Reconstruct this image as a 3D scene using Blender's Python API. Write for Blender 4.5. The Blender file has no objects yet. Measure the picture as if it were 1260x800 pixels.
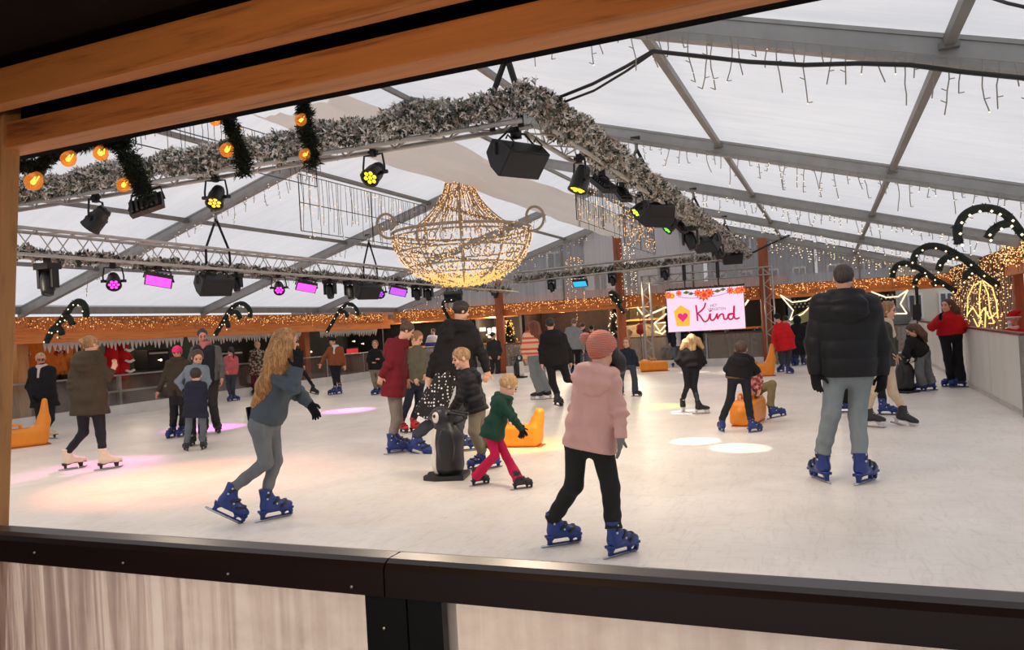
import bpy, bmesh, math, random
import numpy as np
from mathutils import Vector, Matrix
RNG = random.Random(7)
NPR = np.random.default_rng(11)
scene = bpy.context.scene
COL = scene.collection
PI = math.pi

# ------------------------------------------------------------------ camera
F_PX = 950.0
CAM = np.array([0, 0, 1.6])
YAW, PITCH, ROLL = math.radians(22.4), math.radians(0.22), math.radians(3.3)
O = np.array([-math.sin(YAW)*math.cos(PITCH), math.cos(YAW)*math.cos(PITCH), math.sin(PITCH)])
R0 = np.array([math.cos(YAW), math.sin(YAW), 0.0])
U0 = np.cross(R0, O)
XI = math.cos(ROLL)*R0 - math.sin(ROLL)*U0
YI = math.sin(ROLL)*R0 + math.cos(ROLL)*U0
def ray(px, py): return O + (px-630)/F_PX*XI - (py-400)/F_PX*YI
def at(px, py, d): return CAM + ray(px, py)*d
def ground(px, py, z=0.0):
    r = ray(px, py); return CAM + r*((z-CAM[2])/r[2])
def on_y(px, py, Y): r = ray(px, py); return CAM + r*(Y/r[1])
def on_x(px, py, X): r = ray(px, py); return CAM + r*(X/r[0])
def on_z(px, py, Z): r = ray(px, py); return CAM + r*((Z-CAM[2])/r[2])
def depth(p): return float((np.array(p)-CAM) @ O)

cam_data = bpy.data.cameras.new('camera')
cam = bpy.data.objects.new('camera', cam_data); COL.objects.link(cam)
cam_data.sensor_fit = 'HORIZONTAL'; cam_data.sensor_width = 36.0
cam_data.lens = F_PX/1260*36.0
cam_data.clip_start = 0.02; cam_data.clip_end = 500
M = Matrix.Identity(4)
for i in range(3):
    M[i][0] = XI[i]; M[i][1] = YI[i]; M[i][2] = -O[i]; M[i][3] = CAM[i]
cam.matrix_world = M
scene.camera = cam
scene.view_settings.view_transform = 'Standard'
scene.view_settings.look = 'None'
scene.view_settings.gamma = 1.0
scene.view_settings.exposure = 0.0
scene.view_settings.use_curve_mapping = False
scene.cycles.max_bounces = 8
scene.cycles.diffuse_bounces = 4
scene.cycles.glossy_bounces = 3
scene.cycles.transmission_bounces = 6
scene.cycles.transparent_max_bounces = 16
scene.cycles.sample_clamp_indirect = 4.0
scene.cycles.caustics_reflective = False
scene.cycles.caustics_refractive = False
scene.cycles.use_denoising = True

# ------------------------------------------------------------------ colours and materials
def lin(c):
    c = c/255.0
    return c/12.92 if c <= 0.04045 else ((c+0.055)/1.055)**2.4
def rgb(r, g, b): return (lin(r), lin(g), lin(b), 1.0)
MATS = {}
def newmat(name):
    m = bpy.data.materials.new(name); m.use_nodes = True
    nt = m.node_tree
    return m, nt, nt.nodes['Principled BSDF'], nt.nodes['Material Output']
def link(nt, a, ao, b, bi): nt.links.new(a.outputs[ao], b.inputs[bi])
def coords(nt, scale=(1, 1, 1), kind='Object', rot=(0, 0, 0)):
    tc = nt.nodes.new('ShaderNodeTexCoord'); mp = nt.nodes.new('ShaderNodeMapping')
    mp.inputs['Scale'].default_value = scale; mp.inputs['Rotation'].default_value = rot
    link(nt, tc, kind, mp, 'Vector'); return mp
def noise(nt, mp, scale, detail=4, rough=.55, dist=0.0):
    n = nt.nodes.new('ShaderNodeTexNoise'); n.inputs['Scale'].default_value = scale
    n.inputs['Detail'].default_value = detail; n.inputs['Roughness'].default_value = rough
    n.inputs['Distortion'].default_value = dist
    link(nt, mp, 'Vector', n, 'Vector'); return n
def ramp(nt, src, so, stops):
    r = nt.nodes.new('ShaderNodeValToRGB'); e = r.color_ramp.elements
    while len(e) < len(stops): e.new(0.5)
    for k, (p, c) in enumerate(stops): e[k].position = p; e[k].color = c
    link(nt, src, so, r, 'Fac'); return r
def bump(nt, src, so, bsdf, strength=.3, dist=.01):
    b = nt.nodes.new('ShaderNodeBump'); b.inputs['Strength'].default_value = strength
    b.inputs['Distance'].default_value = dist
    link(nt, src, so, b, 'Height'); link(nt, b, 'Normal', bsdf, 'Normal'); return b
def mul(c, k): return (min(c[0]*k, 1), min(c[1]*k, 1), min(c[2]*k, 1), 1)
def mat(name, col, rough=.6, var=.18, nscale=12, bstr=.15, bdist=.004, metal=0.0, stretch=(1, 1, 1), spec=.5, sheen=0.0):
    """a plain surface with slight tone variation and grain"""
    if name in MATS: return MATS[name]
    m, nt, b, out = newmat(name)
    mp = coords(nt, stretch)
    n = noise(nt, mp, nscale)
    r = ramp(nt, n, 'Fac', [(.3, mul(col, 1-var)), (.7, mul(col, 1+var))])
    link(nt, r, 'Color', b, 'Base Color')
    b.inputs['Roughness'].default_value = rough; b.inputs['Metallic'].default_value = metal
    b.inputs['Specular IOR Level'].default_value = spec
    if sheen: b.inputs['Sheen Weight'].default_value = sheen
    if bstr: bump(nt, n, 'Fac', b, bstr, bdist)
    MATS[name] = m; return m
def cloth(name, col, rough=.85, wr=.5, weave=180, var=.15):
    """woven fabric: folds at a large scale, weave at a small one"""
    if name in MATS: return MATS[name]
    m, nt, b, out = newmat(name)
    mp = coords(nt, (1, 1, .55))
    n1 = noise(nt, mp, 9, 3, .5, .6); n2 = noise(nt, mp, weave, 2)
    r = ramp(nt, n1, 'Fac', [(.25, mul(col, 1-var)), (.75, mul(col, 1+var))])
    link(nt, r, 'Color', b, 'Base Color')
    b.inputs['Roughness'].default_value = rough; b.inputs['Specular IOR Level'].default_value = .25
    mx = nt.nodes.new('ShaderNodeMath'); mx.operation = 'MULTIPLY_ADD'
    mx.inputs[1].default_value = .12
    link(nt, n2, 'Fac', mx, 0); link(nt, n1, 'Fac', mx, 2)
    bump(nt, mx, 0, b, wr, .03)
    MATS[name] = m; return m
def hairmat(name, col, tip=None):
    if name in MATS: return MATS[name]
    m, nt, b, out = newmat(name)
    mp = coords(nt, (1, 1, .1))
    n = noise(nt, mp, 95, 3, .6, .4); n2 = noise(nt, mp, 14, 2)
    mx = nt.nodes.new('ShaderNodeMath'); mx.operation = 'MULTIPLY_ADD'; mx.inputs[1].default_value = .6
    link(nt, n, 'Fac', mx, 0)
    sc = nt.nodes.new('ShaderNodeMath'); sc.operation = 'MULTIPLY'; sc.inputs[1].default_value = .45
    link(nt, n2, 'Fac', sc, 0); link(nt, sc, 0, mx, 2)
    r = ramp(nt, mx, 0, [(.33, mul(col, .42)), (.52, col), (.7, tip or mul(col, 1.7))])
    link(nt, r, 'Color', b, 'Base Color'); b.inputs['Roughness'].default_value = .5
    bump(nt, n, 'Fac', b, .7, .012)
    MATS[name] = m; return m
def emit(name, col, strength, sample=False):
    if name in MATS: return MATS[name]
    m, nt, b, out = newmat(name)
    b.inputs['Base Color'].default_value = (col[0]*.12, col[1]*.12, col[2]*.12, 1)
    b.inputs['Emission Color'].default_value = col; b.inputs['Emission Strength'].default_value = strength
    b.inputs['Roughness'].default_value = .4
    try: m.cycles.emission_sampling = 'AUTO' if sample else 'NONE'
    except Exception: pass
    MATS[name] = m; return m
def woodmat(name, col, dark, scale=6, rough=.6, axis='x', knots=True):
    if name in MATS: return MATS[name]
    m, nt, b, out = newmat(name)
    s = {'x': (.12, 1.6, 1.6), 'y': (1.6, .12, 1.6), 'z': (1.6, 1.6, .12)}[axis]
    mp = coords(nt, s)
    n = noise(nt, mp, scale, 6, .62, 1.2); n2 = noise(nt, mp, scale*7, 3, .6)
    mx = nt.nodes.new('ShaderNodeMath'); mx.operation = 'MULTIPLY_ADD'; mx.inputs[1].default_value = .35
    link(nt, n2, 'Fac', mx, 0); link(nt, n, 'Fac', mx, 2)
    r = ramp(nt, mx, 0, [(.42, dark), (.62, col), (.9, mul(col, 1.25))])
    link(nt, r, 'Color', b, 'Base Color'); b.inputs['Roughness'].default_value = rough
    bump(nt, mx, 0, b, .35, .006)
    MATS[name] = m; return m

# ------------------------------------------------------------------ objects
def tag(o, label=None, cat=None, group=None, kind=None):
    if label: o['label'] = label
    if cat: o['category'] = cat
    if group: o['group'] = group
    if kind: o['kind'] = kind
    return o
def empty(name, loc=(0, 0, 0), label=None, cat=None, group=None, kind=None, rz=0.0):
    o = bpy.data.objects.new(name, None); COL.objects.link(o)
    o.location = tuple(float(v) for v in loc); o.rotation_euler = (0, 0, rz); o.empty_display_size = .1
    return tag(o, label, cat, group, kind)
def mesh_from(name, V, F, m, parent=None, smooth=True, loc=None):
    me = bpy.data.meshes.new(name)
    me.from_pydata([tuple(map(float, v)) for v in V], [], [tuple(map(int, f)) for f in F])
    return link_mesh(name, me, m, parent, smooth, loc)
def link_mesh(name, me, m, parent=None, smooth=True, loc=None):
    for mm in (m if isinstance(m, (list, tuple)) else [m]):
        if mm: me.materials.append(mm)
    if smooth: me.polygons.foreach_set('use_smooth', [True]*len(me.polygons))
    o = bpy.data.objects.new(name, me); COL.objects.link(o)
    if parent: o.parent = parent
    if loc is not None: o.location = tuple(float(v) for v in loc)
    return o
def copy_tree(o, parent=None):
    c = o.copy(); COL.objects.link(c)
    if parent is not None: c.parent = parent
    for ch in list(o.children): copy_tree(ch, c)
    return c
def relabel(o, label, group=None):
    o['label'] = label
    if group: o['group'] = group
    return o

class MB:
    """collects simple solids in one vertex/face list"""
    def __init__(s): s.V = []; s.F = []
    def add(s, V, F):
        n = len(s.V); s.V.extend([tuple(map(float, v)) for v in V]); s.F.extend([tuple(i+n for i in f) for f in F]); return s
    def box(s, c, size, R=None):
        c = np.array(c, float); h = np.array(size, float)/2
        P = np.array([[x, y, z] for x in (-1, 1) for y in (-1, 1) for z in (-1, 1)])*h
        if R is not None: P = P @ np.array(R).T
        return s.add(P+c, [(0, 1, 3, 2), (4, 6, 7, 5), (0, 4, 5, 1), (2, 3, 7, 6), (0, 2, 6, 4), (1, 5, 7, 3)])
    def bbox(s, a, b): a = np.array(a, float); b = np.array(b, float); return s.box((a+b)/2, b-a)
    def tube(s, pts, r, n=8, closed=False, cap=True):
        pts = [np.array(p, float) for p in pts]; k = len(pts)
        rs = r if isinstance(r, (list, tuple, np.ndarray)) else [r]*k
        base = len(s.V); up = None
        for i, p in enumerate(pts):
            if closed: t = pts[(i+1) % k]-pts[i-1]
            else: t = pts[min(i+1, k-1)]-pts[max(i-1, 0)]
            t = t/(np.linalg.norm(t)+1e-9)
            if up is None:
                up = np.array([0, 0, 1.0]) if abs(t[2]) < .9 else np.array([1.0, 0, 0])
            u = up-t*(up@t); u /= np.linalg.norm(u)+1e-9; up = u; w = np.cross(t, u)
            for j in range(n):
                a = 2*PI*j/n; s.V.append(tuple(p+rs[i]*(math.cos(a)*u+math.sin(a)*w)))
        for i in range(k if closed else k-1):
            i2 = (i+1) % k
            for j in range(n):
                j2 = (j+1) % n
                s.F.append((base+i*n+j, base+i*n+j2, base+i2*n+j2, base+i2*n+j))
        if cap and not closed:
            s.F.append(tuple(base+j for j in range(n))[::-1]); s.F.append(tuple(base+(k-1)*n+j for j in range(n)))
        return s
    def lathe(s, prof, n=16, c=(0, 0, 0), R=None, cap=True):
        """prof: (radius, z) pairs"""
        base = len(s.V); c = np.array(c, float)
        for r, z in prof:
            for j in range(n):
                p = np.array([r*math.cos(2*PI*j/n), r*math.sin(2*PI*j/n), z])
                if R is not None: p = np.array(R) @ p
                s.V.append(tuple(p+c))
        for i in range(len(prof)-1):
            for j in range(n):
                j2 = (j+1) % n
                s.F.append((base+i*n+j, base+i*n+j2, base+(i+1)*n+j2, base+(i+1)*n+j))
        if cap:
            s.F.append(tuple(base+j for j in range(n))[::-1]); s.F.append(tuple(base+(len(prof)-1)*n+j for j in range(n)))
        return s
    def ball(s, c, r, n=6, m=4):
        prof = [(max(r*math.sin(PI*i/m), r*.02), -r*math.cos(PI*i/m)) for i in range(m+1)]
        return s.lathe(prof, n, c)
    def octa(s, c, r):
        c = np.array(c, float)
        V = [c+np.array(v)*r for v in ((1, 0, 0), (-1, 0, 0), (0, 1, 0), (0, -1, 0), (0, 0, 1), (0, 0, -1))]
        return s.add(V, [(0, 2, 4), (2, 1, 4), (1, 3, 4), (3, 0, 4), (2, 0, 5), (1, 2, 5), (3, 1, 5), (0, 3, 5)])
    def prism(s, poly, axis, lo, hi):
        """polygon in the two other axes, extruded along one axis"""
        n = len(poly); V = []
        for h in (lo, hi):
            for a, b in poly:
                V.append({'x': (h, a, b), 'y': (a, h, b), 'z': (a, b, h)}[axis])
        return s.add(V, [tuple(range(n))[::-1], tuple(range(n, 2*n))]+[(i, (i+1) % n, n+(i+1) % n, n+i) for i in range(n)])
    def build(s, name, m, parent=None, smooth=False, loc=None, bevel=0):
        V = s.V
        if loc is not None and parent is None: V = [tuple(np.array(v)-np.array(loc)) for v in V]
        me = bpy.data.meshes.new(name); me.from_pydata(V, [], s.F)
        bm = bmesh.new(); bm.from_mesh(me); bmesh.ops.recalc_face_normals(bm, faces=bm.faces)
        if bevel: bmesh.ops.bevel(bm, geom=list(bm.edges), offset=bevel, segments=2, affect='EDGES', profile=.6)
        bm.to_mesh(me); bm.free()
        return link_mesh(name, me, m, parent, smooth, loc if parent is None else None)
def part(mb, name, m, root, smooth=False, bevel=0):
    """mesh given in world coordinates, hung under an unrotated Empty"""
    L = np.array(root.location)
    mb.V = [tuple(np.array(v)-L) for v in mb.V]
    return mb.build(name, m, root, smooth, None, bevel)
def subpart(mb, name, m, root, parent, smooth=False):
    L = np.array(root.location)
    mb.V = [tuple(np.array(v)-L) for v in mb.V]
    return mb.build(name, m, parent, smooth)

# ------------------------------------------------------------------ distance-field modelling
def cone(P, a, b, ra, rb):
    a = np.asarray(a, float); b = np.asarray(b, float); ab = b-a; L = ab@ab+1e-12
    t = np.clip(((P-a)@ab)/L, 0, 1)
    d = P-a-t[:, None]*ab
    return np.sqrt((d*d).sum(1))-(ra+(rb-ra)*t)
def ellip(P, c, r, R=None):
    q = P-np.asarray(c, float)
    if R is not None: q = q@np.asarray(R)           # columns of R are the local axes
    r = np.asarray(r, float)
    k0 = np.sqrt(((q/r)**2).sum(1)); k1 = np.sqrt(((q/(r*r))**2).sum(1))+1e-9
    return k0*(k0-1)/k1
def rbox(P, c, h, rr, R=None):
    q = P-np.asarray(c, float)
    if R is not None: q = q@np.asarray(R)
    q = np.abs(q)-(np.asarray(h, float)-rr)
    return np.sqrt((np.maximum(q, 0)**2).sum(1))+np.minimum(q.max(1), 0)-rr
def smin(a, b, k):
    if a is None: return b
    h = np.maximum(k-np.abs(a-b), 0)/k
    return np.minimum(a, b)-h*h*k*.25
def smax(a, b, k): return -smin(-a, -b, k)
def surfnet(f, lo, hi, h):
    """mesh the zero set of f(points) inside a box (naive surface nets)"""
    lo = np.asarray(lo, float)-2*h; hi = np.asarray(hi, float)+2*h
    n = np.maximum(np.ceil((hi-lo)/h).astype(int)+1, 4)
    ax = [lo[i]+h*np.arange(n[i]) for i in range(3)]
    X, Y, Z = np.meshgrid(*ax, indexing='ij')
    D = f(np.stack([X.ravel(), Y.ravel(), Z.ravel()], 1)).reshape(n)
    D[0] = D[-1] = 1; D[:, 0] = D[:, -1] = 1; D[:, :, 0] = D[:, :, -1] = 1
    S = D < 0
    c = [(i, j, k) for i in (0, 1) for j in (0, 1) for k in (0, 1)]
    sl = lambda A, o: A[o[0]:A.shape[0]-1+o[0], o[1]:A.shape[1]-1+o[1], o[2]:A.shape[2]-1+o[2]]
    cnt = sum(sl(S, o).astype(np.int8) for o in c)
    act = (cnt > 0) & (cnt < 8)
    idx = -np.ones(act.shape, int); idc = np.argwhere(act); idx[act] = np.arange(len(idc))
    if not len(idc): return np.zeros((0, 3)), []
    vals = np.stack([sl(D, o)[act] for o in c], 1)
    acc = np.zeros((len(idc), 3)); w = np.zeros(len(idc))
    for a in range(8):
        for b in range(a+1, 8):
            if sum(abs(c[a][i]-c[b][i]) for i in range(3)) != 1: continue
            va, vb = vals[:, a], vals[:, b]; x = (va < 0) != (vb < 0)
            t = np.where(x, va/(va-vb+1e-12*(va == vb)), 0)[:, None]
            p = np.array(c[a])+t*(np.array(c[b])-np.array(c[a]))
            acc += np.where(x[:, None], p, 0); w += x
    V = lo+h*(idc+acc/w[:, None])
    F = []
    for d in range(3):
        e = [0, 0, 0]; e[d] = 1; u, v = [i for i in range(3) if i != d]
        A = S[:S.shape[0]-e[0], :S.shape[1]-e[1], :S.shape[2]-e[2]]
        B = S[e[0]:, e[1]:, e[2]:]
        q = np.argwhere(A != B)
        q = q[(q[:, u] > 0) & (q[:, v] > 0) & (q[:, u] < n[u]-1) & (q[:, v] < n[v]-1)]
        if not len(q): continue
        du = np.zeros(3, int); du[u] = 1; dv = np.zeros(3, int); dv[v] = 1
        g = lambda z: idx[z[:, 0], z[:, 1], z[:, 2]]
        quad = np.stack([g(q-du-dv), g(q-dv), g(q), g(q-du)], 1)
        flip = A[q[:, 0], q[:, 1], q[:, 2]]
        if d == 1: flip = ~flip
        quad[~flip] = quad[~flip][:, ::-1]
        F.append(quad[(quad >= 0).all(1)])
    F = np.concatenate(F)
    return V, F
def sdf_mesh(name, f, lo, hi, h, m, parent=None, origin=(0, 0, 0)):
    V, F = surfnet(f, lo, hi, h)
    return arr_mesh(name, V-np.asarray(origin, float), F, m, parent)
def arr_mesh(name, V, F, m, parent=None, smooth=True, loc=None):
    me = bpy.data.meshes.new(name)
    F = np.asarray(F, np.int32); V = np.asarray(V, np.float32)
    k = F.shape[1]
    me.vertices.add(len(V)); me.vertices.foreach_set('co', V.ravel())
    me.loops.add(F.size); me.loops.foreach_set('vertex_index', F.ravel())
    me.polygons.add(len(F)); me.polygons.foreach_set('loop_start', np.arange(0, F.size, k, dtype=np.int32))
    me.update(calc_edges=True); me.validate()
    return link_mesh(name, me, m, parent, smooth, loc)
def wob(P, s, seed=0):
    """cheap smooth noise in -1..1"""
    a = seed*1.7
    return (np.sin(P[:, 0]*s*1.0+1.3*np.sin(P[:, 2]*s*.7+a)+a)*np.sin(P[:, 1]*s*1.13+1.1*np.sin(P[:, 0]*s*.6+2*a)+2.1)
            + .6*np.sin(P[:, 2]*s*1.31+1.7*np.sin(P[:, 1]*s*.8+a)+a*1.3)*np.sin(P[:, 0]*s*.9-P[:, 1]*s*.7+a))/1.6
# ================================================================== the tent, the ice and the hut
EAVE_L, EAVE_R, RIDGE = -15.45, 3.45, -6.0
Z_EAVE, Z_RIDGE, Y0, Y1 = 2.5, 5.28, 1.75, 26.0
def roof_z(x): return Z_RIDGE-abs(x-RIDGE)*(Z_RIDGE-Z_EAVE)/(EAVE_R-RIDGE)
RAFTERS = (5.9, 10.9, 15.9, 20.9, 25.8)

# --- materials of the shell
def ice_mat():
    m, nt, b, out = newmat('rink_ice')
    mp = coords(nt, (1, 1, 1))
    n1 = noise(nt, mp, .9, 6, .6, .8)
    mp2 = coords(nt, (1.2, .22, 1), rot=(0, 0, .35)); n2 = noise(nt, mp2, 9, 8, .72, 2.2)
    mp3 = coords(nt, (.2, 1.4, 1), rot=(0, 0, -.5)); n3 = noise(nt, mp3, 10, 8, .72, 2.5)
    r1 = ramp(nt, n1, 'Fac', [(.3, (.76, .69, .615, 1)), (.7, (.90, .84, .775, 1))])
    r2 = ramp(nt, n2, 'Fac', [(.52, (1, 1, 1, 1)), (.64, (.80, .78, .76, 1)), (.72, (1, 1, 1, 1))])
    r3 = ramp(nt, n3, 'Fac', [(.52, (1, 1, 1, 1)), (.62, (.84, .82, .80, 1)), (.70, (1, 1, 1, 1))])
    a = nt.nodes.new('ShaderNodeMix'); a.data_type = 'RGBA'; a.blend_type = 'MULTIPLY'; a.inputs['Factor'].default_value = .55
    nt.links.new(r1.outputs['Color'], a.inputs[6]); nt.links.new(r2.outputs['Color'], a.inputs[7])
    c = nt.nodes.new('ShaderNodeMix'); c.data_type = 'RGBA'; c.blend_type = 'MULTIPLY'; c.inputs['Factor'].default_value = .5
    nt.links.new(a.outputs[2], c.inputs[6]); nt.links.new(r3.outputs['Color'], c.inputs[7])
    nt.links.new(c.outputs[2], b.inputs['Base Color'])
    b.inputs['Roughness'].default_value = .38; b.inputs['Specular IOR Level'].default_value = .35
    ad = nt.nodes.new('ShaderNodeMath'); ad.operation = 'ADD'; link(nt, n2, 'Fac', ad, 0); link(nt, n3, 'Fac', ad, 1)
    bump(nt, ad, 0, b, .25, .006)
    return m
def roof_mat():
    m, nt, b, out = newmat('tent_fabric')
    mp = coords(nt, (.25, 2.2, 1)); n = noise(nt, mp, 3.0, 6, .6, .5)
    mp2 = coords(nt, (1, 1, 1)); n2 = noise(nt, mp2, .35, 3)
    r = ramp(nt, n, 'Fac', [(.3, (.835, .835, .85, 1)), (.6, (.895, .895, .905, 1))])
    r2 = ramp(nt, n2, 'Fac', [(.3, (.90, .90, .915, 1)), (.7, (1, 1, 1, 1))])
    mx = nt.nodes.new('ShaderNodeMix'); mx.data_type = 'RGBA'; mx.blend_type = 'MULTIPLY'; mx.inputs['Factor'].default_value = 1
    nt.links.new(r.outputs['Color'], mx.inputs[6]); nt.links.new(r2.outputs['Color'], mx.inputs[7])
    t = nt.nodes.new('ShaderNodeBsdfTranslucent'); d = nt.nodes.new('ShaderNodeBsdfDiffuse')
    nt.links.new(mx.outputs[2], t.inputs['Color']); nt.links.new(mx.outputs[2], d.inputs['Color'])
    s = nt.nodes.new('ShaderNodeMixShader'); s.inputs[0].default_value = .3
    link(nt, t, 0, s, 1); link(nt, d, 0, s, 2); nt.links.new(s.outputs[0], out.inputs['Surface'])
    return m
def sheet_mat(name, tint, trans, streak=(6, 6, .15), rough=.3):
    """clear plastic that has gone milky: part see-through, part scattering"""
    m, nt, b, out = newmat(name)
    mp = coords(nt, streak); n = noise(nt, mp, 2.0, 5, .6, .6)
    r = ramp(nt, n, 'Fac', [(.35, mul(tint, .9)), (.65, mul(tint, 1.08))])
    tr = nt.nodes.new('ShaderNodeBsdfTransparent'); t = nt.nodes.new('ShaderNodeBsdfTranslucent'); d = nt.nodes.new('ShaderNodeBsdfDiffuse')
    link(nt, r, 'Color', t, 'Color'); link(nt, r, 'Color', d, 'Color')
    s = nt.nodes.new('ShaderNodeMixShader'); s.inputs[0].default_value = .5; link(nt, t, 0, s, 1); link(nt, d, 0, s, 2)
    fr = ramp(nt, n, 'Fac', [(.3, (trans+.07,)*3+(1,)), (.7, (trans-.07,)*3+(1,))])
    s2 = nt.nodes.new('ShaderNodeMixShader'); link(nt, fr, 'Color', s2, 0); link(nt, s, 0, s2, 1); link(nt, tr, 0, s2, 2)
    nt.links.new(s2.outputs[0], out.inputs['Surface'])
    return m
def glass_mat(name, tint=(.9, .92, .93, 1), gl=.08):
    m, nt, b, out = newmat(name)
    tr = nt.nodes.new('ShaderNodeBsdfTransparent'); tr.inputs['Color'].default_value = tint
    g = nt.nodes.new('ShaderNodeBsdfGlossy'); g.inputs['Roughness'].default_value = .08
    s = nt.nodes.new('ShaderNodeMixShader'); s.inputs[0].default_value = gl
    link(nt, tr, 0, s, 1); link(nt, g, 0, s, 2); nt.links.new(s.outputs[0], out.inputs['Surface'])
    return m
ALU = mat('aluminium', rgb(150, 150, 148), .42, .10, 5, .05, .002, .35)
ALU_D = mat('weathered_aluminium', rgb(128, 126, 122), .5, .12, 5, .05, .002, .25)
WOOD = woodmat('orange_timber', rgb(206, 122, 56), rgb(136, 72, 30), 5, .55, 'x')
WOOD_Y = woodmat('orange_timber_along', rgb(206, 120, 54), rgb(134, 70, 28), 5, .55, 'y')
WOOD_Z = woodmat('pale_timber', rgb(176, 126, 74), rgb(122, 80, 42), 5, .6, 'z')
WOOD_C = woodmat('red_brown_timber', rgb(150, 78, 44), rgb(96, 46, 26), 4, .6, 'z')
WOOD_D = woodmat('dark_timber', rgb(74, 56, 48), rgb(44, 33, 28), 4, .7, 'y')
BLACKM = mat('black_painted_metal', rgb(22, 21, 22), .5, .2, 20, .08)
DARK = mat('dark_board', rgb(34, 30, 30), .8, .3, 4, .1)

# --- floor
fl = MB(); fl.bbox((-16.35, 1.25, -.06), (2.42, 25.6, 0)); fl.bbox((2.42, 1.25, -.06), (6.5, 12.2, -.001))
floor = fl.build('floor', ice_mat()); tag(floor, kind='structure')
gm = MB(); gm.bbox((-45, -6, -.4), (30, 60, -.061))
tag(gm.build('ground', mat('paved_ground', rgb(120, 112, 106), .85, .2, 3)), kind='structure')

# --- roof skin with rafters and purlins
nx, V, F = 5, [], []
for y in (Y0, Y1):
    for x in (EAVE_L, RIDGE, EAVE_R): V.append((x, y, roof_z(x)+.16))
ceiling = mesh_from('ceiling', V, [(0, 1, 4, 3), (1, 2, 5, 4)], roof_mat(), smooth=False); tag(ceiling, kind='structure')
sl_ang = math.atan2(Z_RIDGE-Z_EAVE, EAVE_R-RIDGE)
for y in RAFTERS:
    b = MB()
    for sx, xe in ((-1, EAVE_L), (1, EAVE_R)):
        L = math.hypot(xe-RIDGE, Z_RIDGE-Z_EAVE); a = sl_ang*sx
        R = Matrix.Rotation(a, 3, 'Y')
        c = np.array([(RIDGE+xe)/2, y, (Z_RIDGE+Z_EAVE)/2])
        b.box(c, (L+.1, .085, .14), R); n = np.array(R) @ np.array([0, 0, 1])
        b.box(c+n*.085, (L+.1, .11, .03), R); b.box(c-n*.085, (L+.1, .11, .03), R)
    b.build('rafter', ALU, ceiling)
for x in (-13.15, -10.8, -8.45, RIDGE, -3.55, -1.28, .82):
    b = MB(); z = roof_z(x)+.05
    b.bbox((x-.032, Y0, z-.035), (x+.032, Y1, z+.035))
    for y in RAFTERS: b.bbox((x-.06, y-.1, z-.05), (x+.06, y+.1, z-.01))
    b.build('purlin', ALU_D, ceiling)
for x in (EAVE_L, EAVE_R):
    b = MB(); b.bbox((x-.07, Y0, Z_EAVE-.03), (x+.07, Y1, Z_EAVE+.12)); b.build('eave_beam', ALU_D, ceiling)
for x in (EAVE_L-.05, EAVE_R+.05):
    b = MB(); b.bbox((x-.012, Y0, Z_EAVE-.02), (x+.012, Y1, Z_EAVE+.17)); b.build('eave_flap', mat('white_flap', rgb(205, 205, 208), .7, .06), ceiling)
# legs of the tent along both sides
for y in RAFTERS:
    for x in (EAVE_R+.2,):
        b = MB(); b.bbox((x-.06, y-.08, -.06), (x+.06, y+.08, Z_EAVE)); b.build('leg', ALU_D, ceiling)

# --- gable at the far end: milky plastic over a timber beam, on red-brown posts
GY = 25.75
wb = MB()
wb.add([(EAVE_L, GY+.12, 2.45), (EAVE_R, GY+.12, 2.45), (EAVE_R, GY+.12, Z_EAVE+.1), (RIDGE, GY+.12, Z_RIDGE+.1), (EAVE_L, GY+.12, Z_EAVE+.1)], [(0, 1, 2, 3, 4)])
wall_back = wb.build('wall_back', sheet_mat('gable_plastic', rgb(150, 153, 160), .42)); tag(wall_back, kind='structure')
b = MB(); b.bbox((EAVE_L, GY-.1, 2.1), (EAVE_R+.2, GY+.1, 2.48)); b.bbox((EAVE_L, GY-.14, 2.05), (EAVE_R+.2, GY-.02, 2.14)); b.build('timber_beam', WOOD, wall_back)
for x in (-10.95, -6.5, -1.85):
    b = MB(); b.lathe([(.165, -.02), (.16, 1.0), (.155, 2.5), (.15, min(roof_z(x)-.1, 4.9))], 12, (x, GY-.28, 0)); b.build('timber_post', WOOD_C, wall_back, True)
for x in (-13.2, -8.6, -4.1, .9):
    b = MB(); b.bbox((x-.03, GY+.06, 2.45), (x+.03, GY+.10, roof_z(x)-.02)); b.build('gable_stud', ALU_D, wall_back)

# --- the long fascia beam on the left
wl = MB(); wl.bbox((-16.12, 4, 2.02), (-15.92, 26, 2.44)); wall_left = wl.build('wall_left', WOOD_Y); tag(wall_left, kind='structure')
b = MB(); b.bbox((-16.04, 4, 1.86), (-15.84, 26, 2.06)); b.build('lower_beam', WOOD_Y, wall_left)
for y in (11.6, 13.4, 21.6):
    b = MB(); b.bbox((-16.75, y-.13, -.05), (-16.45, y+.13, 2.1)); b.build('timber_post', WOOD_C if y > 20 else WOOD_Z, wall_left)

# --- fascia and stall front on the right
wr = MB(); wr.bbox((3.32, 15.2, 2.28), (3.5, 26, 2.62)); wall_right = wr.build('wall_right', WOOD_Y); tag(wall_right, kind='structure')
b = MB(); b.bbox((3.36, 17.6, -.05), (3.48, 26, 2.3)); b.build('stall_boarding', woodmat('stall_boards', rgb(150, 108, 92), rgb(100, 70, 58), 4, .6, 'z'), wall_right)
for y in (15.5, 17.5):
    b = MB(); b.bbox((3.3, y-.08, -.05), (3.46, y+.08, 2.3)); b.build('timber_post', WOOD_C, wall_right)
b = MB(); b.bbox((3.15, 12.5, 2.05), (3.3, 17.4, 2.25)); b.bbox((3.2, 12.5, 2.22), (4.9, 17.4, 2.27)); b.build('stall_awning', WOOD_Y, wall_right)
b = MB(); b.bbox((4.7, 12.5, -.05), (4.8, 17.6, 2.3)); b.build('stall_back', WOOD_Y, wall_right)

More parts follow.
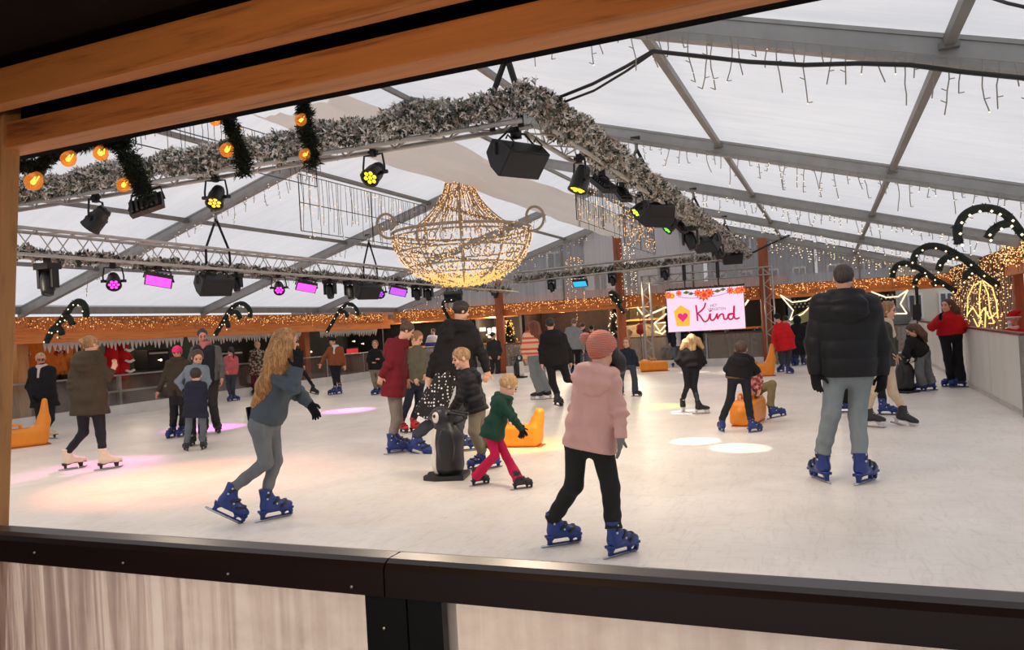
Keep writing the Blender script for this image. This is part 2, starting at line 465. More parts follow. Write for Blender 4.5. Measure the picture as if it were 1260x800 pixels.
# --- the hut the picture is taken from: opening edged by timbers, parallel to X
HUT_UP = woodmat('hut_beam_timber', rgb(208, 132, 68), rgb(126, 62, 26), 7, .6, 'x')
b = MB(); b.bbox((-3.4, 1.57, 2.225), (1.9, 1.66, 2.302)); hb = b.build('trim_1', HUT_UP, bevel=.006); tag(hb, kind='structure')
b = MB(); b.bbox((-3.4, 1.45, 2.302), (1.9, 1.505, 2.402)); hb = b.build('trim_2', HUT_UP, bevel=.008); tag(hb, kind='structure')
b = MB(); b.bbox((-3.4, 1.662, 2.228), (1.9, 1.70, 2.42)); tag(b.build('trim_3', mat('black_edge_trim', rgb(12, 8, 7), .9, .2, 20, .05, .002, 0, (1, 1, 1), .05)), kind='structure')
b = MB(); b.bbox((-3.4, -2.2, 2.42), (1.9, 1.7, 2.46)); b.bbox((-3.4, .2, 2.404), (1.9, 1.40, 2.42))
for y in (-.9, -.3, .3, .9): b.bbox((-3.4, y-.03, 2.36), (1.9, y+.03, 2.42))
tag(b.build('trim_4', mat('hut_dark_ceiling', rgb(20, 9, 7), .9, .3, 5, .1, .004, 0, (1, 1, 1), .1)), kind='structure')
b = MB()
R = Matrix.Rotation(math.atan2(.14, 1.12), 3, 'Y')
b.box((-2.535, 1.585, 1.15), (.30, .06, 2.5), R); tag(b.build('trim_5', WOOD_Z, bevel=.006), kind='structure')
b = MB(); b.bbox((-2.75, -2.2, -.06), (-2.68, 1.4, 2.4)); tag(b.build('trim_6', DARK), kind='structure')
b = MB(); b.bbox((-3.4, -2.3, -.06), (1.9, 1.3, -.03)); tag(b.build('trim_7', WOOD_D), kind='structure')

# ================================================================== rink barriers
def barrier(name, label, loc): return empty(name, loc, label, 'barrier')
# front: rounded dark rail, frosted panels
fb = barrier('rink_barrier', 'dark brown railed barrier with streaked frosted panels right in front, nearest of all barriers', (-.5, 1.5, 0))
RAIL = mat('dark_brown_rail', rgb(48, 34, 30), .36, .25, 6, .06, .002, 0, (.1, 1, 1))
def front_rail(x0, x1):
    b = MB(); prof = [(1.455, 1.024), (1.545, 1.024), (1.556, 1.04), (1.556, 1.085), (1.548, 1.098), (1.53, 1.102), (1.482, 1.102), (1.466, 1.096), (1.457, 1.084)]
    b.prism(prof, 'x', x0, x1); part(b, 'handrail', RAIL, fb)
front_rail(-2.45, -.942); front_rail(-.938, 1.2)
PANEL = sheet_mat('frosted_panel', rgb(226, 205, 192), .22, (14, 14, .5))
def front_panel_mat():
    m, nt, b, out = newmat('streaked_panel')
    mp = coords(nt, (26, 26, .9)); n = noise(nt, mp, 1.0, 7, .68, .8)
    mp2 = coords(nt, (1, 1, 1)); g = nt.nodes.new('ShaderNodeSeparateXYZ'); link(nt, mp2, 'Vector', g, 0)
    # drip marks are dense at the left-hand end of the panel and fade out along it
    mr = nt.nodes.new('ShaderNodeMapRange'); mr.inputs['From Min'].default_value = -1.75; mr.inputs['From Max'].default_value = -.6
    mr.inputs['To Min'].default_value = .85; mr.inputs['To Max'].default_value = .12; link(nt, g, 'X', mr, 'Value')
    r = ramp(nt, n, 'Fac', [(.42, (.50, .40, .37, 1)), (.50, (.80, .70, .64, 1)), (.58, (.98, .93, .89, 1))])
    mp3 = coords(nt, (8, 8, 8)); n3 = noise(nt, mp3, 2, 5, .7); r3 = ramp(nt, n3, 'Fac', [(.25, (.88, .81, .76, 1)), (.6, (.98, .93, .88, 1))])
    mx = nt.nodes.new('ShaderNodeMix'); mx.data_type = 'RGBA'; link(nt, mr, 0, mx, 0)
    nt.links.new(r3.outputs['Color'], mx.inputs[6]); nt.links.new(r.outputs['Color'], mx.inputs[7])
    t = nt.nodes.new('ShaderNodeBsdfTranslucent'); d = nt.nodes.new('ShaderNodeBsdfDiffuse')
    nt.links.new(mx.outputs[2], t.inputs['Color']); nt.links.new(mx.outputs[2], d.inputs['Color'])
    s = nt.nodes.new('ShaderNodeMixShader'); s.inputs[0].default_value = .3; link(nt, t, 0, s, 1); link(nt, d, 0, s, 2)
    tr = nt.nodes.new('ShaderNodeBsdfTransparent'); nt.links.new(mx.outputs[2], tr.inputs['Color']); s2 = nt.nodes.new('ShaderNodeMixShader'); s2.inputs[0].default_value = .70
    link(nt, s, 0, s2, 1); link(nt, tr, 0, s2, 2); nt.links.new(s2.outputs[0], out.inputs['Surface'])
    return m
FPM = front_panel_mat()
b = MB(); b.bbox((-2.45, 1.502, .06), (-1.0, 1.508, 1.03)); part(b, 'panel', FPM, fb)
b = MB(); b.bbox((-.82, 1.502, .06), (1.2, 1.508, 1.03)); part(b, 'panel', FPM, fb)
b = MB(); b.bbox((-1.005, 1.475, -.03), (-.90, 1.545, 1.03)); part(b, 'post', BLACKM, fb)
b = MB(); b.bbox((-.897, 1.478, -.03), (-.812, 1.545, 1.03)); part(b, 'post', BLACKM, fb)
b = MB(); b.bbox((-2.45, 1.48, -.03), (-1.0, 1.54, .08)); b.bbox((-.82, 1.48, -.03), (1.2, 1.54, .08)); part(b, 'bottom_rail', BLACKM, fb)
SCREW = mat('screw_head', rgb(225, 220, 212), .3, .05, 5, 0, 0, .6)
for px, py in ((43, 680), (152, 692.5), (281, 706), (433, 722), (473, 773)):
    p = on_y(px, py, 1.452); Rx = Matrix.Rotation(PI/2, 3, 'X')
    if py == 773: p = on_y(px, py, 1.472)
    b = MB(); b.lathe([(.0034, 0), (.0034, .003), (.001, .0045)], 8, p, Rx); part(b, 'screw', SCREW, fb)

STEEL = mat('galvanised_steel', rgb(150, 150, 152), .4, .1, 8, .03, .001, .6)
KICK = mat('white_kickboard', rgb(206, 203, 200), .5, .08, 3, .02)
GLASS = glass_mat('barrier_glass')
# left: white kickboard, clear panels, thin steel rail
lb = barrier('rink_barrier', 'steel railed clear barrier with white kickboard along the stalls down the left side', (-16.3, 15, 0))
b = MB(); b.bbox((-16.4, 4.5, -.02), (-16.28, 25.4, .26)); part(b, 'kickboard', KICK, lb)
b = MB(); b.tube([(-16.34, 4.5, .99), (-16.34, 25.4, .99)], .022, 8); part(b, 'handrail', STEEL, lb, True)
y = 6.35
while y < 25.4:
    b = MB(); b.bbox((-16.37, y-.025, .0), (-16.31, y+.025, .99)); part(b, 'post', STEEL, lb)
    b = MB(); b.bbox((-16.345, y+.04, .26), (-16.335, min(y+2.26, 25.4), .97)); part(b, 'panel', GLASS, lb)
    y += 2.3
# back
bb_ = barrier('rink_barrier', 'steel railed clear barrier with white kickboard across the far end below the screen', (-7, 25.4, 0))
b = MB(); b.bbox((-16.27, 25.42, -.02), (2.33, 25.5, .24)); part(b, 'kickboard', KICK, bb_)
b = MB(); b.tube([(-16.27, 25.46, 1.04), (2.33, 25.46, 1.04)], .022, 8); part(b, 'handrail', mat('brown_rail', rgb(96, 70, 60), .5), bb_, True)
x = -16.22
PLAST = sheet_mat('back_barrier_plastic', rgb(150, 142, 138), .5)
while x < 2.3:
    b = MB(); b.bbox((x-.025, 25.43, 0), (x+.025, 25.49, 1.04)); part(b, 'post', STEEL, bb_)
    b = MB(); b.bbox((x+.04, 25.455, .24), (min(x+2.04, 2.3), 25.465, 1.02)); part(b, 'panel', PLAST, bb_)
    x += 2.08
# right: closed white boards with a dark red cap
rb = barrier('rink_barrier', 'white boarded barrier with dark red cap rail on the right, ending in a grey post', (2.4, 18, 0))
WB = mat('white_rink_board', rgb(214, 211, 204), .42, .07, 2.2, .04, .002, 0, (1, 1, .4))
y = 12.25
while y < 25.2:
    b = MB(); b.bbox((2.36, y+.012, -.02), (2.42, min(y+2.33, 25.36), 1.10)); part(b, 'board', WB, rb)
    y += 2.345
b = MB(); b.bbox((2.34, 12.2, 1.10), (2.46, 25.36, 1.135)); part(b, 'cap_rail', mat('dark_red_cap', rgb(96, 30, 36), .4), rb)
b = MB(); b.bbox((2.33, 12.13, -.02), (2.45, 12.245, 1.10)); part(b, 'post', mat('grey_post', rgb(120, 114, 108), .5), rb)
b = MB(); b.bbox((2.345, 12.3, .03), (2.359, 25.3, .07)); part(b, 'kick_strip', mat('pale_strip', rgb(190, 184, 176), .5), rb)
# ================================================================== lighting trusses
TRUSS = mat('truss_aluminium', rgb(176, 172, 166), .38, .08, 6, .03, .001, .35)
def truss(label, a, b, w=.29):
    """four chords with zig-zag lacing between two points"""
    a = np.array(a, float); b = np.array(b, float); L = np.linalg.norm(b-a); t = (b-a)/L
    s = np.cross(t, [0, 0, 1.0]); s /= np.linalg.norm(s); u = np.cross(s, t)
    root = empty('lighting_truss', (a+b)/2, label, 'truss', 'lighting trusses under the roof')
    h = w/2
    for i, j in ((1, 1), (1, -1), (-1, 1), (-1, -1)):
        m = MB(); m.tube([a+h*(i*s+j*u), b+h*(i*s+j*u)], .025, 8); part(m, 'chord', TRUSS, root, True)
    m = MB(); n = int(L/.28)
    for k in range(n):
        p, q = a+t*L*k/n, a+t*L*(k+1)/n
        sg = 1 if k % 2 else -1
        for f in (1, -1):
            m.tube([p+h*(f*s+sg*u), q+h*(f*s-sg*u)], .009, 5, cap=False)
            m.tube([p+h*(f*u+sg*s), q+h*(f*u-sg*s)], .009, 5, cap=False)
    part(m, 'lacing', TRUSS, root)
    return root
TX0, TX1, TY0, TY1, TZ, TZL = -10.15, -2.42, 6.5, 25.0, 3.55, 3.13
truss('garlanded silver truss nearest the camera, running left from the corner with the large black speaker', (TX0-.6, TY0, TZ), (TX1, TY0, TZ), .24)
truss('garlanded silver truss on the right, running from the near corner away to the screen', (TX1, TY0+.3, TZ), (TX1, TY1, TZ-.1), .26)
truss('bare-sided silver truss along the left side of the rink carrying magenta lamps', (TX0, TY0-.6, TZL+.03), (TX0, TY1, TZL-.1), .36)
truss('silver truss across the far end of the rink behind the chandelier', (TX0, TY1, TZL+.2), (TX1, TY1, TZ-.02), .34)

# ------------------------------------------------------------------ garlands: sprigs of flat needles round a path
GREEN_D = mat('dark_fir', rgb(62, 70, 56), .8, .3, 30, 0)
GREY_FIR = mat('frosted_fir', rgb(140, 138, 128), .85, .25, 30, 0)
FROST = mat('frosted_tip', rgb(236, 230, 222), .9, .08, 30, 0)
TAN_TIP = mat('tan_tip', rgb(196, 176, 158), .9, .15, 30, 0)
def garland(name, label, cat, pts, rad, per_m, nl, nw, mats, weights, group=None, loc=None, lump=.5, seed=1, out=1.0):
    rng = np.random.default_rng(seed)
    pts = np.array(pts, float); seg = np.linalg.norm(np.diff(pts, axis=0), axis=1); cum = np.concatenate([[0], np.cumsum(seg)])
    per = 9; NS = max(int(cum[-1]*per_m/per), 4); N = NS*per
    s = np.sort(rng.uniform(0, cum[-1], NS))
    i = np.clip(np.searchsorted(cum, s)-1, 0, len(seg)-1); f = ((s-cum[i])/seg[i])[:, None]
    c = pts[i]*(1-f)+pts[i+1]*f; t = (pts[i+1]-pts[i])/seg[i][:, None]
    d = rng.normal(size=(NS, 3)); d -= t*(d*t).sum(1)[:, None]; d /= np.linalg.norm(d, axis=1)[:, None]
    # short sprigs, each a tuft of needles, of uneven length along the path
    wv = .78+.22*np.sin(s*9+seed)*np.sin(s*4.3+2*seed)
    tip = c+d*(rad*rng.uniform(.45, .98, NS)*wv)[:, None]+t*rng.normal(size=(NS, 1))*rad*.2
    sd = d*out+rng.normal(size=(NS, 3))*lump; sd /= np.linalg.norm(sd, axis=1)[:, None]
    kind = rng.choice(len(mats), NS, p=weights)
    rep = lambda A: np.repeat(A, per, 0)
    u = np.tile(np.linspace(0, 1, per), NS)[:, None]
    base = rep(tip)-rep(sd)*nl*1.1*(1-u); dirn = rep(sd)*.75+rng.normal(size=(N, 3))*.62; dirn /= np.linalg.norm(dirn, axis=1)[:, None]
    ln = nl*rng.uniform(.6, 1.2, N)[:, None]
    side = np.cross(dirn, rng.normal(size=(N, 3))); side /= np.linalg.norm(side, axis=1)[:, None]
    nrm = np.cross(side, dirn); w_ = nw*rng.uniform(.7, 1.3, N)[:, None]
    a = base-side*w_*.5; b = base+side*w_*.5; m1 = base+dirn*ln*.6+side*w_*.5+nrm*w_*.25; m2 = base+dirn*ln*.6-side*w_*.5+nrm*w_*.25; e = base+dirn*ln
    V = np.stack([a, b, m1, e, m2], 1).reshape(-1, 3)
    MI = np.where(rng.uniform(size=N) < .75, rep(kind), rng.choice(len(mats), N, p=weights))
    k = np.arange(N)*5
    me = bpy.data.meshes.new(name)
    F = np.stack([k, k+1, k+2, k+3, k+4], 1)
    if loc is None: loc = pts[len(pts)//2]
    o = arr_mesh(name, V-np.array(loc), F, mats, None, False, loc)
    o.data.polygons.foreach_set('material_index', MI.astype(np.int32))
    if label: tag(o, label, cat, group)
    return o
FM, FW = [GREEN_D, GREY_FIR, FROST, TAN_TIP], [.23, .20, .41, .16]
def line(a, b, n=30, amp=.03, seed=0):
    a = np.array(a, float); b = np.array(b, float)
    return [a+(b-a)*k/n+amp*np.array([math.sin(k*2.1+seed), math.sin(k*1.3+seed), math.cos(k*1.7+seed)]) for k in range(n+1)]
gz = TZ+.025
garland('frosted_garland', 'snow-frosted fir garland along the truss nearest the camera', 'garland', line((TX0-.6, TY0-.13, gz), (TX1+.1, TY0-.13, gz+.02)), .19, 9500, .042, .013, FM, FW, 'frosted garlands on the trusses', seed=3)
garland('frosted_garland', 'snow-frosted fir garland along the right-hand truss towards the screen', 'garland', line((TX1+.14, TY0-.1, gz), (TX1+.14, TY1, gz-.1), 50), .2, 6500, .05, .017, FM, [.20, .21, .39, .20], 'frosted garlands on the trusses', seed=4)
garland('frosted_garland', 'thin frosted garland under the left-hand truss with magenta lamps', 'garland', line((TX0-.16, TY0-.6, TZL-.10), (TX0-.16, TY1, TZL-.2), 50), .12, 1500, .07, .026, FM, [.24, .34, .22, .2], 'frosted garlands on the trusses', seed=5)
garland('frosted_garland', 'frosted garland on the truss across the far end', 'garland', line((TX0, TY1+.1, TZL+.15), (TX1, TY1+.1, TZ-.06)), .15, 1300, .08, .03, FM, [.26, .34, .2, .2], 'frosted garlands on the trusses', seed=6)

# ------------------------------------------------------------------ slings that carry the trusses
SLING = mat('black_sling', rgb(24, 23, 24), .8, .2, 30, .1)
def sling(label, x, y, dx=.0, dy=.0, z1=TZ+.16, spread=.16, along='x', r=.022):
    top = np.array([x+dx, y+dy, roof_z(x+dx)-.06]); root = empty('truss_sling', top, label, 'sling', 'slings holding up the trusses')
    m = MB(); m.bbox(top-[.07, .05, .0], top+[.07, .05, .05]); part(m, 'roof_clamp', BLACKM, root)
    m = MB(); m.tube([top+[0, 0, .01], top-[0, 0, .16]], .025, 8); part(m, 'shackle', STEEL, root, True)
    e = np.array([spread, 0, 0]) if along == 'x' else np.array([0, spread, 0])
    for s in (1, -1):
        p = np.array([x, y, z1-.3])+s*e
        m = MB(); m.tube([top-[0, 0, .12], np.array([x, y, z1])+s*e*.95, p], r, 6); part(m, 'strap', SLING, root, True)
sling('black strap sling at the near corner above the large speaker', TX1-.2, TY0, .0, .1, spread=.14, r=.03)
sling('black strap sling on the right truss, second from the near corner', TX1, 10.9, z1=TZ+.12, spread=.17)
sling('black strap sling on the right truss, third from the near corner', TX1, 15.9, z1=TZ+.1, spread=.17)
sling('black strap sling on the right truss, farthest from the camera', TX1, 20.9, z1=TZ+.1, spread=.17)
sling('black strap sling on the left truss above the nearer black speaker', TX0, 10.9, z1=TZL+.2, along='y', spread=.3)
sling('black strap sling on the left truss above the farther black speaker', TX0, 15.9, z1=TZL+.16, along='y', spread=.3)

# ------------------------------------------------------------------ stage fixtures, built once each and copied
LED = {'magenta': emit('led_magenta', (1, .05, .75, 1), 2.4), 'pink': emit('led_pink', (1, .12, .42, 1), 2.0), 'amber': emit('led_amber', (1, .42, .04, 1), 3.0),
       'yellow': emit('led_yellow', (1, .72, .02, 1), 2.6), 'lime': emit('led_lime', (.75, 1, .05, 1), 2.0), 'green': emit('led_green', (.25, 1, .1, 1), 1.6),
       'cyan': emit('led_cyan', (.03, .55, .9, 1), 1.0), 'violet': emit('led_violet', (.38, .06, .85, 1), 1.8), 'off': mat('dark_lens', rgb(26, 26, 30), .2)}
FIX = mat('fixture_black', rgb(17, 17, 18), .45, .2, 15, .05)
def aim_R(d):
    return np.array(Vector(tuple(d)).to_track_quat('-Z', 'Y').to_matrix())
def par_can(loc, label, colour, d=(0, 0, -1), s=1.0, name='par_lamp', group='round stage lamps on the trusses'):
    """can with cooling fins, a ring of LED cells, a U-shaped yoke and a hook clamp; loc = clamp"""
    loc = np.array(loc, float); root = empty(name, loc, label, 'stage lamp', group)
    d = np.array(d, float); d /= np.linalg.norm(d); R = aim_R(d); c = loc+np.array([0, 0, -.27*s])
    x = R[:, 0]
    m = MB(); m.lathe([(.02, .17), (.07, .165), (.085, .12), (.078, .11), (.095, .07), (.088, .06), (.105, .03), (.11, -.10), (.118, -.115), (.118, -.13), (.10, -.13), (.098, -.112)], 18, c, R, cap=False)
    m.V = [tuple(c+(np.array(v)-c)*s) for v in m.V]; part(m, 'housing', FIX, root, True)
    m = MB()
    m.lathe([(.099*s, 0), (.001, 0.0)], 18, c+R[:, 2]*(-.108*s), R); part(m, 'lens', mat('lens_red_black', rgb(52, 20, 22), .3), root, True)
    m = MB()
    for k in range(7):
        a = 2*PI*k/6; rr = 0 if k == 6 else .06*s
        p = c+R[:, 0]*rr*math.cos(a)+R[:, 1]*rr*math.sin(a)-R[:, 2]*.111*s
        m.lathe([(.026*s, 0), (.018*s, -.008*s), (.001, -.01*s)], 8, p, R)
    part(m, 'led_cells', LED[colour], root, True)
    m = MB(); q = x*np.array([1, 1, 0]); q = q/np.linalg.norm(q)*.15*s; top = loc+[0, 0, -.05*s]
    m.tube([c+q, c+q+[0, 0, .08*s], top+q*.85, top+q*.4, top-q*.4, top-q*.85, c-q+[0, 0, .08*s], c-q], .013*s, 6)
    for sg in (1, -1): m.tube([c+q*sg*.7, c+q*sg*1.25], .024*s, 8)
    part(m, 'yoke', FIX, root, True)
    m = MB(); m.bbox(loc-[.03*s, .03*s, .07*s], loc+[.03*s, .03*s, .03*s]); m.bbox(loc-[.06*s, .02*s, .03*s], loc+[.06*s, .02*s, 0.0]); part(m, 'clamp', FIX, root)
    return root
def wash_panel(loc, label, colour, d=(0, 0, -1), s=1.0, rz=0.0):
    loc = np.array(loc, float); root = empty('wash_lamp', loc, label, 'stage lamp', 'flat wash lamps on the trusses')
    R = aim_R(d) @ np.array(Matrix.Rotation(rz, 3, 'Z')); c = loc+np.array([0, 0, -.2*s])
    m = MB(); m.box(c, (.40*s, .22*s, .07*s), R)
    for k in range(6): m.box(c+R[:, 2]*.05*s+R[:, 0]*(k-2.5)*.06*s, (.03*s, .18*s, .05*s), R)
    part(m, 'housing', FIX, root)
    m = MB(); m.box(c-R[:, 2]*.037*s, (.36*s, .18*s, .006*s), R); part(m, 'lens', LED[colour], root)
    m = MB(); x = R[:, 0]*.22*s
    m.tube([c+x, loc+x*.8-[0, 0, .04*s], loc-x*.8-[0, 0, .04*s], c-x], .014*s, 6); part(m, 'yoke', FIX, root, True)
    m = MB(); m.bbox(loc-[.04*s, .04*s, .07*s], loc+[.04*s, .04*s, .03*s]); part(m, 'clamp', FIX, root)
    return root
def moving_head(loc, label, s=1.0, colour='off', d=(.25, -.3, -1)):
    loc = np.array(loc, float); root = empty('moving_head_lamp', loc, label, 'stage lamp', 'moving head lamps on the trusses')
    m = MB(); m.bbox(loc-[.13*s, .1*s, .12*s], loc+[.13*s, .1*s, -.04*s]); m.bbox(loc-[.03*s, .03*s, .05*s], loc+[.03*s, .03*s, .03*s]); part(m, 'base', FIX, root)
    c = loc-[0, 0, .29*s]
    for sg in (1, -1):
        m = MB(); m.bbox(c+[sg*.125*s-.02*s, -.05*s, -.07*s], c+[sg*.125*s+.02*s, .05*s, .18*s]); part(m, 'arm', FIX, root, bevel=.008*s)
    R = aim_R(d)
    m = MB(); m.lathe([(.05, .16), (.085, .13), (.10, .05), (.095, -.04), (.075, -.13), (.07, -.16), (.06, -.16)], 14, c, R, cap=True)
    m.V = [tuple(c+(np.array(v)-c)*s) for v in m.V]; part(m, 'head', FIX, root, True)
    m = MB(); m.lathe([(.055*s, 0), (.001, -.01*s)], 12, c-R[:, 2]*.162*s, R); part(m, 'lens', LED[colour], root, True)
    return root
def speaker(loc, label, d, s=1.0, rz=PI/2):
    """boxy loudspeaker with tapered back and a mesh grille, in a bracket"""
    loc = np.array(loc, float); root = empty('loudspeaker', loc, label, 'loudspeaker', 'black loudspeakers on the trusses')
    R = aim_R(d) @ np.array(Matrix.Rotation(rz, 3, 'Z')); c = loc-np.array([0, 0, .27*s])
    pr = [(-.17, -.17), (.17, -.17), (.17, .02), (.09, .19), (-.09, .19), (-.17, .02)]
    m = MB(); m.prism([(a*s, b*s) for a, b in pr], 'y', -.29*s, .29*s)
    m.V = [tuple(c+R@np.array(v)) for v in m.V]; part(m, 'cabinet', FIX, root, bevel=.014*s)
    m = MB(); m.box(c-R[:, 2]*.176*s, (.31*s, .55*s, .012*s), R); part(m, 'grille', mat('speaker_grille', rgb(30, 30, 31), .7, .3, 120, .6), root)
    m = MB(); y = R[:, 1]*.31*s
    m.tube([c+y, c+y+[0, 0, .12*s], loc+y*.4, loc-y*.4, c-y+[0, 0, .12*s], c-y], .014*s, 6); m.bbox(loc-[.04, .04, .05], loc+[.04, .04, .05]); part(m, 'bracket', FIX, root, True)
    for sg in (1, -1):
        m = MB(); q = c+R[:, 1]*sg*.2*s+R[:, 0]*.17*s; m.tube([q-R[:, 2]*.06, q-R[:, 2]*.06+R[:, 0]*.04, q+R[:, 2]*.06+R[:, 0]*.04, q+R[:, 2]*.06], .008, 6); part(m, 'handle', FIX, root, True)
    return root
LOWF = TZ-.14; LOWL = TZL-.2
def fx(px, py): p = on_y(px, py, TY0); return (p[0], TY0, LOWF)
par_can(fx(118, 252), 'pink-lit round stage lamp on the near truss, leftmost beside the hut post', 'pink', (-.75, -.25, -.8), 1.0)
wash_panel(fx(180, 242), 'unlit flat wash lamp tilted edge-on under the hut garland on the near truss', 'off', (-.25, .9, -.55), .95, .35)
par_can(fx(265, 222), 'amber-lit round stage lamp on the near truss below the middle hut garland', 'amber', (.2, -.55, -.75), .82)
par_can(fx(459, 190), 'yellow-lit round stage lamp on the near truss beside the white cloth', 'yellow', (-.02, -.75, -.55), .82)
speaker((TX1-.16, TY0+.12, TZ-.16), 'largest black loudspeaker, hung at the near corner of the garlanded truss', (.62, -.35, -.70), .82)
def rx(Y, dx=0.0, dz=0.0): return (TX1+dx, Y, LOWF+dz)
par_can(rx(8.05), 'yellow-lit round stage lamp hanging steeply, first past the large speaker on the right truss', 'yellow', (-.25, -.25, -.9), .95)
wash_panel(rx(8.95), 'flat wash lamp with a lime-lit edge, second along the right truss', 'lime', (-.45, .35, -.8), .85, PI/2)
wash_panel(rx(9.9), 'flat wash lamp third along the right truss, tilted towards the ice', 'yellow', (-.5, .5, -.75), .75, PI/2)
par_can(rx(10.9), 'lime-lit round stage lamp on the right truss beside the second loudspeaker', 'lime', (-.6, -.5, -.6), .8)
speaker(rx(12.0, 0, .1), 'black loudspeaker on the right truss between lime and green lamps', (-.5, .3, -.8), .95)
par_can(rx(13.2), 'green-lit round stage lamp on the right truss past the second loudspeaker', 'green', (-.6, -.4, -.7), .85)
wash_panel(rx(14.1), 'flat wash lamp with a green-lit edge on the right truss', 'green', (-.5, .4, -.75), .8, PI/2)
moving_head(rx(15.2), 'moving head lamp in the middle of the right truss beside the green wash lamp', 1.1)
speaker(rx(17.4, 0, .08), 'rounded black loudspeaker towards the far end of the right truss', (-.3, -.6, -.7), .95)
moving_head(rx(19.2), 'moving head lamp between the two farthest loudspeakers of the right truss', 1.0)
speaker(rx(22.2, 0, .05), 'black loudspeaker at the far end of the right truss above the screen', (.2, -.75, -.55), .9)
def lx(px): p = on_x(px, 330-(340-px)*.08, TX0); return (TX0, float(p[1]), LOWL)
moving_head(lx(57), 'black moving head lamp on the left truss, nearest the hut post', 1.1)
par_can(lx(138), 'magenta round stage lamp on the left truss, nearest the hut post', 'magenta', (.6, -.5, -.6), .95)
wash_panel(lx(194), 'magenta flat wash lamp on the left truss left of the nearer speaker', 'magenta', (.4, -.6, -.7), 1.05, .3)
speaker((TX0, lx(262)[1], LOWL+.04), 'black loudspeaker on the left truss under the nearer sling', (.85, -.35, -.6), 1.0)
moving_head(lx(290), 'small black moving head lamp on the left truss right of the nearer speaker', .8)
par_can(lx(342), 'magenta round stage lamp on the left truss between the two speakers', 'magenta', (.5, -.6, -.5), .95)
wash_panel(lx(376), 'magenta flat wash lamp on the left truss between the two speakers', 'magenta', (.4, -.6, -.7), 1.05, .3)
moving_head(lx(405), 'unlit moving head lamp, first right of the middle magenta wash lamp', 1.0)
moving_head(lx(430), 'unlit moving head lamp close left of the farther speaker', 1.0)
speaker((TX0, lx(450)[1], LOWL+.04), 'black loudspeaker on the left truss under the farther sling', (.85, -.35, -.6), 1.0)
par_can(lx(466), 'violet round stage lamp on the left truss beside the farther speaker', 'violet', (.5, -.6, -.5), 1.0)
wash_panel(lx(489), 'violet flat wash lamp on the left truss left of the chandelier', 'violet', (.4, -.7, -.6), 1.1, .3)
moving_head(lx(512), 'unlit moving head lamp under the left edge of the chandelier', 1.0)
moving_head(lx(526), 'unlit moving head lamp at the far end of the left truss', 1.0)
def bx_(px): p = on_y(px, 335, TY1); return (p[0], TY1, TZL+.2+(TZ-TZL-.2)*(p[0]-TX0)/(TX1-TX0)-.17)
speaker((bx_(556)[0], TY1, TZL+.05), 'dark blue-black loudspeaker at the far left corner under the chandelier', (.3, -.8, -.5), 1.1)
moving_head(bx_(608), 'unlit moving head lamp on the far truss above the left timber post', 1.0)
moving_head(bx_(678), 'unlit moving head lamp on the far truss left of the cyan lamp', 1.0)
wash_panel(bx_(713), 'cyan-lit flat wash lamp on the far truss', 'cyan', (0, -.7, -.7), 1.25)
moving_head(bx_(753), 'unlit moving head lamp on the far truss beside the middle timber post', 1.0)
moving_head(bx_(818), 'unlit moving head lamp on the far truss left of the screen', 1.0)

# ------------------------------------------------------------------ screen with its own goal-post truss
scr = empty('led_screen', (-3.65, 25.02, 1.8), 'bright pink and white advertising screen reading Kind with red flowers', 'screen')
sx0, sx1, sz0, sz1, sy = -4.86, -2.44, 1.16, 2.5, 24.98
b = MB(); b.bbox((sx0, sy, sz0), (sx1, sy+.09, sz1)); part(b, 'cabinet', FIX, scr)
b = MB(); b.bbox((sx0+.01, sy-.006, sz0+.01), (sx1-.01, sy-.001, sz1-.005)); part(b, 'panel', emit('screen_pink', (.93, .70, .88, 1), .98), scr)
CR = emit('screen_crimson', (.55, .004, .075, 1), .95); YE = emit('screen_yellow', (.95, .52, .05, 1), .95); MG = emit('screen_magenta', (.85, .02, .22, 1), .95)
RD = emit('screen_red', (.85, .03, .02, 1), .95); OG = emit('screen_orange', (.93, .26, .05, 1), .95); GN = emit('screen_leaf', (.09, .14, .02, 1), .9); GY_ = emit('screen_grey', (.34, .10, .18, 1), .8)
def S(u, v): return (sx0+(sx1-sx0)*u, sz0+(sz1-sz0)*(1-v))
def splat(poly, m, name, off, parent=scr):
    b = MB(); b.prism([S(u, v) for u, v in poly], 'y', sy-.008-off, sy-.007-off); part(b, name, m, parent)
def spline(pts, w, m, name, off=.002):
    b = MB(); q = []
    n = len(pts)
    for i in range(n-1):
        p0, p1, p2, p3 = [np.array(pts[max(0, min(n-1, i+k))], float) for k in (-1, 0, 1, 2)]
        for k in range(6):
            t = k/6; q.append(.5*((2*p1)+(p2-p0)*t+(2*p0-5*p1+4*p2-p3)*t*t+(3*p1-p0-3*p2+p3)*t**3))
    q.append(np.array(pts[-1], float))
    b.tube([(S(u, v)[0], sy-.007-off, S(u, v)[1]) for u, v in q], w, 6)
    b.V = [(v[0], sy-.008-off+(v[1]-(sy-.007-off))*.1, v[2]) for v in b.V]; part(b, name, m, scr)
splat([(.09, .50), (.185, .36), (.30, .50), (.29, .86), (.12, .86)], YE, 'house_mark', 0)
hrt = [(16*math.sin(t)**3, 13*math.cos(t)-5*math.cos(2*t)-2*math.cos(3*t)-math.cos(4*t)) for t in np.linspace(0, 2*PI, 28)[:-1]]
splat([(.205+x*.0042, .645-y*.0078) for x, y in hrt], MG, 'heart_mark', .002)
LW = .026
spline([(.385, .38), (.39, .52), (.395, .72), (.395, .76)], LW, CR, 'lettering')
spline([(.51, .34), (.485, .46), (.42, .56), (.40, .585), (.43, .64), (.48, .78), (.53, .745), (.555, .63), (.565, .60)], LW, CR, 'lettering')
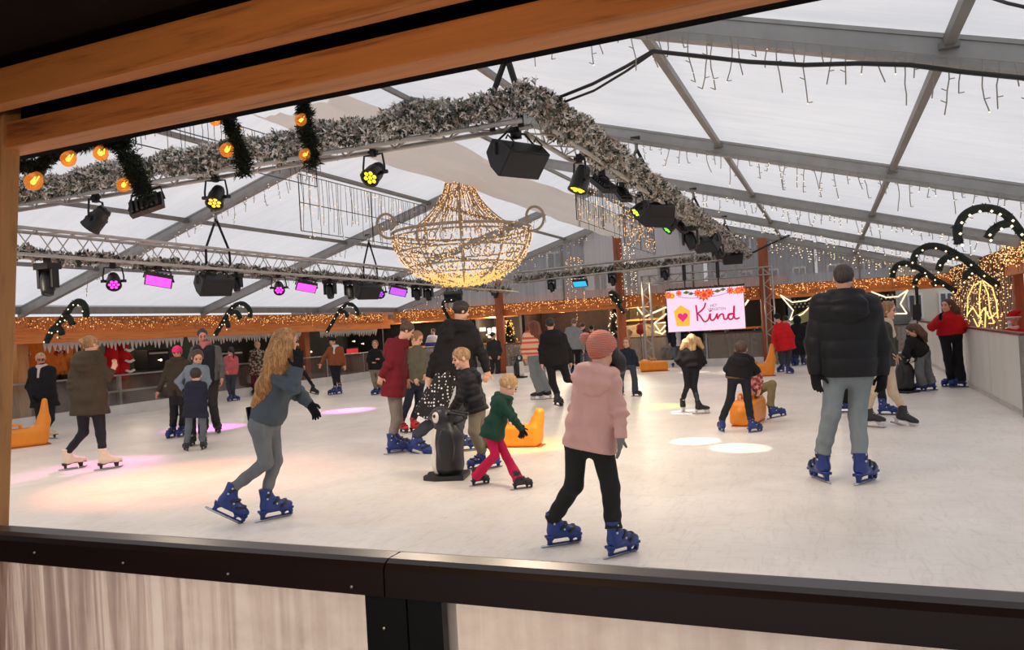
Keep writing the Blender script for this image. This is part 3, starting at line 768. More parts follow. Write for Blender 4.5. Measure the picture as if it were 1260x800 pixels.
spline([(.565, .60), (.56, .72), (.585, .765), (.62, .72), (.645, .63), (.65, .62), (.65, .74)], LW, CR, 'lettering')
spline([(.65, .74), (.69, .64), (.725, .64), (.735, .745), (.77, .745), (.80, .66), (.845, .635), (.80, .64), (.785, .70), (.81, .765), (.85, .72), (.865, .5), (.87, .47), (.862, .70), (.885, .76), (.93, .735)], LW, CR, 'lettering')
spline([(.55, .545), (.585, .535)], LW*.8, CR, 'lettering')
def text_part(body, u, v, size, m):
    cu = bpy.data.curves.new('lettering', 'FONT'); cu.body = body; cu.size = size; cu.extrude = .0005
    t = bpy.data.objects.new('lettering', cu); COL.objects.link(t); x, z = S(u, v)
    me = bpy.data.meshes.new_from_object(t.evaluated_get(bpy.context.evaluated_depsgraph_get())); bpy.data.objects.remove(t)
    o = link_mesh('lettering', me, m, scr, False)
    o.location = (x-scr.location[0], sy-.010-scr.location[1], z-scr.location[2]); o.rotation_euler = (PI/2, 0, 0)
text_part('HET', .565, .445, .12, GY_); text_part('VERGETEN', .535, .53, .115, GY_)
def flower(u, v, r, m, n=9, off=.001, seed=0):
    rr = random.Random(seed)
    for k in range(3):
        pl = []
        for i in range(n*2):
            a = PI*i/n+k*.4; q = r*(1-.28*k)*(1 if i % 2 else .62)*(1+.15*rr.random()); pl.append((u+q*math.cos(a)*.56, v+q*math.sin(a)))
        splat(pl, (m, OG if m is RD else RD, m)[k], 'flower_mark', off+.001*k)
for u, v, r, m, sd in ((.03, .08, .10, OG, 1), (.08, .13, .08, YE, 2), (.17, .045, .075, RD, 3), (.50, .08, .15, RD, 4), (.42, .05, .10, RD, 5), (.57, .06, .11, RD, 6), (.83, .045, .09, RD, 7), (.93, .10, .10, OG, 8), (.98, .05, .09, RD, 9), (.89, .13, .06, YE, 10)): flower(u, max(v, r+.002), r, m, seed=sd)
for u, v, r in ((.27, .055, .05), (.33, .09, .04), (.67, .07, .05), (.74, .04, .04)): splat([(u-r, v+.02), (u, v-.03), (u+r, v+.01), (u, v+.05)], GN, 'leaf_mark', 0)
spline([(.16, .155), (.28, .20), (.42, .215), (.46, .21)], .007, GY_, 'ribbon_mark'); spline([(.58, .20), (.70, .18), (.84, .11)], .007, GY_, 'ribbon_mark')
b = MB()
rr = random.Random(4)
for k in range(60): x = sx0+(sx1-sx0)*k/59; b.ball((x, sy+.03, sz1+.015+rr.random()*.03), .03+.02*rr.random(), 5, 3)
part(b, 'top_trim', GREEN_D, scr)
for x in (-4.25, -3.2):
    b = MB(); b.tube([(x, 25.03, sz1), (x, 25.03, TZ-.1)], .02, 6); b.bbox((x-.05, 24.97, sz1+.3), (x+.05, 25.08, TZ-.25)); part(b, 'hanger', FIX, scr)
goal = empty('stage_truss_frame', (-3.65, 25.2, 0), 'silver goal-post truss frame standing around the screen', 'truss')
for x in (-5.55, -1.72):
    b = MB(); h = .13
    for i, j in ((1, 1), (1, -1), (-1, 1), (-1, -1)): b.tube([(x+i*h, 25.22+j*h*.6, 0), (x+i*h, 25.22+j*h*.6, 3.05)], .02, 6)
    for k in range(12):
        z0, z1 = .25*k, .25*(k+1); sg = 1 if k % 2 else -1
        for j in (1, -1): b.tube([(x+sg*h, 25.22+j*h*.6, z0), (x-sg*h, 25.22+j*h*.6, z1)], .009, 5, cap=False)
    part(b, 'tower', TRUSS, goal, True)
b = MB()
for i, j in ((1, 1), (1, -1), (-1, 1), (-1, -1)): b.tube([(-5.68, 25.22+j*.08, 2.92+i*.12), (-1.58, 25.22+j*.08, 2.92+i*.12)], .02, 6)
for k in range(16):
    x0, x1 = -5.6+.245*k, -5.6+.245*(k+1); sg = 1 if k % 2 else -1
    for j in (1, -1): b.tube([(x0, 25.22+j*.08, 2.92+sg*.12), (x1, 25.22+j*.08, 2.92-sg*.12)], .009, 5, cap=False)
part(b, 'crossbar', TRUSS, goal, True)
# ================================================================== fairy lights
BULB_W = emit('warm_bulb', (1.0, .54, .19, 1), 1.9)
BULB_Y = emit('golden_bulb', (1.0, .46, .08, 1), 1.8)
BULB_C = emit('pale_bulb', (1.0, .80, .52, 1), 2.0)
WIRE_W = mat('pale_light_wire', rgb(150, 142, 132), .6, .1, 10, 0)
WIRE_D = mat('dark_light_wire', rgb(60, 46, 36), .6, .1, 10, 0)
def octs(C, r):
    C = np.asarray(C, float); r = np.asarray(r, float).reshape(-1, 1)*np.ones((len(C), 1))
    D = np.array([(1, 0, 0), (-1, 0, 0), (0, 1, 0), (0, -1, 0), (0, 0, 1), (0, 0, -1)], float)
    V = (C[:, None, :]+D[None]*r[:, None, :]).reshape(-1, 3)
    f = np.array([(0, 2, 4), (2, 1, 4), (1, 3, 4), (3, 0, 4), (2, 0, 5), (1, 2, 5), (3, 1, 5), (0, 3, 5)])
    F = (np.arange(len(C))*6)[:, None, None]+f[None]
    return V, F.reshape(-1, 3)
def bulbs(C, r, m, root, name='bulbs'):
    V, F = octs(np.asarray(C)-np.array(root.location), r)
    o = arr_mesh(name, V, F, m, root, False); o['kind'] = 'stuff'; return o
def icicle_string(label, a, b, n, drop, seed, m=WIRE_W, bm=BULB_C, lit=.25, r=.005, br=.009, sway=.03, group='icicle light strings under the roof', sag=None):
    """a line of short dangling light wires, each with little kinks and twigs"""
    rr = random.Random(seed); a = np.array(a, float); b = np.array(b, float)
    root = empty('icicle_light_string', (a+b)/2, label, 'string lights', group)
    M_ = MB(); B = []
    f = sag or (lambda t: a+(b-a)*t)
    M_.tube([f(k/24) for k in range(25)], r*.8, 4, cap=False)
    t_ = (b-a)/np.linalg.norm(b-a)
    for k in range(n):
        p = f((k+.2+.6*rr.random())/n); L = drop*(.35+.9*rr.random()**1.4); pts = [p]; q = p.copy(); hd = 0
        m_ = max(3, int(L/.07))
        for i in range(m_):
            hd += rr.uniform(-1, 1)*.32; hd *= .7
            q = q+np.array([t_[0]*hd*L/m_, t_[1]*hd*L/m_+rr.uniform(-1, 1)*.008, -L/m_]); pts.append(q.copy())
            if rr.random() < .45: M_.tube([q, q+t_*rr.choice((-1, 1))*.035+[0, 0, .012]], r*.8, 4, cap=False)
            if rr.random() < lit: B.append(q+[0, 0, -.004])
        M_.tube(pts, r, 4, cap=False)
    part(M_, 'wire', m, root)
    if B: bulbs(B, br, bm, root)
    return root
def rz_(x): return roof_z(x)-.12
for i, (y, nm) in enumerate(zip(RAFTERS, ('nearest', 'second nearest', 'third nearest', 'fourth nearest', 'farthest'))):
    x0, x1 = (-3.3, 1.9) if i == 0 else (-4.4+.3*i, 2.9)
    icicle_string(f'pale icicle light string on the right half of the {nm} roof beam', (x0, y-.09, rz_(x0)+.06), (x1, y-.09, rz_(x1)+.06), (60, 60, 58, 54, 54)[i], (.34, .34, .34, .34, .4)[i], 20+i, lit=(.12, .18, .3, .4, .5)[i], r=(.0042, .0052, .006, .007, .009)[i], br=(.006, .009, .013, .016, .02)[i])
for i, (y, nm) in enumerate(zip(RAFTERS[1:], ('second nearest', 'third nearest', 'fourth nearest', 'farthest'))):
    x0, x1 = -13.4, -7.0
    icicle_string(f'pale icicle light string on the left half of the {nm} roof beam', (x0, y-.09, rz_(x0)+.06), (x1, y-.09, rz_(x1)+.06), 40, .34, 40+i, lit=.2, r=.007, br=.011)
# wire light nets between the roof bars left and right of the chandelier
def light_net(label, x, ya, yb, drop, n, seed, lit, m=BULB_W, br=.014):
    rr = random.Random(seed); root = empty('light_net', (x, (ya+yb)/2, roof_z(x)-.1), label, 'string lights', 'light nets hung under the roof')
    M_ = MB(); B = []; z0 = roof_z(x)-.05
    for zz in (0, -drop*.5, -drop): M_.tube([(x, ya, z0+zz), (x, yb, z0+zz)], .008, 4)
    for yy in (ya, (ya+yb)/2, yb): M_.tube([(x, yy, z0), (x, yy, z0-drop)], .012, 4)
    for k in range(n):
        y = ya+(yb-ya)*(k+rr.random())/n; L = drop*(.55+.6*rr.random())
        M_.tube([(x, y, z0), (x+rr.uniform(-.03, .03), y+rr.uniform(-.03, .03), z0-L*.5), (x, y, z0-L)], .0055, 4, cap=False)
        for j in range(int(L/.1)):
            if rr.random() < lit: B.append((x+rr.uniform(-.04, .04), y+rr.uniform(-.04, .04), z0-L*rr.random()))
    part(M_, 'wire', WIRE_D, root); bulbs(B, br, m, root); return root
light_net('dense grid of hanging light wires left of the chandelier, beyond the near truss', -8.45, 11.1, 15.7, 1.0, 44, 5, .22)
light_net('dim hanging light wires above the near truss by the middle hut garland', -7.7, 7.0, 10.6, .62, 34, 6, .12, BULB_Y)
light_net('hanging light wires just right of the chandelier curls', -5.0, 16.2, 20.6, 1.05, 44, 7, .40)
light_net('bright golden light cascade under the far end of the white cloth', -5.2, 21.2, 25.3, 1.25, 40, 8, .5, BULB_W, .018)
def star_scribble(label, c, seed):
    rr = random.Random(seed); root = empty('light_star', c, label, 'light figure'); M_ = MB(); c = np.array(c, float)
    p = c.copy(); pts = [p.copy()]
    for k in range(9): p = c+np.array([rr.uniform(-.35, .35), rr.uniform(-.25, .25), rr.uniform(-.28, .28)]); pts.append(p)
    M_.tube(pts, .012, 5); part(M_, 'rope_light', emit('rope_light', (1, .60, .22, 1), 1.6), root)
star_scribble('scribbled rope light star under the roof left of the middle hut garland', on_y(236, 155, 10.2), 3)
star_scribble('scribbled rope light star under the roof between the two hanging hut garlands', on_y(308, 142, 10.4), 9)

# ------------------------------------------------------------------ chandelier of bent tube and golden lights
CX, CY, CZ, CR_ = -6.6, 13.7, 3.55, 1.36
ch = empty('chandelier', (CX, CY, CZ), 'giant bowl-shaped chandelier wrapped in golden fairy lights', 'chandelier')
TUBE = mat('chandelier_tube', rgb(158, 138, 116), .5, .15, 12, .05)
circ = lambda r, z, n=40: [(CX+r*math.cos(2*PI*k/n), CY+r*math.sin(2*PI*k/n), z) for k in range(n)]
b = MB(); b.tube(circ(CR_, CZ), .028, 8, True); b.tube(circ(CR_*.99, CZ-.09), .018, 6, True); part(b, 'rim', TUBE, ch, True)
bowl = lambda t: (CR_*math.cos(t)**.85, CZ-1.02*math.sin(t))          # t from 0 (rim) to pi/2 (bottom)
b = MB()
for t in (.38, .72): r, z = bowl(t); b.tube(circ(r, z), .016, 6, True)
part(b, 'hoop', TUBE, ch, True)
crown = lambda t: (.26+(1.02-.26)*(t**2.1), CZ+1.10*(1-t)+.03)       # t 0 (top) to 1 (rim)
BW, BG = [], []
rr = random.Random(12)
for k in range(10):
    a = 2*PI*k/10+.12; u = np.array([math.cos(a), math.sin(a), 0]); w = np.array([-math.sin(a), math.cos(a), 0]); c0 = np.array([CX, CY, 0])
    P_ = lambda r, z, s=0: c0+u*r+w*s+np.array([0, 0, z])
    b = MB(); b.tube([P_(*bowl(t)) for t in np.linspace(0, 1.5, 14)], .016, 6); part(b, 'bowl_rib', TUBE, ch, True)
    b = MB(); b.tube([P_(*crown(t)) for t in np.linspace(0, 1, 12)], .014, 6); part(b, 'crown_rib', TUBE, ch, True)
    # scroll standing outside the rim
    if k % 2 == 0:
        b = MB(); pts = []
        for j in range(26):
            th = -2.2+j*.26; q = .29-.0050*j*1.4; pts.append(P_(CR_+.10+q*math.cos(th)*.9, CZ+.16+q*math.sin(th)))
        b.tube(pts, .026, 6); part(b, 'scroll', TUBE, ch, True)
    # curls set into the bowl between the ribs
    for t, s in ((.2, .17), (.52, .15), (.85, .12)):
        am = a+PI/10; r, z = bowl(t); cc = np.array([CX+math.cos(am)*r, CY+math.sin(am)*r, z])
        w2 = np.array([-math.sin(am), math.cos(am), 0]); dv = np.array(bowl(t+.08))-np.array(bowl(t-.08)); dv /= np.linalg.norm(dv)
        v2 = np.array([math.cos(am)*dv[0], math.sin(am)*dv[0], dv[1]])
        for sg in (1, -1):
            b = MB(); pts = [cc+sg*w2*(s*.75+s*(1-j/22)*math.cos(j*.38)*.8)+v2*s*(1-j/24)*math.sin(j*.38) for j in range(20)]
            b.tube(pts, .011, 5); part(b, 'curl', TUBE, ch, True)
            for p in pts[::2]: BW.append(p+np.array([rr.gauss(0, .02) for _ in range(3)]))
for k in range(3000):
    t = (rr.random()**.85)*1.5; r, z = bowl(t); a = rr.random()*2*PI
    (BG if t > 1.0 else BW).append((CX+r*math.cos(a)+rr.gauss(0, .02), CY+r*math.sin(a)+rr.gauss(0, .02), z+rr.gauss(0, .025)))
for k in range(200): t = 1.0+.45*rr.random(); r, z = bowl(t); a = rr.random()*2*PI; BG.append((CX+r*math.cos(a), CY+r*math.sin(a), z-.02+rr.gauss(0, .03)))
strand = MB()
for k in range(46):
    a = 2*PI*k/46; pts = []
    for t in np.linspace(0, .93, 9): r, z = crown(t); r *= .93; pts.append((CX+r*math.cos(a), CY+r*math.sin(a), z))
    strand.tube(pts, .007, 4, cap=False)
    for t in np.linspace(0, .95, 26):
        r, z = crown(t); BW.append((CX+r*.95*math.cos(a)+rr.gauss(0, .02), CY+r*.95*math.sin(a)+rr.gauss(0, .02), z+rr.gauss(0, .02)))
for k in range(26):
    a = 2*PI*k/26+.1; r, z = crown(.5); strand.tube([(CX+r*.8*math.cos(a), CY+r*.8*math.sin(a), z), (CX+r*.9*math.cos(a), CY+r*.9*math.sin(a), z-.75*(.6+.4*rr.random()))], .005, 4, cap=False)
part(strand, 'light_strand', mat('copper_wire', rgb(150, 108, 66), .5, .1, 10, 0), ch)
b = MB(); b.tube(circ(.26, CZ+1.13, 20), .02, 6, True); b.tube([(CX, CY, CZ+1.1), (CX, CY, roof_z(CX)-.1)], .015, 6)
for k in range(4): a = PI/2*k; b.tube([(CX+.26*math.cos(a), CY+.26*math.sin(a), CZ+1.13), (CX, CY, CZ+1.35)], .008, 4)
part(b, 'hanger', TUBE, ch, True)
bulbs(BW, .0135, emit('chandelier_bulb', (1.0, .62, .30, 1), 1.3), ch); bulbs(BG, .017, emit('chandelier_gold', (1.0, .56, .16, 1), 1.25), ch, 'golden_bulbs')

# ------------------------------------------------------------------ white cloth slung under the ridge
V, F = [], []; ny, nu = 60, 14
for i in range(ny+1):
    y = 7.9+(25.2-7.9)*i/ny; ph = ((y-7.9) % 5.0)/5.0; sg = .16*math.sin(PI*ph)
    for j in range(nu+1):
        u = j/nu*2-1
        fold = .035*math.sin(u*9+y*.6)+.025*math.sin(u*17-y*.9)
        x = RIDGE-.03+u*.68; z = 4.54+.04*u-.13*(1-u*u)*(.75+2*sg)+fold*.8-.05*sg
        V.append((x+.03*math.sin(y*3+u*5), y, z))
for i in range(ny):
    for j in range(nu): k = i*(nu+1)+j; F.append((k, k+1, k+nu+2, k+nu+1))
def drape_mat():
    m, nt, b, out = newmat('white_drape'); t = nt.nodes.new('ShaderNodeBsdfTranslucent'); d = nt.nodes.new('ShaderNodeBsdfDiffuse')
    t.inputs['Color'].default_value = d.inputs['Color'].default_value = rgb(232, 227, 222)
    s = nt.nodes.new('ShaderNodeMixShader'); s.inputs[0].default_value = .55; link(nt, t, 0, s, 1); link(nt, d, 0, s, 2); nt.links.new(s.outputs[0], out.inputs['Surface']); return m
dr = mesh_from('ridge_cloth', np.array(V)-np.array([RIDGE, 16, 4.5]), F, drape_mat(), loc=(RIDGE, 16, 4.5))
tag(dr, 'long white cloth slung in folds beneath the roof ridge behind the chandelier', 'cloth')

# ------------------------------------------------------------------ black power cable looping from the truss to the roof beam
b = MB(); cp = [(655, 125, 6.9), (690, 119, 6.7), (730, 103, 6.4), (770, 82, 6.2), (803, 63, 5.75), (850, 68, 5.74), (920, 76, 5.72), (990, 80, 5.7), (1055, 78, 5.7), (1120, 80, 5.72), (1180, 88, 5.72), (1258, 96, 5.75), (1420, 128, 5.5), (1500, 100, 5.0)]
P_ = [on_y(*p) for p in cp]; b.tube(P_, .016, 6); b.tube([p+np.array([0, .01, -.03-.03*math.sin(i)]) for i, p in enumerate(P_[:5])], .012, 6)
tag(b.build('power_cable', BLACKM, None, True, tuple(P_[4])), 'black power cable looping from the near truss corner up to the nearest roof beam', 'cable')
b = MB(); P_ = [on_y(1218, -3, 4.2), on_y(1240, 4, 4.1), on_y(1262, 9, 4.0), on_y(1400, 50, 3.8), on_y(1480, 40, 3.5)]; b.tube(P_, .008, 6)
tag(b.build('power_cable', BLACKM, None, True, tuple(P_[1])), 'thin black cable crossing the roof at the top right corner', 'cable')
b = MB(); P_ = [on_y(905, 322, 25), on_y(940, 304, 25.2), on_y(985, 283, 25.4)]; b.tube(P_, .03, 6)
tag(b.build('power_cable', BLACKM, None, True, tuple(P_[1])), 'black cable rising from the far end of the right truss to the gable', 'cable')

# ------------------------------------------------------------------ green garlands with amber bulbs hanging from the hut beam
HG = mat('hut_fir', rgb(38, 50, 28), .8, .35, 40, 0); HG2 = mat('hut_fir_dark', rgb(22, 30, 20), .85, .3, 40, 0)
FIL = emit('filament', (1, .60, .16, 1), 6.0)
def amber_glass():
    m, nt, b, out = newmat('amber_glass'); tr = nt.nodes.new('ShaderNodeBsdfTransparent'); tr.inputs['Color'].default_value = (1, .62, .25, 1)
    e = nt.nodes.new('ShaderNodeEmission'); e.inputs['Color'].default_value = (1, .30, .035, 1); e.inputs['Strength'].default_value = 1.0
    s = nt.nodes.new('ShaderNodeMixShader'); s.inputs[0].default_value = .42; link(nt, tr, 0, s, 1); link(nt, e, 0, s, 2)
    g = nt.nodes.new('ShaderNodeBsdfGlossy'); g.inputs['Roughness'].default_value = .1; s2 = nt.nodes.new('ShaderNodeMixShader'); s2.inputs[0].default_value = .06
    link(nt, s, 0, s2, 1); link(nt, g, 0, s2, 2); nt.links.new(s2.outputs[0], out.inputs['Surface'])
    try: m.cycles.emission_sampling = 'NONE'
    except Exception: pass
    return m
AG = amber_glass()
def hut_garland(label, pix, Y, rad, seed):
    pts = [on_y(px, py, Y) for px, py in pix]; q = []
    for i in range(len(pts)-1):
        for k in range(6): q.append(pts[i]+(pts[i+1]-pts[i])*k/6)
    q.append(pts[-1])
    return garland('fir_garland', label, 'garland', q, rad, 14000, .022, .0026, [HG, HG2], [.5, .5], 'green garlands hung from the hut beam', seed=seed, lump=.55)
hut_garland('green fir garland arching from the hut post, left end', [(22, 204), (45, 206), (62, 194), (90, 178), (118, 172), (140, 176)], 1.86, .030, 31)
hut_garland('green fir garland hanging in a curl over the edge-on wash lamp', [(128, 168), (150, 174), (158, 196), (168, 215), (176, 236), (180, 243)], 1.84, .036, 32)
hut_garland('green fir garland hanging from the hut beam, middle of the row', [(274, 138), (284, 152), (290, 172), (298, 192), (301, 214)], 1.86, .028, 33)
hut_garland('green fir garland hanging from the hut beam, rightmost with two bulbs', [(368, 116), (375, 136), (376, 158), (382, 182), (384, 203)], 1.86, .027, 34)
def amber_bulb(label, px, py, Y, r=.021, d=(0, -.6, -.8)):
    c = on_y(px, py, Y); root = empty('amber_bulb', c, label, 'light bulb', 'amber bulbs in the hut garlands'); R = aim_R(d)
    b = MB(); b.lathe([(.002, -r), (r*.55, -r*.86), (r*.92, -r*.4), (r, 0), (r*.9, r*.5), (r*.62, r*1.0), (r*.45, r*1.35)], 16, c, R); part(b, 'globe', AG, root, True)
    b = MB(); b.tube([c+R@np.array(v)*r for v in ((-.3, 0, .9), (-.42, 0, -.1), (-.15, .15, .3), (.12, -.1, -.2), (.42, 0, .2), (.3, 0, .9))], r*.09, 5); b.ball(c-R[:, 2]*r*.05, r*.3, 8, 5); part(b, 'filament', FIL, root, True)
    b = MB(); b.lathe([(r*.5, r*1.25), (r*.52, r*2.0), (r*.3, r*2.2)], 10, c, R); part(b, 'socket', BLACKM, root, True)
amber_bulb('amber light bulb beside the hut post, lowest at the left end', 41, 224, 1.83, .029)
amber_bulb('amber light bulb second from the hut post, under the arch of the garland', 84, 196, 1.84, .025)
amber_bulb('amber light bulb at the top of the garland over the edge-on lamp', 124, 189, 1.84, .024, (.3, -.5, -.8))
amber_bulb('amber light bulb on the left flank of the garland over the edge-on lamp', 152, 228, 1.82, .022)
amber_bulb('amber light bulb half hidden by the hut beam above the middle garland', 265, 147, 1.86, .020)
amber_bulb('amber light bulb on the middle hanging garland', 279, 185, 1.84, .021)
amber_bulb('upper amber light bulb on the rightmost hanging garland', 370, 148, 1.84, .017)
amber_bulb('lower amber light bulb on the rightmost hanging garland', 375, 191, 1.84, .017)

# ------------------------------------------------------------------ candy-cane garlands along the fascias
CANE = mat('cane_fir', rgb(30, 36, 30), .85, .3, 40, 0); CANE2 = mat('cane_fir_light', rgb(56, 60, 50), .85, .3, 40, 0)
def candy_cane(label, pix, Y, rad, twigs, seed, dy=None, br=.03, bm=BULB_C):
    """hooked fir-wrapped stick with side twigs and bulbs; the pixel path lies in the plane across the rink at Y"""
    f = (lambda p, i: on_y(p[0], p[1], Y+(dy[i] if dy else 0)))
    root = empty('candy_cane_garland', f(pix[0], 0), label, 'garland', 'candy-cane garlands along the rink')
    B = []; paths = [[f(p, i) for i, p in enumerate(pix)]]+[[f(p, 0) for p in t] for t in twigs]
    for n_, pts in enumerate(paths):
        q = []
        for i in range(len(pts)-1):
            p0, p1, p2, p3 = [pts[max(0, min(len(pts)-1, i+k))] for k in (-1, 0, 1, 2)]
            for k in range(6): t = k/6; q.append(.5*((2*p1)+(p2-p0)*t+(2*p0-5*p1+4*p2-p3)*t*t+(3*p1-p0-3*p2+p3)*t**3))
        q.append(pts[-1])
        o = garland('stick' if n_ == 0 else 'twig', None, None, q, rad, 1500, rad*.55, rad*.14, [CANE, CANE2], [.7, .3], loc=root.location, seed=seed+n_, lump=.6)
        o.parent = root; o.location = (0, 0, 0)
        m = MB(); m.tube(q, rad*.8, 8); part(m, 'core' if n_ == 0 else 'twig_core', CANE, root, True)
        for k in range(2, len(q), 5): B.append(q[k]+np.array([RNG.uniform(-.5, .5)*rad, -rad*1.0, -rad*.7]))
    bulbs(B, br, bm, root); return root
cn = 'black-green candy-cane garland with lights '
candy_cane(cn+'on the left fascia, nearest the hut post', [(57, 421), (64, 408), (74, 396), (83, 384), (90, 375), (99, 371), (105, 378), (106, 390)], 10.9, .075, [[(76, 394), (84, 390), (89, 399)], [(66, 408), (73, 404), (76, 412)]], 50, br=.019)
candy_cane(cn+'on the left fascia beside the long-haired girl', [(265, 412), (271, 402), (277, 392), (283, 382), (291, 375), (300, 374), (307, 381), (308, 391)], 15.9, .075, [[(283, 386), (291, 384), (296, 392)], [(273, 398), (279, 396), (281, 403)]], 53, br=.02)
candy_cane(cn+'on the left fascia above the brown-jacketed skater', [(402, 409), (408, 399), (413, 390), (419, 381), (426, 375), (433, 375), (439, 381), (440, 388)], 20.9, .075, [[(417, 385), (424, 384), (428, 390)]], 56, br=.022)
candy_cane(cn+'on the far beam at the left timber post', [(551, 412), (554, 396), (548, 384), (545, 374), (551, 368), (560, 369), (565, 380), (570, 394), (575, 401)], 25.3, .075, [], 59, dy=[-.05, -.1, -.3, -.5, -.6, -.5, -.3, -.2, -.1], br=.024)
candy_cane(cn+'on the far beam at the middle timber post', [(768, 385), (760, 373), (753, 366), (752, 360), (757, 362), (764, 372)], 25.3, .085, [], 61, dy=[-.05, -.2, -.4, -.5, -.4, -.2], br=.02)
candy_cane(cn+'in the row at right, nearest and largest', [(1275, 302), (1258, 288), (1242, 268), (1228, 259), (1212, 256), (1196, 259), (1184, 268), (1178, 284), (1180, 300)], 10.7, .062, [[(1248, 274), (1232, 277), (1220, 285), (1216, 293)]], 63, br=.019)
candy_cane(cn+'in the row at right, second, over the woman in red', [(1228, 351), (1210, 339), (1192, 323), (1175, 312), (1158, 304), (1142, 303), (1129, 310), (1124, 320), (1125, 331)], 15.7, .075, [[(1178, 315), (1166, 317), (1158, 323), (1155, 333)], [(1198, 332), (1190, 337), (1188, 344)]], 66, br=.02)
candy_cane(cn+'in the row at right, third and smallest', [(1176, 359), (1162, 350), (1148, 342), (1134, 332), (1122, 326), (1110, 324), (1101, 330), (1098, 342)], 20.7, .08, [[(1140, 337), (1130, 340), (1125, 350)], [(1154, 347), (1147, 351)]], 69, br=.022)

# ------------------------------------------------------------------ warm lights draped over the fascias
def light_curtain(label, a, b, drop, n, seed, lit=.8, br=.013, m=BULB_W, off=(0, 0, 0), group='warm light curtains on the timber fascias', wire=.004):
    rr = random.Random(seed); a = np.array(a, float)+off; b = np.array(b, float)+off
    root = empty('light_curtain', (a+b)/2, label, 'string lights', group); M_ = MB(); B = []
    M_.tube([a, b], wire, 4)
    for k in range(n):
        t = (k+rr.random())/n; p = a+(b-a)*t; L = drop*(.3+.8*rr.random()); j = np.array([rr.uniform(-.02, .02), rr.uniform(-.02, .02), 0])
        M_.tube([p, p+j+[0, 0, -L*.5], p+[0, 0, -L]], wire, 4, cap=False)
        for i in range(max(2, int(L/.055))):
            if rr.random() < lit: B.append(p+j*rr.random()*2+[0, 0, -L*rr.random()])
    part(M_, 'wire', WIRE_D, root); bulbs(B, br, m, root); return root
light_curtain('warm light curtain on the left fascia between hut post and first candy cane bay end', (-15.9, 10.8, 2.42), (-15.9, 15.9, 2.42), .30, 130, 71, .62, .0105)
light_curtain('warm light curtain on the left fascia, middle stretch', (-15.9, 15.9, 2.42), (-15.9, 20.9, 2.42), .30, 130, 72, .66, .012)
light_curtain('warm light curtain on the left fascia, farthest stretch behind the burgundy coat', (-15.9, 20.9, 2.42), (-15.9, 25.6, 2.42), .32, 110, 73, .7, .014)
light_curtain('warm light curtain on the far beam, left of the left timber post', (-15.3, 25.6, 2.47), (-11.1, 25.6, 2.47), .34, 80, 74, .7, .015)
light_curtain('warm light curtain on the far beam between left and middle timber posts', (-10.8, 25.6, 2.47), (-6.7, 25.6, 2.47), .34, 90, 75, .7, .015)
light_curtain('warm light curtain on the far beam behind the screen', (-6.3, 25.6, 2.47), (-2.0, 25.6, 2.47), .34, 60, 76, .4, .014)
light_curtain('warm light curtain on the far beam right of the screen', (-1.7, 25.6, 2.47), (3.3, 25.6, 2.47), .34, 110, 77, .7, .015)
light_curtain('golden light curtain over the right-hand stall front behind the woman in red', (3.28, 17.5, 2.6), (3.28, 25.6, 2.62), 1.75, 130, 78, .30, .0145, emit('stall_bulb', (1, .58, .24, 1), 1.8))
light_curtain('golden light curtain along the top of the right-hand awning', (3.12, 13.2, 2.62), (3.12, 17.6, 2.62), .5, 120, 79, .75, .0135)
light_curtain('falling light strands in front of the gable beside the screen', (-6.35, 25.2, 4.2), (-5.8, 25.2, 4.2), 2.6, 9, 80, .5, .014, BULB_C, wire=.003)
light_curtain('falling light strands in front of the far beam right of the striped sweater', (-8.3, 25.2, 3.9), (-7.6, 25.2, 3.9), 2.4, 10, 81, .6, .016, BULB_W, wire=.003)
icicle_string('pale icicle light string along the gable slope at far right', (-1.6, 25.55, roof_z(-1.6)-.15), (3.2, 25.55, roof_z(3.2)-.1), 46, .34, 90, lit=.3, r=.008, br=.015)
icicle_string('pale icicle light string along the gable slope at far left', (-15, 25.55, roof_z(-15)-.1), (-7.5, 25.55, roof_z(-7.5)-.15), 50, .3, 91, lit=.3, r=.008, br=.015)
# rope-light figures: jellyfish-like bell on the right stall, stars on the far side
def rope_figure(name, label, lines, Yf, m, r=.014):
    pts0 = Yf(*lines[0][0]); root = empty(name, pts0, label, 'light figure'); b = MB()
    for L in lines: b.tube([Yf(*p) for p in L], r, 6)
    part(b, 'rope_light', m, root, True); return root
ROPE = emit('rope_light_bright', (1, .62, .18, 1), 1.7); ROPEW = emit('rope_light_white', (1, .84, .58, 1), 1.3)
fx3 = lambda px, py: on_x(px, py, 3.24)
rope_figure('light_figure', 'golden rope-light figure of hanging strands on the right stall front', [[(1207, 346), (1197, 352), (1191, 366), (1190, 390)], [(1207, 346), (1205, 366), (1206, 392)], [(1209, 345), (1216, 362), (1218, 384)], [(1211, 346), (1221, 354), (1226, 372), (1228, 392)], [(1190, 388), (1197, 378), (1204, 390), (1211, 379), (1218, 392), (1227, 384)], [(1198, 392), (1204, 404), (1207, 392)], [(1213, 378), (1212, 404)], [(1218, 382), (1223, 398), (1217, 398)]], fx3, ROPE, .013)
fy = lambda px, py: on_y(px, py, 25.58)
rope_figure('light_figure', 'large rope-light star swag behind the man in the black puffer jacket', [[(960, 363), (975, 372), (992, 370), (1012, 360)], [(960, 363), (976, 382), (972, 394)], [(972, 394), (988, 386), (1000, 374)], [(1072, 359), (1090, 366), (1105, 365), (1117, 357)], [(1117, 357), (1108, 374), (1116, 386)], [(1116, 386), (1100, 386)]], fy, ROPEW, .022)
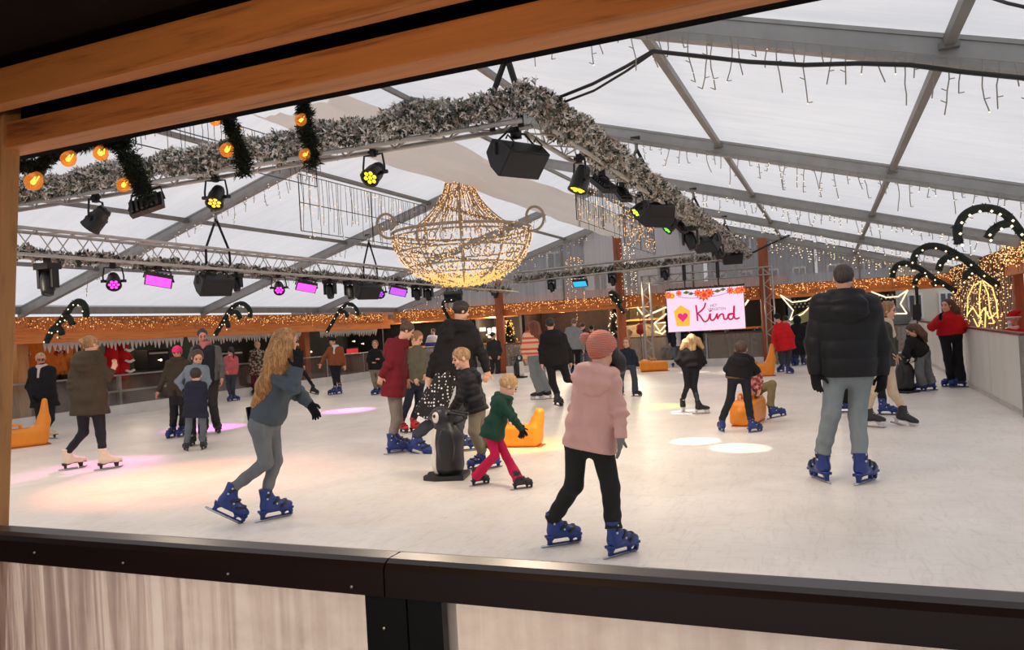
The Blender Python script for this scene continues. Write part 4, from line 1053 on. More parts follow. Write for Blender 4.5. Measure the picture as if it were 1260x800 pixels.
rope_figure('light_figure', 'angular rope-light star behind the truss tower left of the screen', [[(784, 378), (793, 390), (806, 384), (820, 378)], [(820, 386), (805, 398), (819, 397)], [(805, 398), (812, 408), (819, 400)], [(806, 408), (815, 411), (819, 407)]], fy, ROPEW, .03)
rope_figure('light_figure', 'short rope-light stroke right of the screen', [[(914, 379), (921, 369)]], fy, ROPEW, .03)
# white icicle fringe under the left fascia, one zig-zag strip per bay
FR = mat('white_fringe', rgb(196, 192, 190), .8, .08)
for i, (ya, yb) in enumerate(((11.8, 15.8), (15.95, 20.8), (21.8, 25.4))):
    rr = random.Random(100+i); b = MB(); y = ya; poly = [(ya, 1.87)]
    low = []
    while y < yb-.1:
        wd = rr.uniform(.07, .15); low.append((y, 1.83)); low.append((y+wd*.5, 1.83-rr.uniform(.08, .24))); y += wd
    for k in range(0, len(low), 2):
        a, t = low[k], low[k+1]; e = low[k+2][0] if k+2 < len(low) else yb
        b.prism([(a[0], 1.88), (e, 1.88), (e, 1.83), (t[0]+.008, t[1]), (t[0]-.008, t[1]), (a[0], 1.83)], 'x', -16.07, -16.055)
    o = b.build('icicle_fringe', FR, None, False, (-16.06, (ya+yb)/2, 1.85))
    tag(o, ('white cut-out icicle fringe under the left fascia above the red suits', 'white cut-out icicle fringe under the left fascia above the pink-jacketed child', 'white cut-out icicle fringe under the left fascia at its far end')[i], 'fringe', 'white icicle fringes')
# ================================================================== stalls, houses and small things round the rink
STALL = mat('stall_dark', rgb(58, 60, 60), .85, .2, 3, .1); STALL2 = mat('stall_green_grey', rgb(74, 84, 82), .85, .15, 3, .1)
BLK = mat('matt_black', rgb(20, 20, 21), .8, .2, 8, .1); RED = cloth('santa_red', rgb(186, 24, 34)); WHITE = mat('white_trim', rgb(222, 218, 214), .8, .06)
def stall(label, ya, yb, back, counter, name='market_stall'):
    root = empty(name, (-17.6, (ya+yb)/2, 0), label, 'stall', 'stalls behind the left barrier')
    b = MB(); b.bbox((-18.9, ya, -.05), (-18.8, yb, 2.4)); b.bbox((-18.8, ya, -.05), (-17.1, ya+.08, 2.3)); b.bbox((-18.8, yb-.08, -.05), (-17.1, yb, 2.3)); part(b, 'back_wall', back, root)
    b = MB(); b.bbox((-19, ya, 2.3), (-16.2, yb, 2.4)); part(b, 'roof', DARK, root)
    b = MB(); b.bbox((-17.12, ya, -.05), (-17.06, yb, .9)); part(b, 'counter_front', counter, root)
    b = MB(); b.bbox((-17.5, ya, .9), (-17.0, yb, .95)); part(b, 'counter_top', WOOD_D, root)
    return root
STW = woodmat('stall_brown_boards', rgb(104, 78, 66), rgb(66, 48, 42), 4, .7, 'z')
stall('wooden food stall behind the old woman in black, nearest the hut post', 8.5, 13.4, WOOD_Y, STW)
stall('grey-green stall with hanging red suits behind the left barrier', 13.5, 17.6, STALL2, STW)
stall('dark stall behind the pink-jacketed child', 17.7, 21.7, STALL, STW)
stall('dark stall with a small red sign behind the brown-jacketed skater', 21.8, 27.5, STALL, STW)
for k, (px, py) in enumerate(((25, 447), (35, 450), (62, 447), (78, 449), (83, 452), (99, 449), (107, 452))):
    p = on_x(px, py, -17.3); p[2] = .95; root = empty('bread_basket', p, 'small basket of golden bread on the food stall counter', 'basket', 'baskets on the food stall counter')
    b = MB(); b.lathe([(.12, 0), (.17, .13), (.18, .15), (.16, .15)], 12, p); part(b, 'basket', WOOD_D, root, True)
    for j in range(5):
        a = j*1.26; b = MB(); b.ball(p+np.array([.08*math.cos(a), .08*math.sin(a), .17]), .065, 8, 5); part(b, 'bread_roll', mat('bread_crust', rgb(196, 128, 56), .7, .25, 10), root, True)
b = MB(); p = on_x(31, 446, -17.2); b.ball(p, .06, 10, 6); b.lathe([(.03, .05), (.025, .09), (.01, .1)], 8, p); tag(b.build('stall_lamp', emit('lamp_warm', (1, .75, .4, 1), 4), None, True, tuple(p)), 'small round lamp glowing in the food stall', 'lamp')
def striped_garland(label, pix, X):
    b = [MB(), MB()]; P = [on_x(px, py, X) for px, py in pix]; n = 12; q = [P[0]+(P[1]-P[0])*k/n for k in range(n+1)]
    root = empty('bunting', q[n//2], label, 'bunting')
    for k in range(n): b[k % 2].tube([q[k]+[0, 0, .04*math.sin(k)], q[k+1]+[0, 0, .04*math.sin(k+1)]], .05, 6)
    part(b[0], 'red_bands', RED, root, True); part(b[1], 'white_bands', WHITE, root, True)
striped_garland('red and white striped bunting in the food stall left of the olive coat', [(68, 436), (93, 423)], -17.4)
striped_garland('red and white striped bunting beside the hut post in the food stall', [(20, 441), (36, 434)], -17.4)
def hung_suit(label, px, py0, py1, w, white):
    t = on_x(px, py0, -16.9); bt = on_x(px, py1, -16.9); h = t[2]-bt[2]; root = empty('santa_suit', t, label, 'costume', 'red suits hanging in the stall')
    def f(P):
        d = cone(P, t-[0, 0, .12], bt+[0, 0, .1], w*.42, w*.55); d = smin(d, cone(P, t-[0, 0, .14], t+[0, w*.75, -.5*h], .07, .06), .06); d = smin(d, cone(P, t-[0, 0, .14], t+[0, -w*.75, -.5*h], .07, .06), .06)
        return d+.012*wob(P, 14)
    lo = np.array([t[0]-.3, t[1]-.5, bt[2]-.1]); hi = np.array([t[0]+.3, t[1]+.5, t[2]+.1]); sdf_mesh('coat', f, lo, hi, .03, RED, root, t)
    if white:
        for dz in (.14, .34, .52):
            b = MB(); b.tube([t+np.array([.24, w*.35*math.cos(a), -dz*h/.62+.02*math.sin(a*3)]) for a in np.linspace(0, PI, 8)], .035, 6); part(b, 'white_trim', WHITE, root, True)
    b = MB(); b.tube([t+[0, -.16, -.05], t+[0, 0, .04], t+[0, .16, -.05]], .012, 5); b.tube([t+[0, 0, .04], t+[0, 0, .14]], .008, 5); part(b, 'hanger', BLK, root)
hung_suit('plain red suit hanging in the stall right of the olive coat', 137, 423, 462, .34, False)
hung_suit('red suit with white trim hanging in the stall right of the olive coat', 150, 422, 464, .36, True)
def box_thing(name, label, cat, px0, py0, px1, py1, X, dep, m, extra=None):
    a = on_x(px0, py0, X); c = on_x(px1, py1, X); lo = np.minimum(a, c); hi = np.maximum(a, c); lo[0] = X-dep; hi[0] = X
    root = empty(name, ((lo+hi)/2)*[1, 1, 0]+[0, 0, lo[2]], label, cat); b = MB(); b.bbox(lo, hi); part(b, 'body', m, root, bevel=.01)
    b = MB(); b.bbox((hi[0], lo[1]+.05, hi[2]-.12), (hi[0]+.02, hi[1]-.05, hi[2]-.07)); part(b, 'front_trim', STEEL, root)
    return root
box_thing('equipment_case', 'large black case on the counter of the grey-green stall', 'case', 181, 431, 209, 453, -17.2, .5, BLK)
box_thing('equipment_case', 'black case on the counter of the dark stall behind the pink jacket', 'case', 270, 432, 300, 452, -17.2, .5, BLK)
for lab, px, py in (('small white lamp on the large black case', 198, 443), ('small lamp in the dark stall beside the wooden post', 383, 433), ('small lamp over the red sign in the farthest left stall', 436, 420), ('small lamp right of the red sign in the farthest left stall', 447, 423)):
    p = on_x(px, py, -17.1); b = MB(); b.ball(p, .035, 8, 5); b.tube([p, p-[.1, 0, 0]], .012, 5); tag(b.build('stall_lamp', BULB_C, None, True, tuple(p)), lab, 'lamp', 'small lamps in the left stalls')
p = on_x(433, 433, -17.3); root = empty('lit_sign', p, 'small red lit sign in the farthest left stall', 'sign')
b = MB(); b.bbox(p-[.05, .42, .16], p+[.02, .42, .16]); part(b, 'casing', BLK, root)
b = MB(); b.bbox(p+[.02, -.38, -.12], p+[.03, .38, .12]); part(b, 'panel', emit('sign_red', (.8, .03, .05, 1), .7), root)
b = MB(); p = on_x(146, 462, -16.7); b.bbox((p[0]-.04, p[1]-.04, 0), (p[0]+.04, p[1]+.04, 1.0)); b.bbox((p[0]-.03, p[1]-1.0, .55), (p[0]+.03, p[1]+1.6, .6)); tag(b.build('queue_rail', mat('pale_rail', rgb(170, 164, 158), .5), None, False, (p[0], p[1], 0)), 'pale rail with one upright behind the left barrier', 'rail')

# ------------------------------------------------------------------ beyond the far barrier
def pxbox(b, x0, y0, x1, y1, Y, d=.1):
    ym = (y0+y1)/2; xm = (x0+x1)/2; a = on_y(x0, ym, Y); c = on_y(x1, ym, Y); t = on_y(xm, y0, Y); u = on_y(xm, y1, Y)
    b.bbox((a[0], Y, u[2]), (c[0], Y+d, t[2])); return np.array([(a[0]+c[0])/2, Y, u[2]])
def house(label, x0, x1, Y, z, wall, roofm, wins, gable=0.0, wz=((2.6, 3.6), (4.4, 5.4)), name='house'):
    root = empty(name, ((x0+x1)/2, Y, -.4), label, 'house', 'houses beyond the tent'); xm = (x0+x1)/2
    b = MB()
    if gable: b.prism([(x0, -.4), (x1, -.4), (x1, z), (xm, z+gable), (x0, z)], 'y', Y, Y+6)
    else: b.bbox((x0, Y, -.4), (x1, Y+6, z))
    part(b, 'wall', wall, root)
    b = MB()
    if gable:
        for sg, xe in ((-1, x0-.3), (1, x1+.3)): b.prism([(xe, z-.15), (xm, z+gable+.05), (xm, z+gable+.2), (xe, z)], 'y', Y-.25, Y+6.2)
    else: b.bbox((x0-.2, Y-.2, z), (x1+.2, Y+6, z+.3))
    part(b, 'roof', roofm, root)
    for k in range(wins):
        x = x0+(x1-x0)*(k+.5)/wins; w = min(.9, (x1-x0)/wins*.5)
        for a, c in wz:
            b = MB(); b.bbox((x-w/2, Y-.06, a), (x+w/2, Y+.02, c)); f = part(b, 'window_frame', WHITE, root)
            b = MB(); b.bbox((x-w/2+.07, Y-.08, a+.07), (x-.03, Y-.05, c-.07)); b.bbox((x+.03, Y-.08, a+.07), (x+w/2-.07, Y-.05, c-.07)); subpart(b, 'pane', mat('dark_pane', rgb(70, 76, 84), .15, .1, 3, 0), root, f)
TILE = mat('red_roof_tiles', rgb(128, 74, 60), .8, .2, 20, .2); SLATE = mat('slate_roof', rgb(92, 94, 100), .7, .15, 20, .2)
house('tall grey house beyond the left half of the gable', -30, -11.5, 38, 8.5, mat('grey_render', rgb(128, 130, 136), .9, .08, 2), SLATE, 6)
house('pale gabled house seen through the gable left of the screen', -9.2, -5.3, 30.5, 5.0, mat('pale_render', rgb(206, 204, 202), .9, .06, 2), SLATE, 3, 1.8, ((2.9, 3.9),))
house('blue-grey house beyond the gable behind the screen', -5.2, -.6, 37, 7.5, mat('blue_grey_render', rgb(132, 136, 144), .9, .08, 2), SLATE, 4)
house('dark ribbed facade beyond the right half of the gable', -.4, 7, 37, 8.0, mat('ribbed_facade', rgb(108, 108, 114), .8, .3, 3, .2, .01, 0, (4, 1, .05)), SLATE, 5)
house('cream townhouse beyond the right end of the far barrier', 2.3, 5.2, 30.5, 7.0, mat('cream_render', rgb(204, 196, 182), .9, .05, 2), SLATE, 3, 0, ((1.1, 2.0), (2.9, 3.9)))
def far_stall(label, x0, x1, Y, body, front, roofm=TILE, z=2.25, cz=1.0):
    root = empty('market_hut', ((x0+x1)/2, Y+1, -.4), label, 'stall', 'market huts beyond the far barrier')
    b = MB(); b.bbox((x0, Y+1.6, -.4), (x1, Y+1.7, z)); b.bbox((x0, Y, -.4), (x0+.1, Y+1.6, z)); b.bbox((x1-.1, Y, -.4), (x1, Y+1.6, z)); part(b, 'wall', body, root)
    b = MB(); b.bbox((x0, Y-.05, -.4), (x1, Y+.05, cz)); part(b, 'counter_front', front, root)
    b = MB(); b.bbox((x0, Y-.25, cz), (x1, Y+.35, cz+.06)); part(b, 'counter_top', WOOD, root)
    b = MB(); b.prism([(Y-.5, z), (Y+2, z+.55), (Y+2, z+.65), (Y-.5, z+.1)], 'x', x0-.04, x1+.04); part(b, 'roof', roofm, root)
    b = MB(); b.bbox((x0, Y-.45, z-.22), (x1, Y-.38, z+.08)); part(b, 'fascia', WOOD, root)
    return root
far_stall('dark market hut beyond the far barrier behind the burgundy coat', -19, -13.4, 28.5, STALL, STALL)
far_stall('grey market hut with white window frames left of the left timber post', -13.2, -11.2, 28.2, mat('grey_boards', rgb(108, 104, 100), .8, .2, 6, .2, .01, 0, (4, 1, .2)), mat('grey_boards', rgb(108, 104, 100)))
far_stall('orange timber market hut behind the striped sweater', -11.0, -7.6, 28.0, WOOD_D, WOOD, TILE, 2.3, 1.25)
far_stall('straw-coloured market hut behind the grey sweater', -7.4, -5.6, 28.4, mat('straw_boards', rgb(150, 128, 92), .85, .25, 8, .2), mat('straw_boards', rgb(150, 128, 92)), TILE, 2.3, 1.6)
far_stall('dark market hut behind the screen', -5.4, -1.4, 28.0, BLK, STALL, TILE, 2.3, 1.1)
far_stall('dark market hut with scalloped lights behind the black puffer jacket', -1.2, 2.0, 28.0, BLK, mat('brown_boards', rgb(110, 88, 78), .8, .2, 6), SLATE, 2.3, .9)
b = MB(); rr = random.Random(5)
for r_ in range(3):
    for k in range(26): x = -1.2+3.2*k/25+.06*(r_ % 2); b.ball((x, 27.5, 1.95-.1*r_), .035, 5, 3)
root = empty('scalloped_lights', (.4, 27.5, 1.9), 'rows of dangling pale baubles on the dark hut behind the puffer jacket', 'baubles'); part(b, 'baubles', mat('pale_bauble', rgb(186, 180, 172), .4, .1), root)['kind'] = 'stuff'
# white window frames on the grey hut
root = empty('notice_board', on_y(596, 405, 28.1), 'white framed notice boards on the grey hut left of the left timber post', 'board'); b = MB()
for x0, y0, x1, y1 in ((590, 403, 597, 408), (600, 404, 604, 416), (606, 403, 610, 420), (598, 411, 610, 413)): pxbox(b, x0, y0, x1, y1, 28.08, .05)
part(b, 'frame', WHITE, root)
# fir tree with lights
def fir(label, base, h, r, seed, lit, m=BULB_W):
    base = np.array(base, float); root = empty('christmas_tree', base, label, 'tree'); rng = np.random.default_rng(seed); n = 1600
    t = rng.uniform(0, 1, n)**.75; rad = r*(1-t)*(.55+.45*rng.uniform(size=n)); a = rng.uniform(0, 2*PI, n)
    c = np.stack([rad*np.cos(a), rad*np.sin(a), .15*h+t*h*.85], 1); d = np.stack([np.cos(a), np.sin(a), -.3+0*a], 1); s = np.stack([-np.sin(a), np.cos(a), 0*a], 1); L = .13*(1.15-t)[:, None]
    V = np.stack([c-s*.03, c+s*.03, c+d*L], 1).reshape(-1, 3); o = arr_mesh('foliage', V, np.arange(3*n).reshape(n, 3), [CANE, CANE2], root, False)
    o.data.polygons.foreach_set('material_index', rng.integers(0, 2, n).astype(np.int32))
    b = MB(); b.lathe([(.05, 0), (.03, h*.6), (.005, h)], 8, base); b.lathe([(r*.75, .12*h), (r*.4, .5*h), (.01, h*.96)], 10, base); part(b, 'trunk', CANE, root, True)
    k = rng.choice(n, lit); bulbs(c[k]+base+d[k]*.08, .024, m, root)
g = on_y(629, 455, 26.6); fir('fir tree with golden lights standing behind the far barrier beside the left timber post', (g[0], 26.6, 0), 1.95, .62, 3, 150, BULB_Y)
g = on_y(757, 430, 27.3); fir('fir tree with white lights behind the far barrier beside the middle timber post', (g[0], 27.3, 0), 2.0, .45, 5, 60, BULB_C)
# round traffic mirror and its black post at the right end of the far barrier
p = on_y(1108, 390, 26.4); root = empty('round_sign', (p[0], 26.4, -.06), 'round grey-backed sign on a post beyond the far barrier, left of the woman in red', 'sign')
b = MB(); b.lathe([(.30, 0), (.30, .03), (.27, .045)], 24, p, Matrix.Rotation(PI/2, 3, 'X')); part(b, 'disc', mat('sign_grey', rgb(128, 134, 138), .4, .1), root, True)
b = MB(); b.lathe([(.315, -.01), (.32, .01), (.315, .035)], 24, p+[0, .03, 0], Matrix.Rotation(PI/2, 3, 'X'), cap=False); part(b, 'rim', BLACKM, root, True)
b = MB(); b.tube([(p[0], 26.45, -.06), (p[0], 26.45, p[2]+.1)], .03, 8); part(b, 'post', STEEL, root, True)
p = on_y(1117, 425, 26.0); root = empty('notice_board', p, 'small striped notice hanging on the far barrier under the round sign', 'board'); b = MB(); b.bbox(p+[-.2, -.02, -.22], p+[.2, .0, .16]); part(b, 'panel', WHITE, root)
b = MB(); b.bbox(p+[-.2, -.03, -.14], p+[.2, -.02, -.06]); part(b, 'orange_band', mat('orange_band', rgb(214, 120, 60)), root)
b = MB(); b.bbox(p+[-.2, -.03, 0], p+[.2, -.02, .08]); part(b, 'grey_band', mat('sign_grey', rgb(128, 134, 138)), root)
p0 = on_y(1128, 352, 25.6); b = MB(); b.tube([(p0[0], 25.6, -.02), (p0[0]-.02, 25.6, p0[2])], .055, 8); b.bbox((p0[0]-.16, 25.5, 1.15), (p0[0]+.06, 25.62, 1.6)); tag(b.build('lamp_post', BLACKM, None, False, (p0[0], 25.6, 0)), 'slim black post standing at the right end of the far barrier', 'post')
# green canopy beyond the barrier
root = empty('canopy', on_y(985, 385, 27.2), 'sloping pale green canopy behind the far barrier, left of the puffer jacket', 'canopy'); a, c, d, e = on_y(962, 398, 27.2), on_y(1012, 372, 27.2), on_y(1016, 388, 27.2), on_y(968, 404, 27.2)
b = MB(); V = [a, c, d, e]; b.add(V+[v+np.array([0, .5, .04]) for v in V], [(0, 1, 2, 3), (7, 6, 5, 4), (0, 4, 5, 1), (1, 5, 6, 2), (2, 6, 7, 3), (3, 7, 4, 0)]); part(b, 'sheet', mat('pale_green_canvas', rgb(168, 178, 128), .8, .08), root)
b = MB(); b.tube([d, d*[1, 1, 0]], .025, 6); b.tube([e, e*[1, 1, 0]], .025, 6); part(b, 'pole', STEEL, root)
# planting hung on the barrier under the screen
b = MB(); rr = random.Random(8); root = empty('decorated_twigs', (-3.4, 25.7, .9), 'tangle of twigs with pale baubles behind the far barrier under the screen', 'decoration')
for k in range(46):
    x = rr.uniform(-4.9, -1.9); z = rr.uniform(.55, 1.15); p = np.array([x, 25.62+rr.uniform(0, .15), z]); b.tube([p, p+np.array([rr.uniform(-.2, .2), 0, rr.uniform(-.1, .25)])], .012, 4)
part(b, 'twigs', WIRE_D, root); part(sum_ := MB(), 'x', WIRE_D, root) if False else None
bulbs([(rr.uniform(-4.9, -1.9), 25.58+rr.uniform(0, .1), rr.uniform(.6, 1.15)) for k in range(90)], .022, mat('pale_bauble', rgb(186, 180, 172)), root, 'baubles')
# plain red heart lamp beside the truss tower
p = on_y(788, 405, 26.2); root = empty('lantern', p, 'red lantern behind the far barrier left of the truss tower', 'lantern'); b = MB(); b.lathe([(.05, -.18), (.14, -.14), (.16, 0), (.12, .14), (.05, .2)], 12, p); part(b, 'body', mat('lantern_red', rgb(176, 30, 40), .4), root, True)
b = MB(); b.tube([p+[0, 0, .2], p+[0, 0, .42]], .015, 6); b.tube([p-[0, 0, .18], p*[1, 1, 0]], .02, 6); part(b, 'pole', BLACKM, root)
# ================================================================== ice skates (built once, shared by all wearers)
SK_BLUE = mat('skate_blue_plastic', rgb(24, 50, 118), .38, .15, 14, .05); SK_DARK = mat('skate_black', rgb(24, 24, 27), .45, .2, 14, .1)
SK_WHITE = mat('skate_cream_leather', rgb(214, 196, 172), .5, .1, 14, .1); SK_RED = mat('skate_red', rgb(190, 26, 34), .4, .15, 14, .1)
SK_SOLE = mat('skate_brown_sole', rgb(52, 38, 34), .5, .1, 14, 0); BLADE = mat('skate_blade_steel', rgb(188, 188, 190), .25, .05, 14, 0, 0, .85)
HOLD_W = mat('skate_white_holder', rgb(214, 214, 214), .4, .05, 14, 0); SK_STUD = mat('skate_stud', rgb(190, 196, 210), .35, .05, 14, 0)
def boot_sdf(P):
    d = cone(P, (0, -.066, .13), (0, -.082, .285), .052, .056)
    d = smin(d, cone(P, (0, -.082, .125), (0, .06, .118), .047, .046), .05)
    d = smin(d, ellip(P, (0, .105, .112), (.047, .062, .04)), .04)
    d = smin(d, cone(P, (0, .01, .145), (0, -.055, .22), .036, .034), .04)
    d = np.maximum(d, .082-P[:, 2]); d = np.maximum(d, P[:, 2]-.287)
    return d
def _mesh(V, F, m):
    me = bpy.data.meshes.new('skate_piece'); V = np.asarray(V, np.float32); 
    if isinstance(F, np.ndarray): F = F.tolist()
    me.from_pydata(V.tolist(), [], [tuple(f) for f in F]); me.materials.append(m); me.polygons.foreach_set('use_smooth', [True]*len(me.polygons)); return me
_bV, _bF = surfnet(boot_sdf, (-.07, -.15, .07), (.07, .18, .30), .0075)
def holder_rental():
    b = MB(); pr = [(-.142, .09), (.155, .088), (.168, .10), (.168, .084), (.15, .045), (.152, .024), (-.125, .024), (-.148, .06)]
    b.prism([(-.15, .095), (.165, .092), (.160, .072), (-.146, .072)], 'x', -.036, .036)             # sole plate
    b.prism([(-.146, .075), (-.07, .075), (-.098, .05), (-.10, .018), (-.135, .018), (-.135, .05)], 'x', -.016, .016)   # heel pillar
    b.prism([(.03, .075), (.155, .075), (.165, .05), (.15, .018), (.128, .018), (.135, .045), (.105, .055), (.085, .045), (.085, .018), (.06, .018), (.062, .045)], 'x', -.016, .016)  # toe pillar with its hole
    b.prism([(-.14, .018), (.155, .018), (.15, .030), (-.135, .030)], 'x', -.010, .010)
    return b
def holder_figure():
    b = MB(); b.prism([(-.14, .095), (.155, .092), (.155, .082), (-.02, .082), (-.06, .07), (-.14, .062)], 'x', -.038, .038); b.prism([(-.125, .07), (-.085, .07), (-.09, .022), (-.12, .022)], 'x', -.006, .006); b.prism([(.05, .085), (.12, .085), (.11, .022), (.07, .022)], 'x', -.006, .006); return b
def blade_piece():
    b = MB(); b.prism([(-.195, .004), (-.17, 0), (.14, 0), (.165, .012), (.172, .026), (.15, .024), (-.185, .022), (-.197, .014)], 'x', -.003, .003); return b
def straps():
    b = MB()
    for (y, z, ry, rz, t) in ((.055, .13, .05, .03, .5), (-.015, .165, .052, .05, .75), (-.075, .235, .062, .06, .1)):
        pts = []
        for k in range(9):
            a = -PI*.62+PI*1.24*k/8; pts.append((.056*math.sin(a), y+math.cos(a)*.052*math.sin(t+.9), z+math.cos(a)*.040*math.cos(t)-.005))
        b.tube(pts, .0115, 5)
    return b
def studs():
    b = MB()
    for s in (1, -1):
        for y, z in ((-.085, .20), (-.075, .255), (.0, .145)): b.ball((s*.055, y, z), .010, 6, 4)
    return b
def laces():
    b = MB()
    for k in range(6): t = k/5; y, z = .045-.10*t, .150+.095*t; b.tube([(-.028, y, z), (0, y+.012, z+.014), (.028, y, z)], .005, 5)
    return b
_bm = lambda b, m: _mesh(b.V, b.F, m)
SKATES = {}
def _strap_mesh():
    a = straps(); n = len(a.F); a.add(*(lambda q: (q.V, q.F))(studs())); me = _bm(a, SK_DARK); me.materials.append(SK_STUD)
    me.polygons.foreach_set('material_index', [0]*n+[1]*(len(a.F)-n)); return me
for nm, bm_, hold, hm, ex in (('blue', SK_BLUE, holder_rental, SK_BLUE, ((straps, SK_DARK, 'strap'),)), ('black', SK_DARK, holder_rental, SK_DARK, ((straps, SK_DARK, 'strap'), (laces, HOLD_W, 'lace'))),
                              ('white', SK_WHITE, holder_figure, SK_SOLE, ((laces, HOLD_W, 'lace'),)), ('red', SK_RED, holder_rental, SK_DARK, ((straps, SK_DARK, 'strap'),)), ('blackwhite', SK_DARK, holder_rental, HOLD_W, ((laces, HOLD_W, 'lace'),))):
    SKATES[nm] = [('skate', _mesh(_bV, _bF, bm_)), ('holder', _bm(hold(), hm)), ('blade', _bm(blade_piece(), BLADE))]+[(n, _strap_mesh() if nm == 'blue' else _bm(f(), m)) for f, m, n in ex]
def put_skate(kind, root, pos, R, S):
    M4 = Matrix.Identity(4)
    for i in range(3):
        for j in range(3): M4[i][j] = float(R[i][j]*S)
        M4[i][3] = float(pos[i]-root.location[i])
    o0 = None
    for n, me in SKATES[kind]:
        o = bpy.data.objects.new(n, me); COL.objects.link(o)
        if o0 is None: o.parent = root; o.matrix_local = M4; o0 = o
        else: o.parent = o0
    return o0

# ================================================================== people
SKIN = mat('skin', rgb(214, 164, 138), .55, .06, 20, .05); SKIN_R = mat('skin_flushed', rgb(206, 142, 122), .55, .06, 20, .05)
EYE = mat('eye_dark', rgb(34, 26, 24), .3, .1, 10, 0); LIP = mat('lip', rgb(168, 88, 84), .5, .05, 10, 0)
def fixmat(R):
    return np.array(R, float)
class Person:
    def __init__(s, label, base, S=1.0, d=None):
        s.S = S
        if d is None: g = ground(*base)
        else: g = at(base[0], base[1], d); g[2] = 0
        s.D = depth(g) if d is None else d
        s.root = empty('person', g, label, 'person')
        r = ray(*base); t = -np.array([r[0], r[1], 0]); s.tc = t/np.linalg.norm(t); s.rt = np.cross([0, 0, 1.0], s.tc); s.up = np.array([0, 0, 1.0])
        s.h = float(np.clip(s.D*.00125, .008, .019)); s.o = np.array(g)
    def J(s, p): return at(p[0], p[1], s.D+(p[2] if len(p) > 2 else 0))
    def H(s, a): a = math.radians(a); return math.cos(a)*s.tc+math.sin(a)*s.rt
    def mesh(s, name, f, pts, pad, m, h=None):
        P = np.array(pts); return sdf_mesh(name, f, P.min(0)-pad, P.max(0)+pad, h or s.h, m, s.root, s.o)
    def raw(s, f, pts, pad, h): P = np.array(pts); return surfnet(f, P.min(0)-pad, P.max(0)+pad, h)
    def headframe(s, c, face, tilt, roll=0):
        y = s.H(face); x = np.cross(y, s.up); z = s.up.copy(); t = math.radians(tilt)
        y2 = math.cos(t)*y-math.sin(t)*z; z2 = math.cos(t)*z+math.sin(t)*y; r = math.radians(roll)
        return np.stack([math.cos(r)*x+math.sin(r)*z2, y2, math.cos(r)*z2-math.sin(r)*x], 1)
def head_sdf(P, c, R, hh, nb, S):
    q = (P-c)@R/hh
    d = ellip(q, (0, -.05, .13), (.335, .42, .37)); d = smin(d, ellip(q, (0, .075, -.20), (.255, .265, .30)), .14)
    d = smin(d, ellip(q, (0, .30, .08), (.2, .06, .06)), .06)
    d = smin(d, cone(q, (0, .345, .03), (0, .425, -.10), .03, .052), .05)
    for sx in (1, -1):
        d = smax(d, -ellip(q, (sx*.135, .40, .025), (.085, .06, .055)), .05)
        d = smin(d, ellip(q, (sx*.335, -.04, -.03), (.045, .09, .13)), .03)
        d = smin(d, ellip(q, (sx*.16, .27, -.13), (.09, .07, .08)), .07)
    d = smin(d, ellip(q, (0, .325, -.27), (.10, .05, .035)), .03); d = smin(d, ellip(q, (0, .29, -.43), (.09, .07, .06)), .06)
    d *= hh
    return smin(d, cone(P, c+R@np.array([0, -.12, -.22])*hh, nb-np.array([0, 0, .04*S]), .205*hh, .062*S), .035)
def hand_sdf(P, w, a, th, S, curl, k=1.0, spread=.18):
    n = np.cross(a, th); q = (P-w)/S; B = np.stack([th, n, a], 1); q = q@B         # axes: thumb side, palm normal, along
    d = rbox(q, (0, 0, .05), (.040, .0145*k, .048), .014); d = smin(d, cone(q, (0, 0, -.03), (0, 0, .03), .028, .03), .02)
    for i, (x, L) in enumerate(((.030, .070), (.010, .078), (-.010, .073), (-.029, .057))):
        b = np.array([x, 0, .092]); c = curl*(1+.12*i); sp = spread*(1.5-i)/3
        m = b+np.array([sp, math.sin(c), math.cos(c)])*L*.5; e = m+np.array([sp*.6, math.sin(c*2.1), math.cos(c*2.1)])*L*.5
        d = smin(d, np.minimum(cone(q, b, m, .0092*k, .0088*k), cone(q, m, e, .0088*k, .0075*k)), .006)
    b = np.array([.032, .004, .030]); m = b+np.array([.036, .016, .026]); e = m+np.array([.014, .018, .030])
    return smin(d, np.minimum(cone(q, b, m, .0125*k, .010*k), cone(q, m, e, .010*k, .0085*k)), .012)*S
